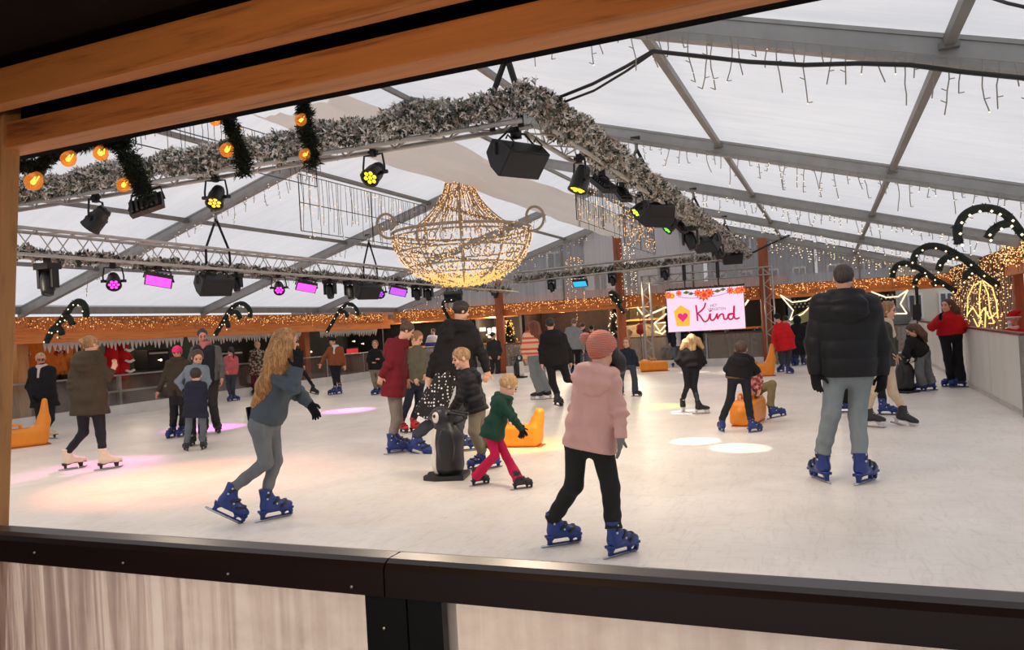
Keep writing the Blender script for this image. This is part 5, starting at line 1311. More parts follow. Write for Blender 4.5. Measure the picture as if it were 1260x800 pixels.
def build_person(label, base, S, head, face, sh, el, wr, hip, kn, feet, top, legs, hair, tilt=0, hh=None, tips=(None, None), d=None, top_kw={}, leg_kw={}, hair_kw={},
                 skate='blue', gloves=None, hat=None, scarf=None, skirt=None, skin=SKIN, curl=(.35, .35), roll=0, spread=.18, eyes=True, thumb=None):
    p = Person(label, base, S, d); J = p.J; up = p.up; hh = hh or .232*(.35+.65*S); L = p.root
    c = J(head); R = p.headframe(c, face, tilt, roll); fwd = p.H(face)
    SH = [J(v) for v in sh]; EL = [J(v) for v in el]; WR = [J(v) for v in wr]; HP = [J(v) for v in hip]; KN = [J(v) for v in kn]
    ms, mh = (SH[0]+SH[1])/2, (HP[0]+HP[1])/2; ax = mh-ms; ax /= np.linalg.norm(ax)
    lat = SH[1]-SH[0]; lat = lat/(np.linalg.norm(lat)+1e-9)
    front = np.cross(lat, ax); front = front/(np.linalg.norm(front)+1e-9)
    if front@p.H(top_kw.get('facing', face)) < 0: front = -front
    nb = ms-ax*.055*S
    # ---- feet
    AN = []
    for f in feet:
        px, py, hd, pit = f[:4]
        g = ground(px, py) if len(f) < 5 else J((px, py, f[4]))
        y = p.H(hd); x = np.cross(y, up); t = math.radians(pit); y2 = math.cos(t)*y+math.sin(t)*up; z2 = math.cos(t)*up-math.sin(t)*y
        Rf = np.stack([x, y2, z2], 1); put_skate(skate, L, g, Rf, S*1.0); AN.append((g, Rf))
    A = lambda i, y, z: AN[i][0]+AN[i][1]@np.array([0, y, z])*S
    # ---- the body itself: head, trunk and limbs in one surface, hands joined on
    def body(P):
        dd = cone(P, ms+ax*.04*S, mh, .10*S, .10*S); dd = smin(dd, cone(P, SH[0], SH[1], .055*S, .055*S), .06)
        for i in (0, 1):
            dd = smin(dd, cone(P, SH[i], EL[i], .045*S, .036*S), .04); dd = smin(dd, cone(P, EL[i], WR[i], .036*S, .026*S), .02)
            dd = smin(dd, cone(P, HP[i], KN[i], .072*S, .048*S), .06); dd = smin(dd, cone(P, KN[i], A(i, -.075, .22), .046*S, .034*S), .02); dd = smin(dd, cone(P, A(i, -.07, .22), A(i, -.03, .12), .034*S, .03*S), .02)
        return smin(dd, cone(P, ms, nb-ax*.05*S, .06*S, .055*S), .04)
    parts_ = [p.raw(body, SH+EL+WR+HP+KN+[A(0, 0, .1), A(1, 0, .1), nb], .12*S, max(p.h, .012))]
    hf = max(hh/30, min(p.h, .009))
    parts_.append(p.raw(lambda P: head_sdf(P, c, R, hh, nb, S), [c-hh*.62, c+hh*.62, nb], .03, hf))
    hands = []
    for i in (0, 1):
        a = (J(tips[i])-WR[i]) if tips[i] is not None else (WR[i]-EL[i]); a = a/np.linalg.norm(a)
        t0 = p.H(thumb[i]) if thumb is not None else fwd
        th = t0-a*(a@t0)
        if np.linalg.norm(th) < .2: th = up-a*(a@up)
        th /= np.linalg.norm(th); sgn = 1 if i == 0 else -1
        n = np.cross(a, th); inw = (ms+mh)/2-WR[i]
        cu = curl[i] if n@inw > 0 else -curl[i]
        k = 1.25 if gloves else 1.0
        w0 = WR[i]-a*.005
        hands.append(p.raw(lambda P: hand_sdf(P, w0, a, th, S*(1.02 if gloves else .95), cu, k, spread), [w0-a*.04, w0+a*.20*S], .085*S, max(.0055, min(p.h*.62, .010))))
    if not gloves: parts_ += hands
    V = []; F = []; n0 = 0
    for v, f in parts_:
        if len(v) == 0: continue
        V.append(v); F.append(f+n0); n0 += len(v)
    arr_mesh('body', np.concatenate(V)-p.o, np.concatenate(F), skin, L)
    if gloves:
        for v, f in hands: arr_mesh('glove', v-p.o, f, gloves, L)
    if eyes:
        for sx in (1, -1):
            b = MB(); q = c+R@np.array([sx*.135, .345, .02])*hh; b.lathe([(.001, -.055*hh), (.05*hh, -.03*hh), (.055*hh, 0), (.001, .03*hh)], 8, q, R); part(b, 'eye', EYE, L, True)
            b = MB(); b.tube([c+R@np.array(v)*hh for v in ((sx*.06, .385, .10), (sx*.13, .38, .125), (sx*.21, .34, .095))], .018*hh, 5); part(b, 'eyebrow', EYE, L, True)
        b = MB(); b.tube([c+R@np.array(v)*hh for v in ((-.10, .335, -.265), (0, .375, -.275), (.10, .335, -.265))], .022*hh, 6); part(b, 'mouth', LIP, L, True)
    # ---- clothing of the upper body
    k = dict(bulk=1.0, ext=.06, flare=1.0, hood=None, quilt=0, sleeve=1.0, collar=.05, fold=.008, name='jacket', fill=1.0, dep=1.0); k.update(top_kw); B_ = k['bulk']
    len_t = np.linalg.norm(mh-ms); hemc = mh+ax*len_t*k['ext']
    HM = [mh+(HP[i]-mh)*k['flare']+ax*len_t*k['ext']+(HP[i]-mh)/(np.linalg.norm(HP[i]-mh)+1e-6)*.0 for i in (0, 1)]
    SI = [ms+(SH[i]-ms)*.78+ax*.045*S for i in (0, 1)]
    WA = [mh+(HP[i]-mh)*1.0-ax*len_t*.25 for i in (0, 1)]
    r1, r2, r3 = .098*S*B_, .103*S*B_*k['fill'], .112*S*B_*k['flare']*k['fill']
    def jacket(P):
        dd = None
        for i in (0, 1):
            dd = smin(dd, cone(P, SI[i], WA[i], r1, r2), .10*S); dd = smin(dd, cone(P, WA[i], HM[i]+ax*.1*S, r2, r3), .06*S)
        dd = smin(dd, cone(P, ms+ax*.05*S, hemc+ax*.1*S, r1*1.05, r3*1.05), .12*S)
        dd = smin(dd, cone(P, SH[0], SH[1], .060*S*B_, .060*S*B_), .07*S)
        sc = (P-ms)@ax
        if k['quilt']: dd = dd-k['quilt']*(np.abs(np.sin(PI*sc/(k.get('qs', .085)*S)))**.6-.6)
        dd = dd+k['fold']*1.3*wob(P, 12/S, 1)+k['fold']*.9*np.sin(sc*34/S+2.6*wob(P, 7/S, 3))*np.clip(.35+sc/len_t, 0, 1)*.8+k['fold']*.5*wob(P, 27/S, 2)
        dd = np.maximum(dd, (P-hemc)@ax)
        dd = smin(dd, cone(P, nb+ax*.03*S, nb-ax*k['collar']*S, .075*S*max(B_, .9), .072*S), .05*S)
        for i in (0, 1):
            s_ = k['sleeve']; dv = WR[i]-EL[i]; lv = np.linalg.norm(dv); t = ((P-EL[i])@(dv/lv))/lv
            arm = np.minimum(cone(P, SH[i]+ax*.02*S, EL[i], .066*S*B_*s_, .056*S*B_*s_), cone(P, EL[i], WR[i], .056*S*B_*s_, .043*S*B_*s_))
            arm = smin(cone(P, SH[i]+ax*.02*S, EL[i], .066*S*B_*s_, .056*S*B_*s_), cone(P, EL[i], WR[i], .056*S*B_*s_, .043*S*B_*s_), .03*S)
            if k['quilt']:
                du = EL[i]-SH[i]; lu = np.linalg.norm(du); su = np.where(t > 0, lu+t*lv, ((P-SH[i])@du)/lu); arm = arm-k['quilt']*.8*(np.abs(np.sin(PI*su/(k.get('qs', .085)*S)))**.6-.6)
            else: arm = arm+k['fold']*1.1*np.sin(((P-EL[i])@(dv/lv))*70/S+3*wob(P, 9))*np.clip(1-np.abs(t)*1.2, 0, 1)+k['fold']*wob(P, 20/S, 3)
            arm = np.maximum(arm, (P-WR[i])@(dv/lv)-.008)
            dd = smin(dd, arm, .022*S)
        if k['hood'] == 'down':
            bk = -(p.H(k.get('facing', face))-ax*(p.H(k.get('facing', face))@ax)); bk = bk/np.linalg.norm(bk); la_ = np.cross(bk, ax)
            hs = S*k.get('hood_s', 1); w_ = np.stack([la_, bk, np.cross(la_, bk)], 1)
            hd = ellip(P, nb+bk*.105*hs+ax*k.get('hood_z', .075)*hs, np.array([.150, .062, .112])*hs, w_)
            q = (P-(nb-ax*.012*S)); z = q@ax+.35*(q@bk)*0; rr_ = np.sqrt(np.maximum((q*q).sum(1)-(q@ax)**2, 0)); tor = np.sqrt((rr_-.092*hs)**2+(z*.75)**2)-.042*hs
            hd = smin(hd, tor, .05*S)+.006*np.sin((P@ax)*60/S+2*wob(P, 8))
            dd = smin(dd, hd, .010*S)
        return dd
    pts = SH+EL+WR+HM+[nb, hemc]
    p.mesh(k['name'], jacket, pts, .20*S, top)
    if k.get('trim'):
        q0 = hemc; M_ = MB(); n_ = 28; uu = lat; vv = np.cross(ax, lat); rad = np.linalg.norm(HM[1]-HM[0])*.5+r3*.98
        M_.tube([q0-ax*.01+uu*rad*math.cos(2*PI*i/n_)+vv*r3*1.08*math.sin(2*PI*i/n_) for i in range(n_)], .020*S, 6, True); part(M_, 'fur_trim', k['trim'], L, True)
    # ---- legs
    q = dict(kind='straight', name='trousers', end=(-.075, .245)); q.update(leg_kw)
    ra, rb_, rc = {'slim': (.094, .062, .048), 'straight': (.096, .074, .066), 'wide': (.098, .084, .098), 'flare': (.090, .066, .088), 'kid': (.100, .080, .070)}[q['kind']]
    if q['kind'] in ('wide', 'flare') and 'end' not in leg_kw: q['end'] = (-.06, .13)
    def trousers(P):
        dd = smin(cone(P, HP[0], HP[1], ra*1.08*S, ra*1.08*S), cone(P, mh, mh-ax*.10*S, .115*S, .11*S), .06*S)
        for i in (0, 1):
            e = A(i, *q['end']); dv = e-KN[i]; lv = np.linalg.norm(dv); t = ((P-KN[i])@dv)/(lv*lv)
            lg = smin(cone(P, HP[i], KN[i], ra*S, rb_*S), cone(P, KN[i], e, rb_*S, rc*S), .03*S)
            lg = lg+.004*S*np.sin(t*16+2.5*wob(P, 10))*np.clip(t, 0, 1)*1.3+.0035*S*wob(P, 16/S, 5)
            lg = np.maximum(lg, ((P-e)@dv)/lv-.012)
            dd = smin(dd, lg, .035*S)
        return dd
    p.mesh(q['name'], trousers, HP+KN+[A(0, -.07, .15), A(1, -.07, .15), mh-ax*.15*S], .15*S, legs)
    # ---- hair
    hk = dict(style='short', vol=1.0, paths=()); hk.update(hair_kw); vol = hk['vol']
    HL = lambda v: c+R@np.array(v, float)*hh
    def hair_f(P):
        u = (P-c)@R/hh
        dd = ellip(u, (0, -.06, .14), np.array([.375, .455, .415])*(.94+.06*vol))
        dd = smax(dd, -ellip(u, (0, .47, -.13), (.38, .42, .54 if hk['style'] != 'fringe' else .41)), .04)
        if hk['style'] in ('short', 'bun', 'pony', 'fringe'): dd = smax(dd, -(u[:, 2]+.20-.25*np.clip(u[:, 1], -.3, .3)), .05)
        if hk['style'] in ('long', 'bob'):
            zl = -1.15 if hk['style'] == 'long' else -.55
            zl = hk.get('len', zl)
            for sx in (1, -1): dd = smin(dd, cone(u, (sx*.20, -.16, .1), (sx*.22, -.30, zl), .20, .13), .12)
            dd = smin(dd, cone(u, (0, -.24, .1), (0, -.36, zl), .24, .17), .12)
        if hk['style'] == 'bun': dd = smin(dd, ellip(u, hk.get('bun', (0, -.40, .36)), (.22, .20, .20)), .05)
        if hk['style'] == 'pony': dd = smin(dd, np.minimum(cone(u, (0, -.44, .12), (0, -.62, -.2), .13, .14), cone(u, (0, -.62, -.2), (0, -.58, -.95), .14, .05)), .05)
        dd = dd*hh
        for path in hk['paths']:
            pp = [J(v[:3]) for v in path]; rr = [v[3]*S for v in path]
            for i in range(len(pp)-1): dd = smin(dd, cone(P, pp[i], pp[i+1], rr[i], rr[i+1]), .05*S)
        th_ = np.arctan2(u[:, 0], u[:, 1]+.06)
        dd = dd+hh*.016*np.sin(th_*26+3*np.sin(u[:, 2]*5))+hh*.022*wob(P, 34/hh*.2, 4)
        return dd
    if hair is not None:
        hp = [HL((-.5, -.6, -.3)), HL((.5, .5, .6)), HL((.5, -.6, .6)), HL((-.5, .5, .6))]
        if hk['style'] in ('long', 'bob', 'pony'): hp.append(HL((0, -.6, hk.get('len', -1.2)-.15)))
        for path in hk['paths']: hp += [J(v[:3]) for v in path]
        p.mesh('hair', hair_f, hp, .09*S if hk['paths'] else .05*S, hair, max(hh/26, min(p.h, .011)))
    # ---- hat, scarf, skirt
    if hat:
        kind, hm = hat[:2]
        def hat_f(P):
            u = (P-c)@R/hh
            if kind == 'beanie':
                dd = ellip(u, (0, -.06, .16), (.42, .50, .46)); th_ = np.arctan2(u[:, 0], u[:, 1]+.06)
                dd = dd-.014*np.abs(np.sin(th_*17)); dd = np.maximum(dd, (-.02-u[:, 2]-.95*np.clip(-u[:, 1], -.3, .45)))
                br = np.abs(u[:, 2]-.05+.95*np.clip(-u[:, 1], -.3, .45)); dd = smin(dd, np.maximum(ellip(u, (0, -.06, .14), (.435, .515, .49)), br-.07), .04)
            elif kind == 'tight': dd = np.maximum(ellip(u, (0, -.06, .15), (.395, .475, .43)), .0-u[:, 2]-.2*np.clip(-u[:, 1], -.3, .4))
            elif kind == 'cap':
                dd = np.maximum(ellip(u, (0, -.06, .15), (.395, .475, .41)), .10-u[:, 2]); dd = np.minimum(dd, rbox(u, (0, .45, .14), (.26, .2, .02), .02))
            elif kind == 'cone':
                dd = np.maximum(ellip(u, (0, -.06, .16), (.42, .50, .44)), .06-u[:, 2]); dd = smin(dd, cone(u, (0, -.1, .4), (hat[2] if len(hat) > 2 else .5, -.3, .55), .28, .1), .1)
            elif kind == 'hood':
                dd = ellip(u, (0, -.12, .05), (.50, .56, .58)); dd = smax(dd, -ellip(u, (0, .55, -.02), (.36, .52, .46)), .05)
                dd = smin(dd, cone(u, (0, -.2, -.4), (0, -.25, -.62), .34, .36), .2)
            return dd*hh
        p.mesh({'beanie': 'knitted_hat', 'tight': 'beanie', 'cap': 'cap', 'cone': 'bobble_hat', 'hood': 'hood'}[kind], hat_f, [HL((-.55, -.75, -.75)), HL((.6, .75, .75)), HL((-.55, .75, .7)), HL((.6, -.75, -.7))], .05, hm, hh/30)
        if kind == 'beanie' and len(hat) > 2 or kind == 'cone':
            q2 = hat[2] if kind == 'beanie' else (.62, -.32, .5); pc = HL(q2)
            p.mesh('pompom', lambda P: np.sqrt(((P-pc)**2).sum(1))-.175*hh-.02*hh*wob(P, 90), [pc], .27*hh, hat[3] if len(hat) > 3 else hm, hh/36)
        if kind == 'cone': b = MB(); b.tube([HL((.42*math.cos(t), -.06+.50*math.sin(t), .09)) for t in np.linspace(0, 2*PI, 25)[:-1]], .075*hh, 6, True); part(b, 'hat_band', WHITE, L, True)
    if scarf is not None:
        def sc_f(P):
            qv = P-(nb-ax*.035*S); z = qv@ax; rr_ = np.sqrt(np.maximum((qv*qv).sum(1)-z*z, 0)); dd = np.sqrt((rr_-.07*S)**2+(z*.8)**2)-.036*S
            dd = smin(dd, cone(P, nb+front*.085*S, nb+front*.125*S+ax*.16*S, .038*S, .035*S), .03)
            return dd+.006*wob(P, 30)
        p.mesh('scarf', sc_f, [nb-.15*S, nb+.15*S, nb+front*.12*S+ax*.2*S], .04, scarf, max(.007, p.h*.8))
    if skirt is not None:
        sm, pa, pb, ra_, rb2 = skirt; a0, b0 = J(pa), J(pb); dv = (b0-a0)/np.linalg.norm(b0-a0)
        def sk_f(P):
            tt = (P-a0)@dv; q_ = P-a0-tt[:, None]*dv; an = np.arctan2(q_@lat, q_@np.cross(dv, lat))
            return np.maximum(cone(P, a0, b0+dv*.1*S, ra_*S, rb2*S)+.014*S*np.sin(an*7), (P-b0)@dv)
        p.mesh('skirt', sk_f, [a0, b0], rb2*S+.06, sm)
    p.c, p.R, p.hh, p.nb, p.front, p.lat, p.ax, p.mh, p.ms = c, R, hh, nb, front, lat, ax, mh, ms
    return p
# ------------------------------------------------------------------ cloth colours
JEANS = cloth('grey_jeans', rgb(108, 110, 112), .8, .35, 220, .16); JEANS_B = cloth('light_blue_jeans', rgb(122, 130, 133), .8, .35, 220, .12); JEANS_D = cloth('dark_jeans', rgb(58, 62, 72), .8, .35, 220, .15); JEANS_M = cloth('slate_jeans', rgb(90, 100, 110), .8, .4, 220, .14)
BLACK_C = cloth('black_cloth', rgb(26, 25, 27), .85, .4); BLACK_P = cloth('black_nylon', rgb(21, 20, 24), .55, .25, 90, .12); NAVY = cloth('navy_cloth', rgb(32, 36, 52), .85); LEGGING = cloth('black_leggings', rgb(28, 30, 36), .75, .25)
TEAL = cloth('blue_grey_jacket', rgb(74, 82, 90), .8, .6); PINK = cloth('dusty_pink_coat', rgb(206, 160, 150), .75, .45, 150, .08); OLIVE = cloth('olive_coat', rgb(62, 53, 42), .85, .35); BURG = cloth('burgundy_coat', rgb(104, 24, 34), .85, .35); GREEN = cloth('bottle_green_coat', rgb(20, 58, 46), .75, .4)
OLIVE_S = cloth('olive_sweater', rgb(92, 88, 74), .85); TAUPE = cloth('taupe_trousers', rgb(128, 116, 100), .85); CERISE = cloth('cerise_trousers', rgb(186, 22, 72), .8); GREYK = cloth('grey_sweater', rgb(134, 137, 138), .9); TIGHTS = cloth('grey_tights', rgb(122, 112, 108), .85, .2)
REDW = cloth('red_sweater', rgb(176, 20, 30), .85, .5); REDJ = cloth('red_jacket', rgb(206, 26, 32), .75, .3); BEIGE = cloth('beige_cloth', rgb(200, 178, 152), .85); HOODIE = cloth('blue_grey_hoodie', rgb(112, 126, 138), .9, .4); CHAR = cloth('charcoal_cloth', rgb(48, 46, 46), .85); BROWNJ = cloth('rust_brown_jacket', rgb(138, 78, 46), .85); PINKJ = cloth('rose_pink_jacket', rgb(196, 96, 100), .75, .4); KHAKI = cloth('khaki_trousers', rgb(126, 116, 86), .85); WHITEJ = cloth('white_jacket', rgb(206, 204, 206), .85)
FURB = mat('brown_fur', rgb(112, 82, 54), .95, .4, 60, .8, .02); FURW = mat('white_fur', rgb(224, 218, 214), .95, .15, 60, .8, .02); GLOVE = cloth('black_glove', rgb(20, 20, 22), .8, .3); GLOVE_G = cloth('grey_glove', rgb(118, 116, 110), .9, .4)
H_BLOND = hairmat('long_golden_hair', rgb(150, 98, 48), rgb(216, 168, 102)); H_LBL = hairmat('light_blond_hair', rgb(188, 150, 102), rgb(228, 200, 156)); H_BRN = hairmat('brown_hair', rgb(72, 48, 36)); H_DRK = hairmat('dark_hair', rgb(34, 26, 24)); H_AUB = hairmat('auburn_hair', rgb(112, 58, 40)); H_CROP = hairmat('cropped_dark_hair', rgb(54, 44, 40)); H_GRY = hairmat('grey_brown_hair', rgb(104, 92, 84)); H_DBL = hairmat('dark_blond_hair', rgb(142, 106, 70), rgb(192, 156, 112)); H_LBR = hairmat('light_brown_hair', rgb(142, 100, 64))
def knit_mat(name, col):
    m, nt, b, out = newmat(name); mp = coords(nt, (1, 1, 1)); w = nt.nodes.new('ShaderNodeTexWave'); w.wave_type = 'BANDS'; w.bands_direction = 'Z'; w.inputs['Scale'].default_value = 26; w.inputs['Distortion'].default_value = 2.5; link(nt, mp, 'Vector', w, 'Vector')
    r = ramp(nt, w, 'Fac', [(.1, mul(col, .68)), (.7, mul(col, 1.1))]); link(nt, r, 'Color', b, 'Base Color'); b.inputs['Roughness'].default_value = .9; bump(nt, w, 'Fac', b, .6, .01); return m
HATP = knit_mat('salmon_knit', rgb(206, 128, 110))
def stripe_mat(name, cols, scale):
    m, nt, b, out = newmat(name); mp = coords(nt, (1, 1, 1)); g = nt.nodes.new('ShaderNodeSeparateXYZ'); link(nt, mp, 'Vector', g, 0); a = nt.nodes.new('ShaderNodeMath'); a.operation = 'MULTIPLY'; a.inputs[1].default_value = scale; link(nt, g, 'Z', a, 0); f = nt.nodes.new('ShaderNodeMath'); f.operation = 'FRACT'; link(nt, a, 0, f, 0)
    n = len(cols); r = ramp(nt, f, 0, [(i/n, c) for i, c in enumerate(cols)]); r.color_ramp.interpolation = 'CONSTANT'; link(nt, r, 'Color', b, 'Base Color'); b.inputs['Roughness'].default_value = .9; return m
STRIPE = stripe_mat('striped_knit', [rgb(226, 178, 150), rgb(214, 96, 78), rgb(230, 196, 172), rgb(208, 88, 72), rgb(226, 184, 150)], 4.2)
def blotch_mat(name, cols, scale, pol=False):
    m, nt, b, out = newmat(name); mp = coords(nt, (1, 1, 1))
    if pol:
        v = nt.nodes.new('ShaderNodeTexVoronoi'); v.inputs['Scale'].default_value = scale; v.inputs['Randomness'].default_value = .35; link(nt, mp, 'Vector', v, 'Vector'); r = ramp(nt, v, 'Distance', [(0, cols[1]), (.27, cols[1]), (.30, cols[0])])
    else:
        n = noise(nt, mp, scale, 3, .6); r = ramp(nt, n, 'Fac', [(.3, cols[0]), (.47, cols[1]), (.56, cols[2])]); r.color_ramp.interpolation = 'CONSTANT'
    link(nt, r, 'Color', b, 'Base Color'); b.inputs['Roughness'].default_value = .85; return m
POLKA = blotch_mat('polka_dots', [rgb(24, 23, 26), rgb(226, 222, 220)], 22, True); CAMO = blotch_mat('mottled_coat', [rgb(40, 34, 32), rgb(104, 84, 70), rgb(176, 156, 138)], 16); REDPAT = blotch_mat('red_patterned_top', [rgb(120, 46, 52), rgb(176, 84, 88), rgb(206, 150, 140)], 22)

# ------------------------------------------------------------------ the nearest skaters
p = build_person('young woman with very long golden hair in blue-grey jacket gliding, gloved hand at her face', (333, 640), 1.0, (353, 421, 0), 98,
    [(341, 460, -.13), (352, 462, .15)], [(360, 478, -.22), (369, 486, .12)], [(367, 453, -.20), (381, 497, .10)], [(320, 523, -.09), (331, 521, .09)], [(327, 569, -.10), (339, 567, .08)],
    [(277, 637, 92, -33, -.12), (339, 638.5, 112, 0)], TEAL, JEANS, H_BLOND, tilt=5, tips=((367, 426, -.20), (390, 511, .1)), gloves=GLOVE, thumb=(-90, 60), spread=.3, curl=(.12, .3),
    top_kw=dict(ext=-.06, bulk=.98, fold=.009, flare=1.0, sleeve=1.12), leg_kw=dict(kind='slim'), hair_kw=dict(style='short', vol=.75, paths=[[(346, 424, -.1, .085), (337, 448, -.15, .075), (326, 474, -.16, .065), (314, 497, -.15, .04)], [(349, 424, .0, .09), (340, 455, -.06, .08), (330, 480, -.1, .06), (320, 494, -.13, .035)], [(354, 424, -.12, .06), (352, 442, -.17, .05), (345, 458, -.19, .035)], [(345, 418, .05, .085), (336, 440, .05, .07), (328, 468, .02, .05), (318, 490, 0, .03)]]))
g = p.J((308, 511, -.08)); ph = empty('phone', g, 'black phone sticking out of the back pocket of the long-haired skater', 'phone'); b = MB(); b.box((0, 0, 0), (.012, .075, .15), Matrix.Rotation(-.12, 3, 'Y')); o = b.build('case', BLACKM, ph, bevel=.004); b = MB(); b.box((-.008, 0, 0), (.004, .066, .14), Matrix.Rotation(-.12, 3, 'Y')); b.build('glass', mat('phone_glass', rgb(40, 42, 46), .12), ph)
build_person('girl in dusty pink coat and salmon bobble hat, seen from behind, nearest of all skaters', (733, 680), .87, (741, 432, 0), 142,
    [(719, 465, .02), (754, 471, -.07)], [(709, 503, .16), (764, 510, -.15)], [(716, 528, .24), (764, 538, -.17)], [(710, 543, .02), (740, 546, -.03)], [(706, 597, .05), (751, 600, -.05)],
    [(693, 671, 112, 0), (766, 683, 128, 0)], PINK, cloth('black_green_trousers', rgb(30, 32, 30), .8, .4), H_DRK, hh=.235, tilt=10, tips=(None, (762, 560, -.17)), gloves=GLOVE_G, curl=(.15, .12), thumb=(150, 170),
    top_kw=dict(ext=.10, bulk=1.02, flare=1.12, hood='down', hood_s=1.18, hood_z=.035, fold=.009, facing=150), leg_kw=dict(kind='straight', end=(-.075, .235)), hair_kw=dict(style='short', vol=.8, paths=[[(752, 438, .05, .075), (760, 446, .06, .06), (764, 453, .08, .045)]]), hat=('beanie', HATP, (-.40, -.34, .36)))
build_person('man in black puffer jacket and light blue jeans, seen from behind', (1037, 594), 1.08, (1038, 343, 0), 180,
    [(1010, 374, 0), (1071, 376, 0)], [(1001, 421, 0), (1085, 424, 0)], [(1003, 460, -.03), (1086, 461, -.03)], [(1027, 459, 0), (1059, 460, 0)], [(1023, 509, 0), (1055, 511, 0)],
    [(1009, 591, 208, 0), (1066, 594, 150, 0)], BLACK_P, JEANS_B, H_CROP, tips=((1006, 486, -.06), (1084, 487, -.06)), gloves=GLOVE, thumb=(115, -115), curl=(.3, .3),
    top_kw=dict(ext=.04, bulk=1.28, hood='down', hood_s=1.2, quilt=.012, qs=.15, sleeve=1.0, fold=.004), leg_kw=dict(kind='straight', end=(-.075, .262)), hair_kw=dict(style='short', vol=.7), eyes=False)
# ------------------------------------------------------------------ the group round the penguin
build_person('woman in burgundy coat and grey tights, in profile bending her head to the right', (489, 557), .97, (501, 407, 0), 92,
    [(485, 429, -.15), (493, 429, .16)], [(477, 450, -.20), (497, 452, .2)], [(469, 463, -.16), (500, 466, .22)], [(483, 476, -.09), (487, 476, .09)], [(487, 517, -.09), (490, 516, .10)],
    [(489, 558, 102, 0), (493, 554, 100, 0)], BURG, TIGHTS, H_BRN, tilt=28, tips=((467, 473, -.14), None), top_kw=dict(ext=.24, bulk=1.1, flare=1.25, hood='down', hood_s=1.2, facing=95), leg_kw=dict(kind='slim'), hair_kw=dict(style='bun', bun=(0, -.36, .4)))
build_person('child in olive sweater and navy trousers wearing red skates, behind the burgundy coat', (506, 532), .85, (513, 417, 0), 62,
    [(506, 432, -.08), (519, 432, .10)], [(507, 452, -.14), (522, 449, .08)], [(511, 466, -.16), (522, 461, .0)], [(507, 472, -.05), (516, 472, .06)], [(501, 498, -.05), (515, 499, .06)],
    [(497, 533, 25, 0), (514, 532, 80, 0)], OLIVE_S, NAVY, H_LBR, tilt=22, hh=.24, skate='red', top_kw=dict(ext=.0, bulk=.95), leg_kw=dict(kind='straight'))
build_person('tall person in long black coat and polka-dot skirt standing behind the boy with the penguin', (545, 556), 1.12, (568, 383, 0), 108,
    [(549, 407, -.03), (580, 408, .06)], [(536, 440, -.06), (593, 436, .02)], [(528, 464, -.10), (600, 457, .0)], [(547, 462, -.06), (572, 462, .06)], [(540, 512, -.12), (566, 514, .1)],
    [(515, 561, 66, -16, -.05), (572, 556, 100, 0)], BLACK_C, JEANS_D, H_DRK, tilt=18, tips=((529, 476, -.12), (597, 469, 0)), skirt=(POLKA, (549, 462, -.08), (527, 514, -.06), .13, .19),
    top_kw=dict(ext=.10, bulk=1.14, flare=1.1, hood='down', hood_s=1.35, fold=.01, facing=100), leg_kw=dict(kind='straight'), hair_kw=dict(style='short', vol=1.9))
build_person('boy in black puffer jacket and taupe trousers leaning on the penguin', (590, 577), .8, (567, 441, 0), -72,
    [(573, 466, -.12), (579, 465, .13)], [(566, 490, -.17), (570, 488, .16)], [(556, 504, -.08), (558, 505, .12)], [(585, 505, -.08), (588, 505, .09)], [(583, 531, -.10), (592, 530, .10)],
    [(588, 577, -66, 0), (606, 577, -50, 0)], BLACK_P, TAUPE, H_DBL, tilt=12, hh=.24, tips=((549, 507, -.03), (551, 507, .08)), curl=(.6, .6), top_kw=dict(ext=.03, bulk=1.25, hood='down', hood_s=1.1, quilt=.009), leg_kw=dict(kind='kid'), hair_kw=dict(style='fringe', vol=.8))
build_person('small child in bottle-green coat and cerise trousers reaching down with black gloves', (617, 599), .65, (626, 475, 0), 100,
    [(615, 495, -.10), (622, 493, .12)], [(631, 516, -.14), (632, 514, .15)], [(643, 528, -.13), (640, 527, .16)], [(603, 534, -.06), (609, 533, .07)], [(609, 560, -.06), (623, 562, .06)],
    [(591, 597, 118, 0), (643, 602, 106, 0)], GREEN, CERISE, H_LBL, tilt=30, hh=.215, skate='black', gloves=GLOVE, tips=((640, 544, -.12), None), spread=.5, curl=(.2, .3), top_kw=dict(ext=.14, bulk=1.12, flare=1.35, hood='down', hood_s=1.1, facing=95), leg_kw=dict(kind='flare', end=(-.06, .16)), hair_kw=dict(style='short', vol=1.3))
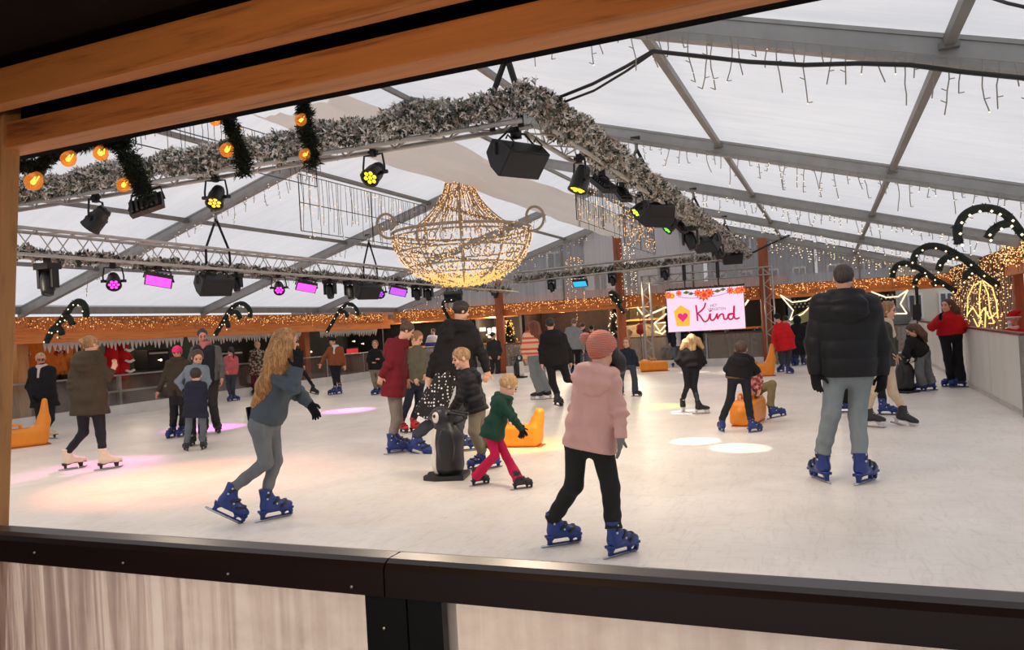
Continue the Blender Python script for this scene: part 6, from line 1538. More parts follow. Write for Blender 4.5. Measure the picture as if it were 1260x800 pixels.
# ------------------------------------------------------------------ skating aids
def penguin_aid(label, base, facing, s=1.0, d=None):
    """hollow plastic penguin on a flat foot, with grips at the head"""
    p = Person('x', base, 1, d); bpy.data.objects.remove(p.root); y = p.H(facing); x = np.cross(y, p.up); W = np.stack([x, y, p.up], 1)
    root = empty('penguin_skating_aid', p.o, label, 'skating aid', 'penguin skating aids')
    def core(u):
        d_ = cone(u, (0, 0, .16), (0, -.01, .42), .175, .160); d_ = smin(d_, cone(u, (0, -.01, .42), (0, .02, .62), .150, .105), .08); d_ = smin(d_, ellip(u, (0, .05, .685), (.10, .125, .10)), .06)
        d_ = smin(d_, cone(u, (0, .14, .68), (0, .19, .665), .04, .02), .03)
        for sx in (1, -1): d_ = smin(d_, ellip(u, (sx*.155, -.02, .36), (.035, .09, .20)), .015)
        return np.maximum(d_, .03-u[:, 2])*1.0
    tr = lambda P: (P-p.o)@W/s
    lo, hi = p.o-.35*s, p.o+np.array([.35, .35, .85])*s
    sdf_mesh('body', lambda P: core(tr(P))*s, lo, hi, .011*s, mat('penguin_black', rgb(24, 24, 26), .38, .15, 8, .05), root, p.o)
    def belly(P): u = tr(P); return np.maximum(core(u)-.008, np.maximum(.055+.9*np.abs(u[:, 0])**1.5-u[:, 1], np.maximum(u[:, 2]-.55, .06-u[:, 2])))*s
    sdf_mesh('belly', belly, lo, hi, .011*s, mat('penguin_white', rgb(222, 212, 200), .45, .05), root, p.o)
    for sx in (1, -1):
        sdf_mesh('eye_patch', lambda P: (lambda u: np.maximum(core(u)-.006, ellip(u, (sx*.095, .095, .675), (.05, .042, .062))))(tr(P))*s, lo+[0, 0, .8*s], hi, .006*s, mat('penguin_white', rgb(222, 212, 200)), root, p.o)
        b = MB(); q = p.o+W@np.array([sx*.095, .105, .69])*s; b.ball(q, .02*s, 8, 6); part(b, 'eye', SK_DARK, root, True)
        b = MB(); b.tube([p.o+W@np.array(v)*s for v in ((sx*.08, -.10, .60), (sx*.10, -.21, .64), (sx*.10, -.23, .69), (sx*.08, -.05, .72))], .018*s, 8); part(b, 'grip', mat('penguin_black', rgb(24, 24, 26)), root, True)
    b = MB(); b.prism([(-.19, -.2), (.19, -.2), (.2, .12), (.13, .26), (.05, .26), (0, .2), (-.05, .26), (-.13, .26), (-.2, .12)], 'z', .0, .05)
    b.V = [tuple(p.o+W@np.array(v)*s) for v in b.V]; part(b, 'foot', mat('penguin_black', rgb(24, 24, 26)), root, bevel=.008)
    return root
ORANGE = mat('orange_plastic', rgb(232, 138, 24), .38, .08, 4, .05)
def seal_aid(label, base, heading, s=1.0, kind='tall', d=None, zoff=0.0):
    """rotomoulded seal: long low body, raised neck at the front end, grip loop on its back"""
    p = Person('x', base, 1, d); bpy.data.objects.remove(p.root); y = p.H(heading); x = np.cross(y, p.up); W = np.stack([x, y, p.up], 1)
    root = empty('seal_skating_aid', p.o, label, 'skating aid', 'orange seal skating aids')
    def core(u):
        q = u*np.array([.86, 1, 1])
        if kind == 'low':
            d_ = rbox(q, (0, 0, .17), (.15, .45, .17), .10); d_ = smin(d_, ellip(q, (0, .30, .25), (.12, .17, .16)), .1)
        else:
            d_ = rbox(q, (0, -.05, .19 if kind == 'short' else .165), (.16, .42, .185 if kind == 'short' else .16), .07); d_ = smin(d_, cone(q, (0, .27, .2), (0, .34, .44), .15, .10), .10)
            d_ = smin(d_, cone(q, (0, .34, .42), (0, .37 if kind == 'tall' else .38, .78 if kind == 'tall' else .57), .10, .045 if kind == 'tall' else .085), .06)
            d_ = smin(d_, cone(q, (0, -.40, .12), (0, -.52, .22), .10, .05), .1)
        return np.maximum(d_, .012-u[:, 2])
    tr = lambda P: (P-p.o)@W/s
    sdf_mesh('body', lambda P: core(tr(P))*s, p.o-np.array([.7, .7, .03])*s, p.o+np.array([.7, .7, .85])*s, .014*s, ORANGE, root, p.o)
    yy = -.12 if kind != 'low' else .02; z0 = {'short': .36, 'tall': .31, 'low': .33}[kind]
    for sx in ((.09, -.09) if kind != 'low' else (0,)):
        b = MB(); b.tube([p.o+W@np.array(v)*s for v in ((sx, yy-.1, z0-.03), (sx, yy-.1, z0+.06), (sx, yy-.07, z0+.09), (sx, yy+.07, z0+.09), (sx, yy+.1, z0+.06), (sx, yy+.1, z0-.03))], .017*s, 8); part(b, 'grip', ORANGE, root, True)
    b = MB(); b.box((0, 0, 0), (.3, .9, .014)); b.V = [tuple(p.o+W@(np.array(v)+[0, -.03, .008])*s) for v in b.V]; part(b, 'glide_plate', mat('dark_orange', rgb(168, 84, 22)), root)
    return root
penguin_aid('black and white penguin skating aid pushed by the leaning boy', (553, 588), -104, 1.0)
penguin_aid('black penguin skating aid beside the left timber post', (639, 465), 60, .95)
penguin_aid('black penguin skating aid gripped by the bent-over girl in wide jeans', (1114, 483), -128, .92)
penguin_aid('black penguin skating aid in front of the man in the open navy coat', (820, 452), 170, .95)
seal_aid('orange seal skating aid behind the child in the bottle-green coat', (640, 549), 72, .78, 'short')
seal_aid('orange seal skating aid in front of the old woman, beside the hut post', (28, 550), 97, 1.0, 'tall')
seal_aid('orange seal skating aid ridden by a child in khaki trousers', (922, 520), 166, .95, 'short')
seal_aid('orange seal skating aid with raised neck in front of the red jacket', (933, 463), 95, 1.0, 'tall')
seal_aid('low orange seal skating aid on the far ice left of the open navy coat', (805, 457), -80, .95, 'low')

# ------------------------------------------------------------------ skaters on the left
build_person('woman in dark olive hooded coat with cream skates, holding something at her chest', (112, 577), 1.0, (112, 424, 0), 128,
    [(95, 443, 0), (123, 443, .04)], [(88, 474, -.05), (132, 465, .06)], [(92, 499, -.06), (139, 455, .10)], [(102, 502, 0), (120, 502, 0)], [(103, 532, .03), (124, 534, 0)],
    [(91, 577, 106, 0), (135, 577, 102, 0)], OLIVE, LEGGING, H_DBL, tips=((91, 511, -.05), (142, 445, .1)), skate='white', top_kw=dict(ext=.14, bulk=1.1, flare=1.25, hood='down', hood_s=1.2, facing=150), leg_kw=dict(kind='slim', end=(-.075, .235)), hair_kw=dict(style='bun', bun=(-.05, -.50, .22), vol=1.2))
p = build_person('old woman with glasses in black coat and pale scarf holding the orange seal', (60, 541), .95, (50, 442, 0), 5,
    [(41, 457, 0), (63, 456, 0)], [(36, 476, .02), (64, 478, .02)], [(40, 489, -.16), (56, 487, -.16)], [(48, 496, 0), (62, 496, 0)], [(49, 516, 0), (63, 516, 0)], [(48, 540, -20, 0), (63, 540, 42, 0)],
    BLACK_C, LEGGING, H_LBL, tilt=12, skate='white', gloves=GLOVE, skin=SKIN_R, scarf=cloth('pale_scarf', rgb(206, 186, 178), .9), top_kw=dict(ext=.12, bulk=1.2, flare=1.2), leg_kw=dict(kind='slim'), hair_kw=dict(style='short', vol=1.1))
b = MB()
for sx in (1, -1): b.tube([p.c+p.R@np.array([sx*.145+.10*math.cos(t), .40, .02+.085*math.sin(t)])*p.hh for t in np.linspace(0, 2*PI, 13)[:-1]], .016*p.hh, 5, True); b.tube([p.c+p.R@np.array(v)*p.hh for v in ((sx*.24, .39, .03), (sx*.34, 0, .02))], .014*p.hh, 4)
b.tube([p.c+p.R@np.array(v)*p.hh for v in ((-.05, .41, .03), (.05, .41, .03))], .014*p.hh, 4); part(b, 'glasses', SK_DARK, p.root, True)
build_person('child in pink fur hat, olive jacket and blue skates, holding out one arm', (216, 540), .90, (218, 434, 0), -12,
    [(208, 447, 0), (229, 447, .02)], [(203, 465, -.02), (232, 462, .08)], [(195, 482, -.06), (229, 474, .10)], [(214, 485, 0), (226, 485, 0)], [(214, 510, 0), (226, 510, 0)], [(211, 539, -32, 0), (223, 538, -25, 0)],
    OLIVE, LEGGING, H_BRN, tilt=10, skin=SKIN_R, tips=((191, 489, -.08), None), hat=('tight', cloth('pink_fur_hat', rgb(226, 60, 122), .95, .9)), top_kw=dict(ext=.06, bulk=1.05, hood='down', facing=-10), leg_kw=dict(kind='straight'), skirt=(cloth('dark_skirt', rgb(34, 32, 34)), (220, 482, 0), (220, 498, 0), .14, .17))
build_person('boy in blue-grey hoodie behind the small navy-coated child', (244, 549), .82, (243, 440, 0), 8,
    [(231, 454, 0), (253, 454, 0)], [(219, 470, -.02), (256, 470, -.04)], [(226, 480, -.12), (253, 477, -.14)], [(236, 484, 0), (249, 484, 0)], [(236, 512, 0), (249, 512, 0)], [(237, 549, -15, 0), (250, 547, 15, 0)],
    HOODIE, LEGGING, H_BRN, tilt=24, hh=.24, skate='black', gloves=GLOVE, top_kw=dict(ext=.02, bulk=1.0), leg_kw=dict(kind='straight'))
build_person('small child in long navy coat seen from behind, in front of the hoodie boy', (240, 555), .66, (241, 462, 0), 178,
    [(232, 474, 0), (250, 474, 0)], [(228, 488, .03), (254, 488, .03)], [(231, 497, .10), (251, 496, .10)], [(233, 506, 0), (248, 506, 0)], [(232, 526, 0), (250, 526, 0)], [(229, 555, 196, 0), (251, 553, 160, 0)],
    NAVY, JEANS_M, H_DRK, hh=.225, skate='black', top_kw=dict(ext=.24, bulk=1.12, flare=1.2, hood='down', hood_s=1.0, facing=178), leg_kw=dict(kind='straight', end=(-.075, .225)), eyes=False)
p = build_person('tall man in black body warmer with grey sleeves, looking down at the two children', (258, 534), 1.06, (249, 413, 0), 5,
    [(239, 430, 0), (267, 430, 0)], [(232, 452, -.04), (273, 450, 0)], [(229, 466, -.16), (273, 466, -.05)], [(247, 469, 0), (262, 469, 0)], [(249, 498, 0), (262, 497, 0)], [(252, 535, -10, 0), (268, 533, 12, 0)],
    cloth('grey_marl_sleeves', rgb(92, 90, 88), .9), CHAR, H_CROP, tilt=22, skin=SKIN_R, skate='black', scarf=cloth('red_white_collar', rgb(176, 104, 108), .9), top_kw=dict(ext=.0, bulk=.95), leg_kw=dict(kind='straight', end=(-.06, .13)), hair_kw=dict(style='short', vol=.6))
def vest(P):
    dd = cone(P, p.ms+p.lat*.13+p.ax*.06, p.mh+p.lat*.10, .138, .140); dd = smin(dd, cone(P, p.ms-p.lat*.13+p.ax*.06, p.mh-p.lat*.10, .138, .140), .1); dd = smin(dd, cone(P, p.ms+p.ax*.06, p.mh, .15, .15), .08)
    return np.maximum(np.maximum(dd, (P-p.mh)@p.ax-.05), np.abs((P-p.ms)@p.lat)-.20)+.007*wob(P, 14)
p.mesh('body_warmer', vest, [p.ms, p.mh], .32, cloth('black_body_warmer', rgb(27, 28, 36), .7, .4))
build_person('child in rose-pink jacket and blue skates standing at the left barrier', (286, 494), .78, (284, 432, 0), -150,
    [(278, 441, 0), (290, 441, 0)], [(276, 450, -.04), (292, 449, .03)], [(279, 457, -.10), (291, 457, .03)], [(281, 460, 0), (288, 460, 0)], [(281, 476, 0), (287, 476, 0)], [(283, 494, -30, 0), (290, 493, 70, 0)],
    PINKJ, JEANS_D, H_DRK, hh=.22, top_kw=dict(ext=.05, bulk=1.15, hood='down', facing=-150, trim=None), leg_kw=dict(kind='straight'), hair_kw=dict(style='pony'), scarf=FURW)
build_person('blond person in mottled brown coat standing behind the left barrier', (315, 487), .95, (317, 425, 0), 20,
    [(310, 434, 0), (323, 434, 0)], [(308, 444, -.02), (325, 444, 0)], [(311, 453, -.12), (322, 453, -.12)], [(312, 457, 0), (320, 457, 0)], [(312, 471, 0), (320, 471, 0)], [(312, 487, 0, 0), (320, 486, 10, 0)],
    CAMO, cloth('maroon_trousers', rgb(104, 40, 44)), H_LBL, d=23.3, skate='black', top_kw=dict(ext=.2, bulk=1.15, flare=1.1))
build_person('skater in dark grey mostly hidden behind the golden-haired woman, one leg stretched to the right', (372, 487), .92, (360, 424, 0), 70,
    [(355, 435, 0), (366, 436, 0)], [(351, 445, 0), (371, 443, 0)], [(352, 454, 0), (373, 450, 0)], [(359, 452, 0), (368, 450, 0)], [(358, 470, 0), (376, 461, 0)], [(358, 488, 60, 0), (386, 485, 60, -15, 0)],
    CHAR, LEGGING, H_DRK, skate='black', top_kw=dict(ext=.05, bulk=1.05), leg_kw=dict(kind='slim'), scarf=FURW)
build_person('skater in rust-brown jacket with white fur collar and arms spread, by the left barrier', (412, 487), .95, (409, 420, 0), -55,
    [(406, 430, 0), (419, 430, 0)], [(399, 440, -.03), (422, 440, .03)], [(395, 448, -.08), (424, 450, .0)], [(409, 449, 0), (416, 449, 0)], [(411, 464, 0), (416, 464, 0)], [(410, 486, -72, 0), (416, 485, -60, 0)],
    BROWNJ, LEGGING, H_DRK, hat=('cap', BLACK_C), scarf=FURW, top_kw=dict(ext=.03, bulk=1.15), leg_kw=dict(kind='slim'))
build_person('fair-haired boy in black jacket and grey trousers left of the burgundy coat', (463, 487), .82, (461.5, 424, 0), -10,
    [(456, 434, 0), (467, 434, 0)], [(453, 444, 0), (471, 443, 0)], [(459, 446, -.15), (466, 442, -.16)], [(458, 454, 0), (466, 454, 0)], [(460, 468, 0), (466, 468, 0)], [(461, 486, -42, 0), (467, 485, -15, 0)],
    BLACK_C, TAUPE, H_LBR, hh=.225, top_kw=dict(ext=.05, bulk=1.15), leg_kw=dict(kind='straight'))
build_person('person in white and blue jacket half hidden behind the tall black coat', (528, 459), .95, (533, 408, 0), -80,
    [(528, 415, 0), (537, 415, 0)], [(525, 423, 0), (539, 424, 0)], [(524, 431, -.05), (539, 432, 0)], [(529, 432, 0), (536, 432, 0)], [(529, 445, 0), (536, 445, 0)], [(528, 459, -60, 0), (537, 458, -60, 0)],
    stripe_mat('white_blue_jacket', [rgb(206, 204, 210), rgb(62, 58, 132), rgb(206, 204, 210)], 2.2), CHAR, H_BRN, top_kw=dict(ext=.05, bulk=1.1))
# ------------------------------------------------------------------ skaters in the middle distance
build_person('young woman in orange striped sweater and light jeans with long auburn hair', (665, 492), 1.0, (655, 402, 0), -155,
    [(648, 413, 0), (664, 414, .02)], [(645, 428, 0), (667, 430, .05)], [(647, 442, 0), (667, 444, .05)], [(654, 438, 0), (664, 438, 0)], [(657, 462, 0), (667, 463, .05)], [(662, 492, -100, 0), (672, 491, -120, 0)],
    STRIPE, JEANS_B, H_AUB, skate='blackwhite', top_kw=dict(ext=-.02, bulk=1.1, sleeve=1.2, facing=-155), leg_kw=dict(kind='wide', end=(-.06, .19)), hair_kw=dict(style='long', len=-1.0, paths=[[(659, 400, -.05, .09), (663, 412, -.08, .07), (665, 421, -.1, .035)]]))
build_person('person in black coat with fluffy hood striding on black skates, right of the striped sweater', (690, 501), 1.0, (677, 399, 0), 172,
    [(670, 414, 0), (692, 414, 0)], [(666, 431, -.02), (699, 431, .05)], [(667, 448, -.05), (702, 446, .08)], [(677, 448, 0), (692, 448, 0)], [(680, 471, 0), (698, 466, .02)], [(687, 500, 150, -12, -.02), (711, 484, 150, -10, .1)],
    BLACK_C, BLACK_C, H_DRK, skate='black', tips=((668, 459, -.06), None), top_kw=dict(ext=.06, bulk=1.2, hood='down', hood_s=1.25, facing=172), leg_kw=dict(kind='straight'), hair_kw=dict(style='short', vol=1.25), eyes=False)
build_person('man in grey sweater seen from behind between the black coat and the salmon hat', (708, 463), 1.03, (706.5, 397, 0), 175,
    [(699, 406, 0), (713, 407, 0)], [(696, 418, 0), (717, 419, 0)], [(698, 429, .05), (718, 431, 0)], [(702, 430, 0), (711, 430, 0)], [(703, 446, 0), (711, 446, 0)], [(705, 462, 170, 0), (713, 462, 160, 0)],
    GREYK, BLACK_C, H_GRY, top_kw=dict(ext=.0, bulk=1.15), leg_kw=dict(kind='straight'), hair_kw=dict(style='short', vol=.7), eyes=False)
build_person('person in dark jacket just right of the grey sweater', (721, 459), 1.0, (717, 401, 0), 150,
    [(712, 410, 0), (724, 410, 0)], [(711, 421, 0), (726, 421, 0)], [(712, 431, 0), (726, 431, 0)], [(714, 433, 0), (722, 433, 0)], [(714, 447, 0), (722, 447, 0)], [(714, 462, 170, 0), (723, 461, 160, 0)],
    CHAR, JEANS_M, H_BRN, top_kw=dict(ext=.02, bulk=1.1), eyes=False)
def onlooker(label, head, face, d, top, legs, hair, S=1.0, **kw):
    """someone standing behind the barrier: joints follow from the head"""
    hx, hy = head; k = F_PX/d*S; lean = .058; q = lambda dx, dy, dz=0: (hx+dx*k+lean*dy*k, hy+dy*k-lean*dx*k, dz)
    a = dict(skate='black'); a.update(kw)
    return build_person(label, q(.0, 1.68)[:2], S, (hx, hy, 0), face, [q(-.17, .27), q(.17, .27)], [q(-.23, .54), q(.23, .54)], [q(-.17, .74, -.12), q(.17, .74, -.12)], [q(-.09, .76), q(.09, .76)], [q(-.1, 1.15), q(.1, 1.15)],
        [q(-.1, 1.68)[:2]+(face, 0, 0), q(.1, 1.68)[:2]+(face, 0, 0)], top, legs, hair, d=d, top_kw=dict(ext=.12, bulk=1.15), **a)
onlooker('onlooker in dark green cap behind the far barrier, above the salmon hat', (728, 404), 170, 27.2, CHAR, CHAR, H_DRK, hat=('cap', GREEN), eyes=False)
onlooker('onlooker in black leaning behind the far barrier right of the salmon hat', (748, 408), 60, 27.0, BLACK_C, BLACK_C, H_DRK)
onlooker('onlooker in beige coat behind the girl in the black top', (775, 410), -20, 27.0, BEIGE, CHAR, H_LBR)
onlooker('onlooker in grey standing behind the left timber post', (607, 413), 120, 27.6, CHAR, CHAR, H_DRK)
build_person('girl in black top and flared dark jeans facing the camera, right of the salmon hat', (774, 488), .74, (771, 422, 0), -22,
    [(765, 433, 0), (779, 433, 0)], [(762, 442, .0), (783, 442, 0)], [(762, 451, 0), (785, 451, -.02)], [(767, 450, 0), (778, 450, 0)], [(764, 467, 0), (781, 467, 0)], [(762, 487, -60, 0), (784, 488, 55, 0)],
    NAVY, JEANS_D, H_LBR, hh=.22, skate='black', top_kw=dict(ext=.03, bulk=1.0), leg_kw=dict(kind='wide'), hair_kw=dict(style='long', len=-.75))
build_person('blond girl all in black with hands in pockets and black skates, seen from behind', (850, 508), .80, (851, 419, 0), 172,
    [(842, 433, 0), (860, 433, 0)], [(834, 444, .02), (866, 445, .02)], [(841, 452, .06), (860, 453, .06)], [(844, 451, 0), (856, 451, 0)], [(846, 474, 0), (854, 477, 0)], [(841, 506, 176, 0), (864, 509, 98, 0)],
    BLACK_C, LEGGING, H_LBL, skate='blackwhite', top_kw=dict(ext=.06, bulk=1.15, facing=172), leg_kw=dict(kind='slim'), hair_kw=dict(style='long', len=-.75, vol=1.4, paths=[[(858, 420, 0, .09), (864, 428, 0, .04)], [(844, 422, 0, .09), (839, 429, 0, .05)]]), eyes=False)
build_person('boy in short black jacket with brown fur trim and blue skates, pushing the orange seal', (910, 532), .74, (912, 430, 0), 172,
    [(901, 443, 0), (922, 443, 0)], [(895, 455, .0), (931, 456, .0)], [(901, 461, .16), (924, 462, .16)], [(902, 464, 0), (917, 464, 0)], [(899, 490, .02), (920, 491, .02)], [(888, 531, 198, 0), (929, 532, 128, 0)],
    BLACK_C, LEGGING, H_BRN, hh=.225, top_kw=dict(ext=.05, bulk=1.12, hood='down', hood_s=1.1, facing=172, trim=FURB), leg_kw=dict(kind='straight'), hair_kw=dict(style='short', vol=1.1), eyes=False)
build_person('child in khaki trousers and red patterned top sitting on the orange seal', (940, 520), .80, (918, 444, .12), 40,
    [(917, 456, .10), (931, 457, .12)], [(916, 468, .08), (935, 470, .05)], [(922, 478, .0), (934, 480, .0)], [(924, 480, .1), (932, 480, .15)], [(934, 474, .3), (950, 473, -.1)], [(931, 509, 80, 0, .45), (957, 514, 98, 10, -.1)],
    REDPAT, KHAKI, H_BRN, hh=.22, top_kw=dict(ext=.0, bulk=1.0), leg_kw=dict(kind='straight'))
build_person('child in bright red jacket and black hat leaning on the orange seal', (967, 460), .88, (956, 391, 0), -150,
    [(955, 402, 0), (968, 401, 0)], [(952, 414, 0), (975, 414, .02)], [(951, 427, -.1), (976, 424, .02)], [(961, 428, 0), (971, 427, 0)], [(961, 442, 0), (970, 442, 0)], [(961, 458, -40, 0), (972, 460, 40, 0)],
    REDJ, JEANS_D, H_DRK, hat=('tight', BLACK_C), top_kw=dict(ext=.12, bulk=1.2, flare=1.4, facing=-150), leg_kw=dict(kind='straight'), eyes=False)
build_person('person in white jacket half hidden between red jacket and black hooded coat', (974, 448), .95, (967, 393, 0), 160,
    [(964, 402, 0), (976, 402, 0)], [(963, 412, 0), (979, 412, 0)], [(964, 421, 0), (979, 421, 0)], [(966, 424, 0), (975, 424, 0)], [(967, 437, 0), (975, 437, 0)], [(968, 451, 160, 0), (977, 450, 160, 0)],
    WHITEJ, CHAR, H_DRK, eyes=False, top_kw=dict(ext=.05, bulk=1.1))
build_person('person in long black hooded coat with blue skates, left of the puffer jacket man', (985, 450), 1.0, (981, 394, 0), 170,
    [(976, 403, 0), (989, 403, 0)], [(974, 415, 0), (992, 415, 0)], [(976, 426, 0), (991, 426, 0)], [(979, 425, 0), (988, 425, 0)], [(980, 438, 0), (988, 438, 0)], [(981, 450, 170, 0), (990, 449, 150, 0)],
    BLACK_C, JEANS_D, H_DRK, hat=('hood', BLACK_C), eyes=False, top_kw=dict(ext=.5, bulk=1.2, flare=1.2))
p = build_person('man in open navy coat over white shirt standing in front of the screen', (834, 452), 1.0, (833, 394, 0), 8,
    [(826, 402, 0), (841, 402, 0)], [(823, 412, 0), (844, 413, 0)], [(824, 422, 0), (842, 424, 0)], [(830, 424, 0), (839, 424, 0)], [(830, 438, 0), (839, 438, 0)], [(829, 452, -10, 0), (838, 452, 20, 0)],
    NAVY, JEANS_M, H_BRN, top_kw=dict(ext=.12, bulk=1.12), leg_kw=dict(kind='straight'))
def shirt(P): return np.maximum(np.maximum(cone(P, p.ms+p.ax*.04, p.mh, .155, .165), np.abs((P-p.ms)@p.lat)-.075-.04*((P-p.ms)@p.ax)), np.maximum(-((P-p.ms)@p.front), (P-p.mh)@p.ax-.05))
p.mesh('shirt_front', shirt, [p.ms, p.mh], .25, WHITEJ)
build_person('woman in black with dark hair in front of the screen, right of the navy coat', (861, 451), .92, (857, 398, 0), 30,
    [(852, 406, 0), (863, 406, 0)], [(850, 416, 0), (866, 416, 0)], [(852, 425, -.05), (865, 425, -.05)], [(854, 426, 0), (862, 426, 0)], [(855, 438, 0), (863, 438, 0)], [(855, 451, 20, 0), (864, 451, 30, 0)],
    BLACK_C, LEGGING, H_DRK, top_kw=dict(ext=.1, bulk=1.1), hair_kw=dict(style='long', len=-.9))
# ------------------------------------------------------------------ skaters on the right
build_person('woman with long light hair and beige trousers, right behind the puffer jacket man', (1093, 525), .98, (1093, 382, 0), 78,
    [(1083, 403, -.12), (1091, 403, .14)], [(1084, 421, -.10), (1099, 421, .12)], [(1092, 434, -.1), (1101, 436, .12)], [(1083, 446, -.06), (1090, 446, .07)], [(1074, 482, -.05), (1099, 484, .05)], [(1076, 526, 60, 0), (1113, 525, 68, -14, .0)],
    cloth('dark_green_vest', rgb(54, 58, 48), .85), BEIGE, H_LBR, skate='blackwhite', tilt=8, scarf=BEIGE, top_kw=dict(ext=.10, bulk=1.05, facing=80), leg_kw=dict(kind='slim', end=(-.075, .26)), hair_kw=dict(style='long', len=-1.5, vol=1.1))
build_person('skater in dark clothes and blue skates almost hidden behind the puffer jacket man', (1066, 510), .86, (1054, 384, 0), 110,
    [(1044, 400, 0), (1064, 400, 0)], [(1042, 418, 0), (1070, 418, 0)], [(1046, 434, 0), (1072, 434, 0)], [(1050, 444, 0), (1066, 444, 0)], [(1042, 472, 0), (1083, 474, 0)], [(1037, 508, -80, 0), (1092, 511, 80, 0)],
    BLACK_C, BLACK_C, H_DRK, top_kw=dict(ext=.05, bulk=1.0), leg_kw=dict(kind='straight', end=(-.06, .2)), eyes=False)
build_person('girl in black top and wide grey jeans bent over a penguin aid at right', (1134, 482), .92, (1122, 407, -.05), -75,
    [(1119, 421, -.12), (1128, 417, .14)], [(1114, 434, -.2), (1124, 433, .1)], [(1119, 440, -.16), (1115, 440, .05)], [(1132, 434, -.07), (1138, 434, .08)], [(1131, 457, -.08), (1141, 457, .08)], [(1131, 482, -88, 0), (1143, 481, -60, 0)],
    BLACK_C, JEANS, H_BRN, tilt=35, gloves=WHITE, top_kw=dict(ext=.02, bulk=1.15, facing=-80), leg_kw=dict(kind='wide', end=(-.06, .16)), hair_kw=dict(style='long', len=-.8, vol=1.2, paths=[[(1128, 404, -.05, .09), (1136, 412, -.08, .07), (1139, 420, -.1, .04)]]))
build_person('woman with dark curly hair in red sweater and wide black trousers at the white barrier', (1173, 477), .97, (1164, 376, 0), -25,
    [(1157, 392, 0), (1178, 392, 0)], [(1147, 402, -.05), (1187, 402, .05)], [(1157, 393, -.22), (1184, 408, .15)], [(1162, 413, 0), (1177, 413, 0)], [(1167, 442, 0), (1179, 442, 0)], [(1169, 476, -62, 0), (1179, 477, -70, 0)],
    REDW, BLACK_C, H_BRN, tips=((1157, 386, -.26), None), gloves=GLOVE, top_kw=dict(ext=-.05, bulk=1.1, sleeve=1.35), leg_kw=dict(kind='wide', end=(-.06, .13)), hair_kw=dict(style='long', len=-.75, vol=1.2, paths=[[(1168, 374, .05, .10), (1175, 382, .05, .09), (1179, 391, .03, .05)]]))
p = onlooker('person with white beard in red suit and bobble hat behind the white barrier', (1246, 392), -60, 14.4, RED, BLACK_C, mat('white_beard', rgb(226, 222, 218), .95, .1, 50, .8, .01), .98, hat=('cone', RED, -.55, FURW), scarf=FURW)
def beard(P):
    u = (P-p.c)@p.R/p.hh; return smin(ellip(u, (0, .26, -.34), (.26, .16, .20)), ellip(u, (0, .24, -.55), (.2, .13, .22)), .1)*p.hh+.006*wob(P, 60)
p.mesh('beard', beard, [p.c], .3, FURW, .008)
# ================================================================== daylight and lamps
w = bpy.data.worlds.new('overcast_sky'); scene.world = w; w.use_nodes = True
nt = w.node_tree; bg = nt.nodes['Background']
tc = nt.nodes.new('ShaderNodeTexCoord'); sx = nt.nodes.new('ShaderNodeSeparateXYZ'); nt.links.new(tc.outputs['Generated'], sx.inputs[0])
cr = nt.nodes.new('ShaderNodeValToRGB'); nt.links.new(sx.outputs['Z'], cr.inputs['Fac'])
cr.color_ramp.elements[0].color = (.62, .63, .66, 1); cr.color_ramp.elements[1].color = (1.0, 1.0, 1.03, 1)
nt.links.new(cr.outputs['Color'], bg.inputs['Color']); bg.inputs['Strength'].default_value = 1.22
def lamp(name, kind, loc, energy, col, aim=None, size=.1, spot=60, blend=.6):
    d = bpy.data.lights.new(name, kind); d.energy = energy; d.color = col[:3]
    o = bpy.data.objects.new(name, d); COL.objects.link(o); o.location = tuple(float(v) for v in loc)
    if kind == 'SPOT': d.spot_size = math.radians(spot); d.spot_blend = blend; d.shadow_soft_size = size
    elif kind == 'POINT': d.shadow_soft_size = size
    elif kind == 'AREA': d.size = size
    if aim is not None:
        v = Vector(tuple(float(a) for a in aim))-o.location
        o.rotation_euler = v.to_track_quat('-Z', 'Y').to_euler()
    return o
# unseen warm fill added over the photographer's shoulder to light the hut timbers
lamp('hut_fill', 'POINT', (-.9, .25, 1.95), 16, (1, .64, .34), size=.06)

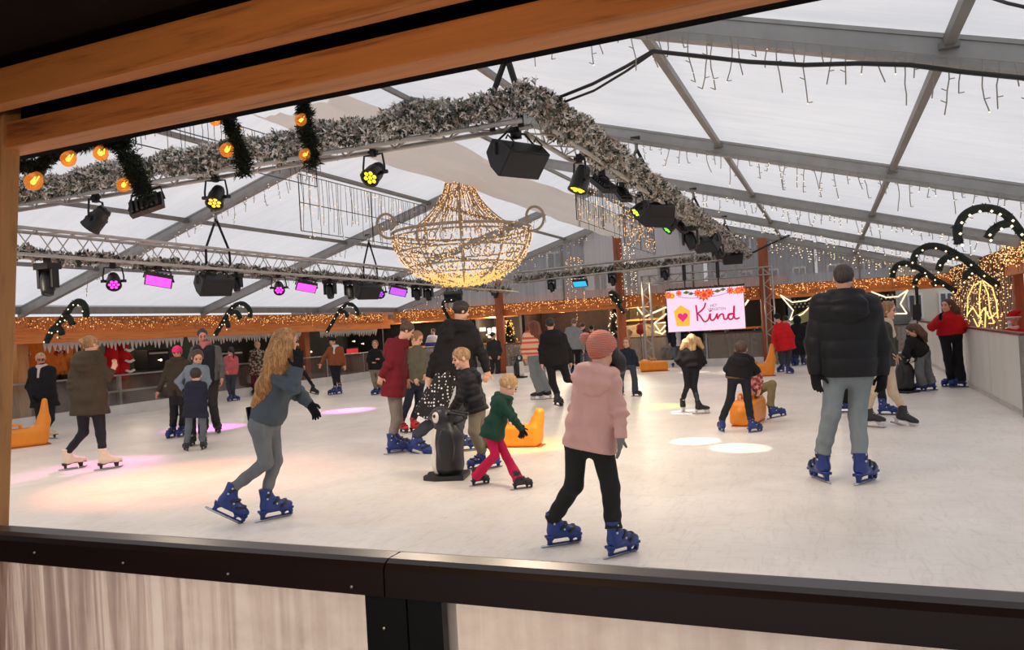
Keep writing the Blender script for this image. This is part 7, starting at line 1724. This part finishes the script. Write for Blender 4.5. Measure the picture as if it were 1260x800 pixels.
# warm fill spots added at truss height to brighten the ice, without fixtures
for x, y in ((-10.5, 6.5), (-7.5, 6.5), (-4.6, 6.5), (-2.4, 9.2), (-2.4, 13.4), (-2.4, 18.4), (-10.3, 9.5), (-10.3, 14.5), (-10.3, 19.5), (-9.5, 25.0), (-5.5, 25.0), (-1.9, 7.0), (-1.7, 10.5), (-.6, 6.4)):
    lamp('ice_fill', 'SPOT', (x, y, 2.95), 108, (1, .79, .57), (x+(-7.5-x)*.25, y+(14-y)*.2, 0), .12, 150, 1.0)
# coloured and white pools thrown on the ice
def pool(px, py, src, energy, col, ang, blend=1.0, size=.05):
    lamp('stage_beam', 'SPOT', src, energy, col, ground(px, py), size, ang, blend)
pool(855, 543, (-2.4, 9.6, 2.85), 420, (1, .97, .92), 12, .10, .02)
pool(909, 551, (-2.4, 10.6, 2.85), 420, (1, .97, .92), 12, .10, .02)
pool(850, 507, (-2.4, 12.9, 2.85), 420, (1, .97, .92), 14, .10, .02)
pool(855, 458, (-2.4, 22.2, 2.8), 330, (1, .98, .95), 16, .2, .02)
pool(255, 527, (TX0+.25, 11.5, 2.6), 1100, (1, .12, .85), 32)
pool(430, 505, (TX0+.25, 15.5, 2.6), 1500, (1, .16, .95), 26)
pool(120, 575, (TX0+.25, 9.6, 2.6), 420, (1, .25, .75), 40)
pool(210, 592, (-8.6, 6.3, 2.9), 680, (1, .26, .14), 62)
pool(640, 548, (-2.7, 9.0, 2.8), 420, (1, .72, .06), 34)
pool(815, 500, (-2.7, 13.9, 2.8), 300, (.40, 1, .06), 26)
pool(785, 476, (-2.7, 17.6, 2.8), 170, (.25, .85, 1), 30)
# fill lights added to lift the dark interiors of stalls and huts
for x, y, e in ((-17.6, 11.0, 40), (-17.4, 15.4, 40), (-17.4, 19.6, 24), (-17.4, 23.5, 24)): lamp('stall_fill', 'POINT', (x, y, 2.1), e, (1, .78, .5), size=.08)
for x, e in ((-16, 70), (-12.2, 110), (-9.3, 120), (-6.5, 110), (-3.4, 80), (.4, 90)): lamp('far_hut_fill', 'POINT', (x, 27.6, 2.0), e, (1, .80, .56), size=.1)
lamp('awning_light', 'POINT', (4.0, 15.2, 1.95), 30, (1, .72, .42), size=.08)
for x, tx, e in ((-3.6, -2.6, 150), (-2.5, .3, 170), (-6.5, -4.5, 90)): lamp('ice_fill', 'SPOT', (x, 6.2, 2.95), e, (1, .80, .60), (tx, 2.2, 0), .12, 75, 1.0)  # more added fill, brightening the near ice and the front panels
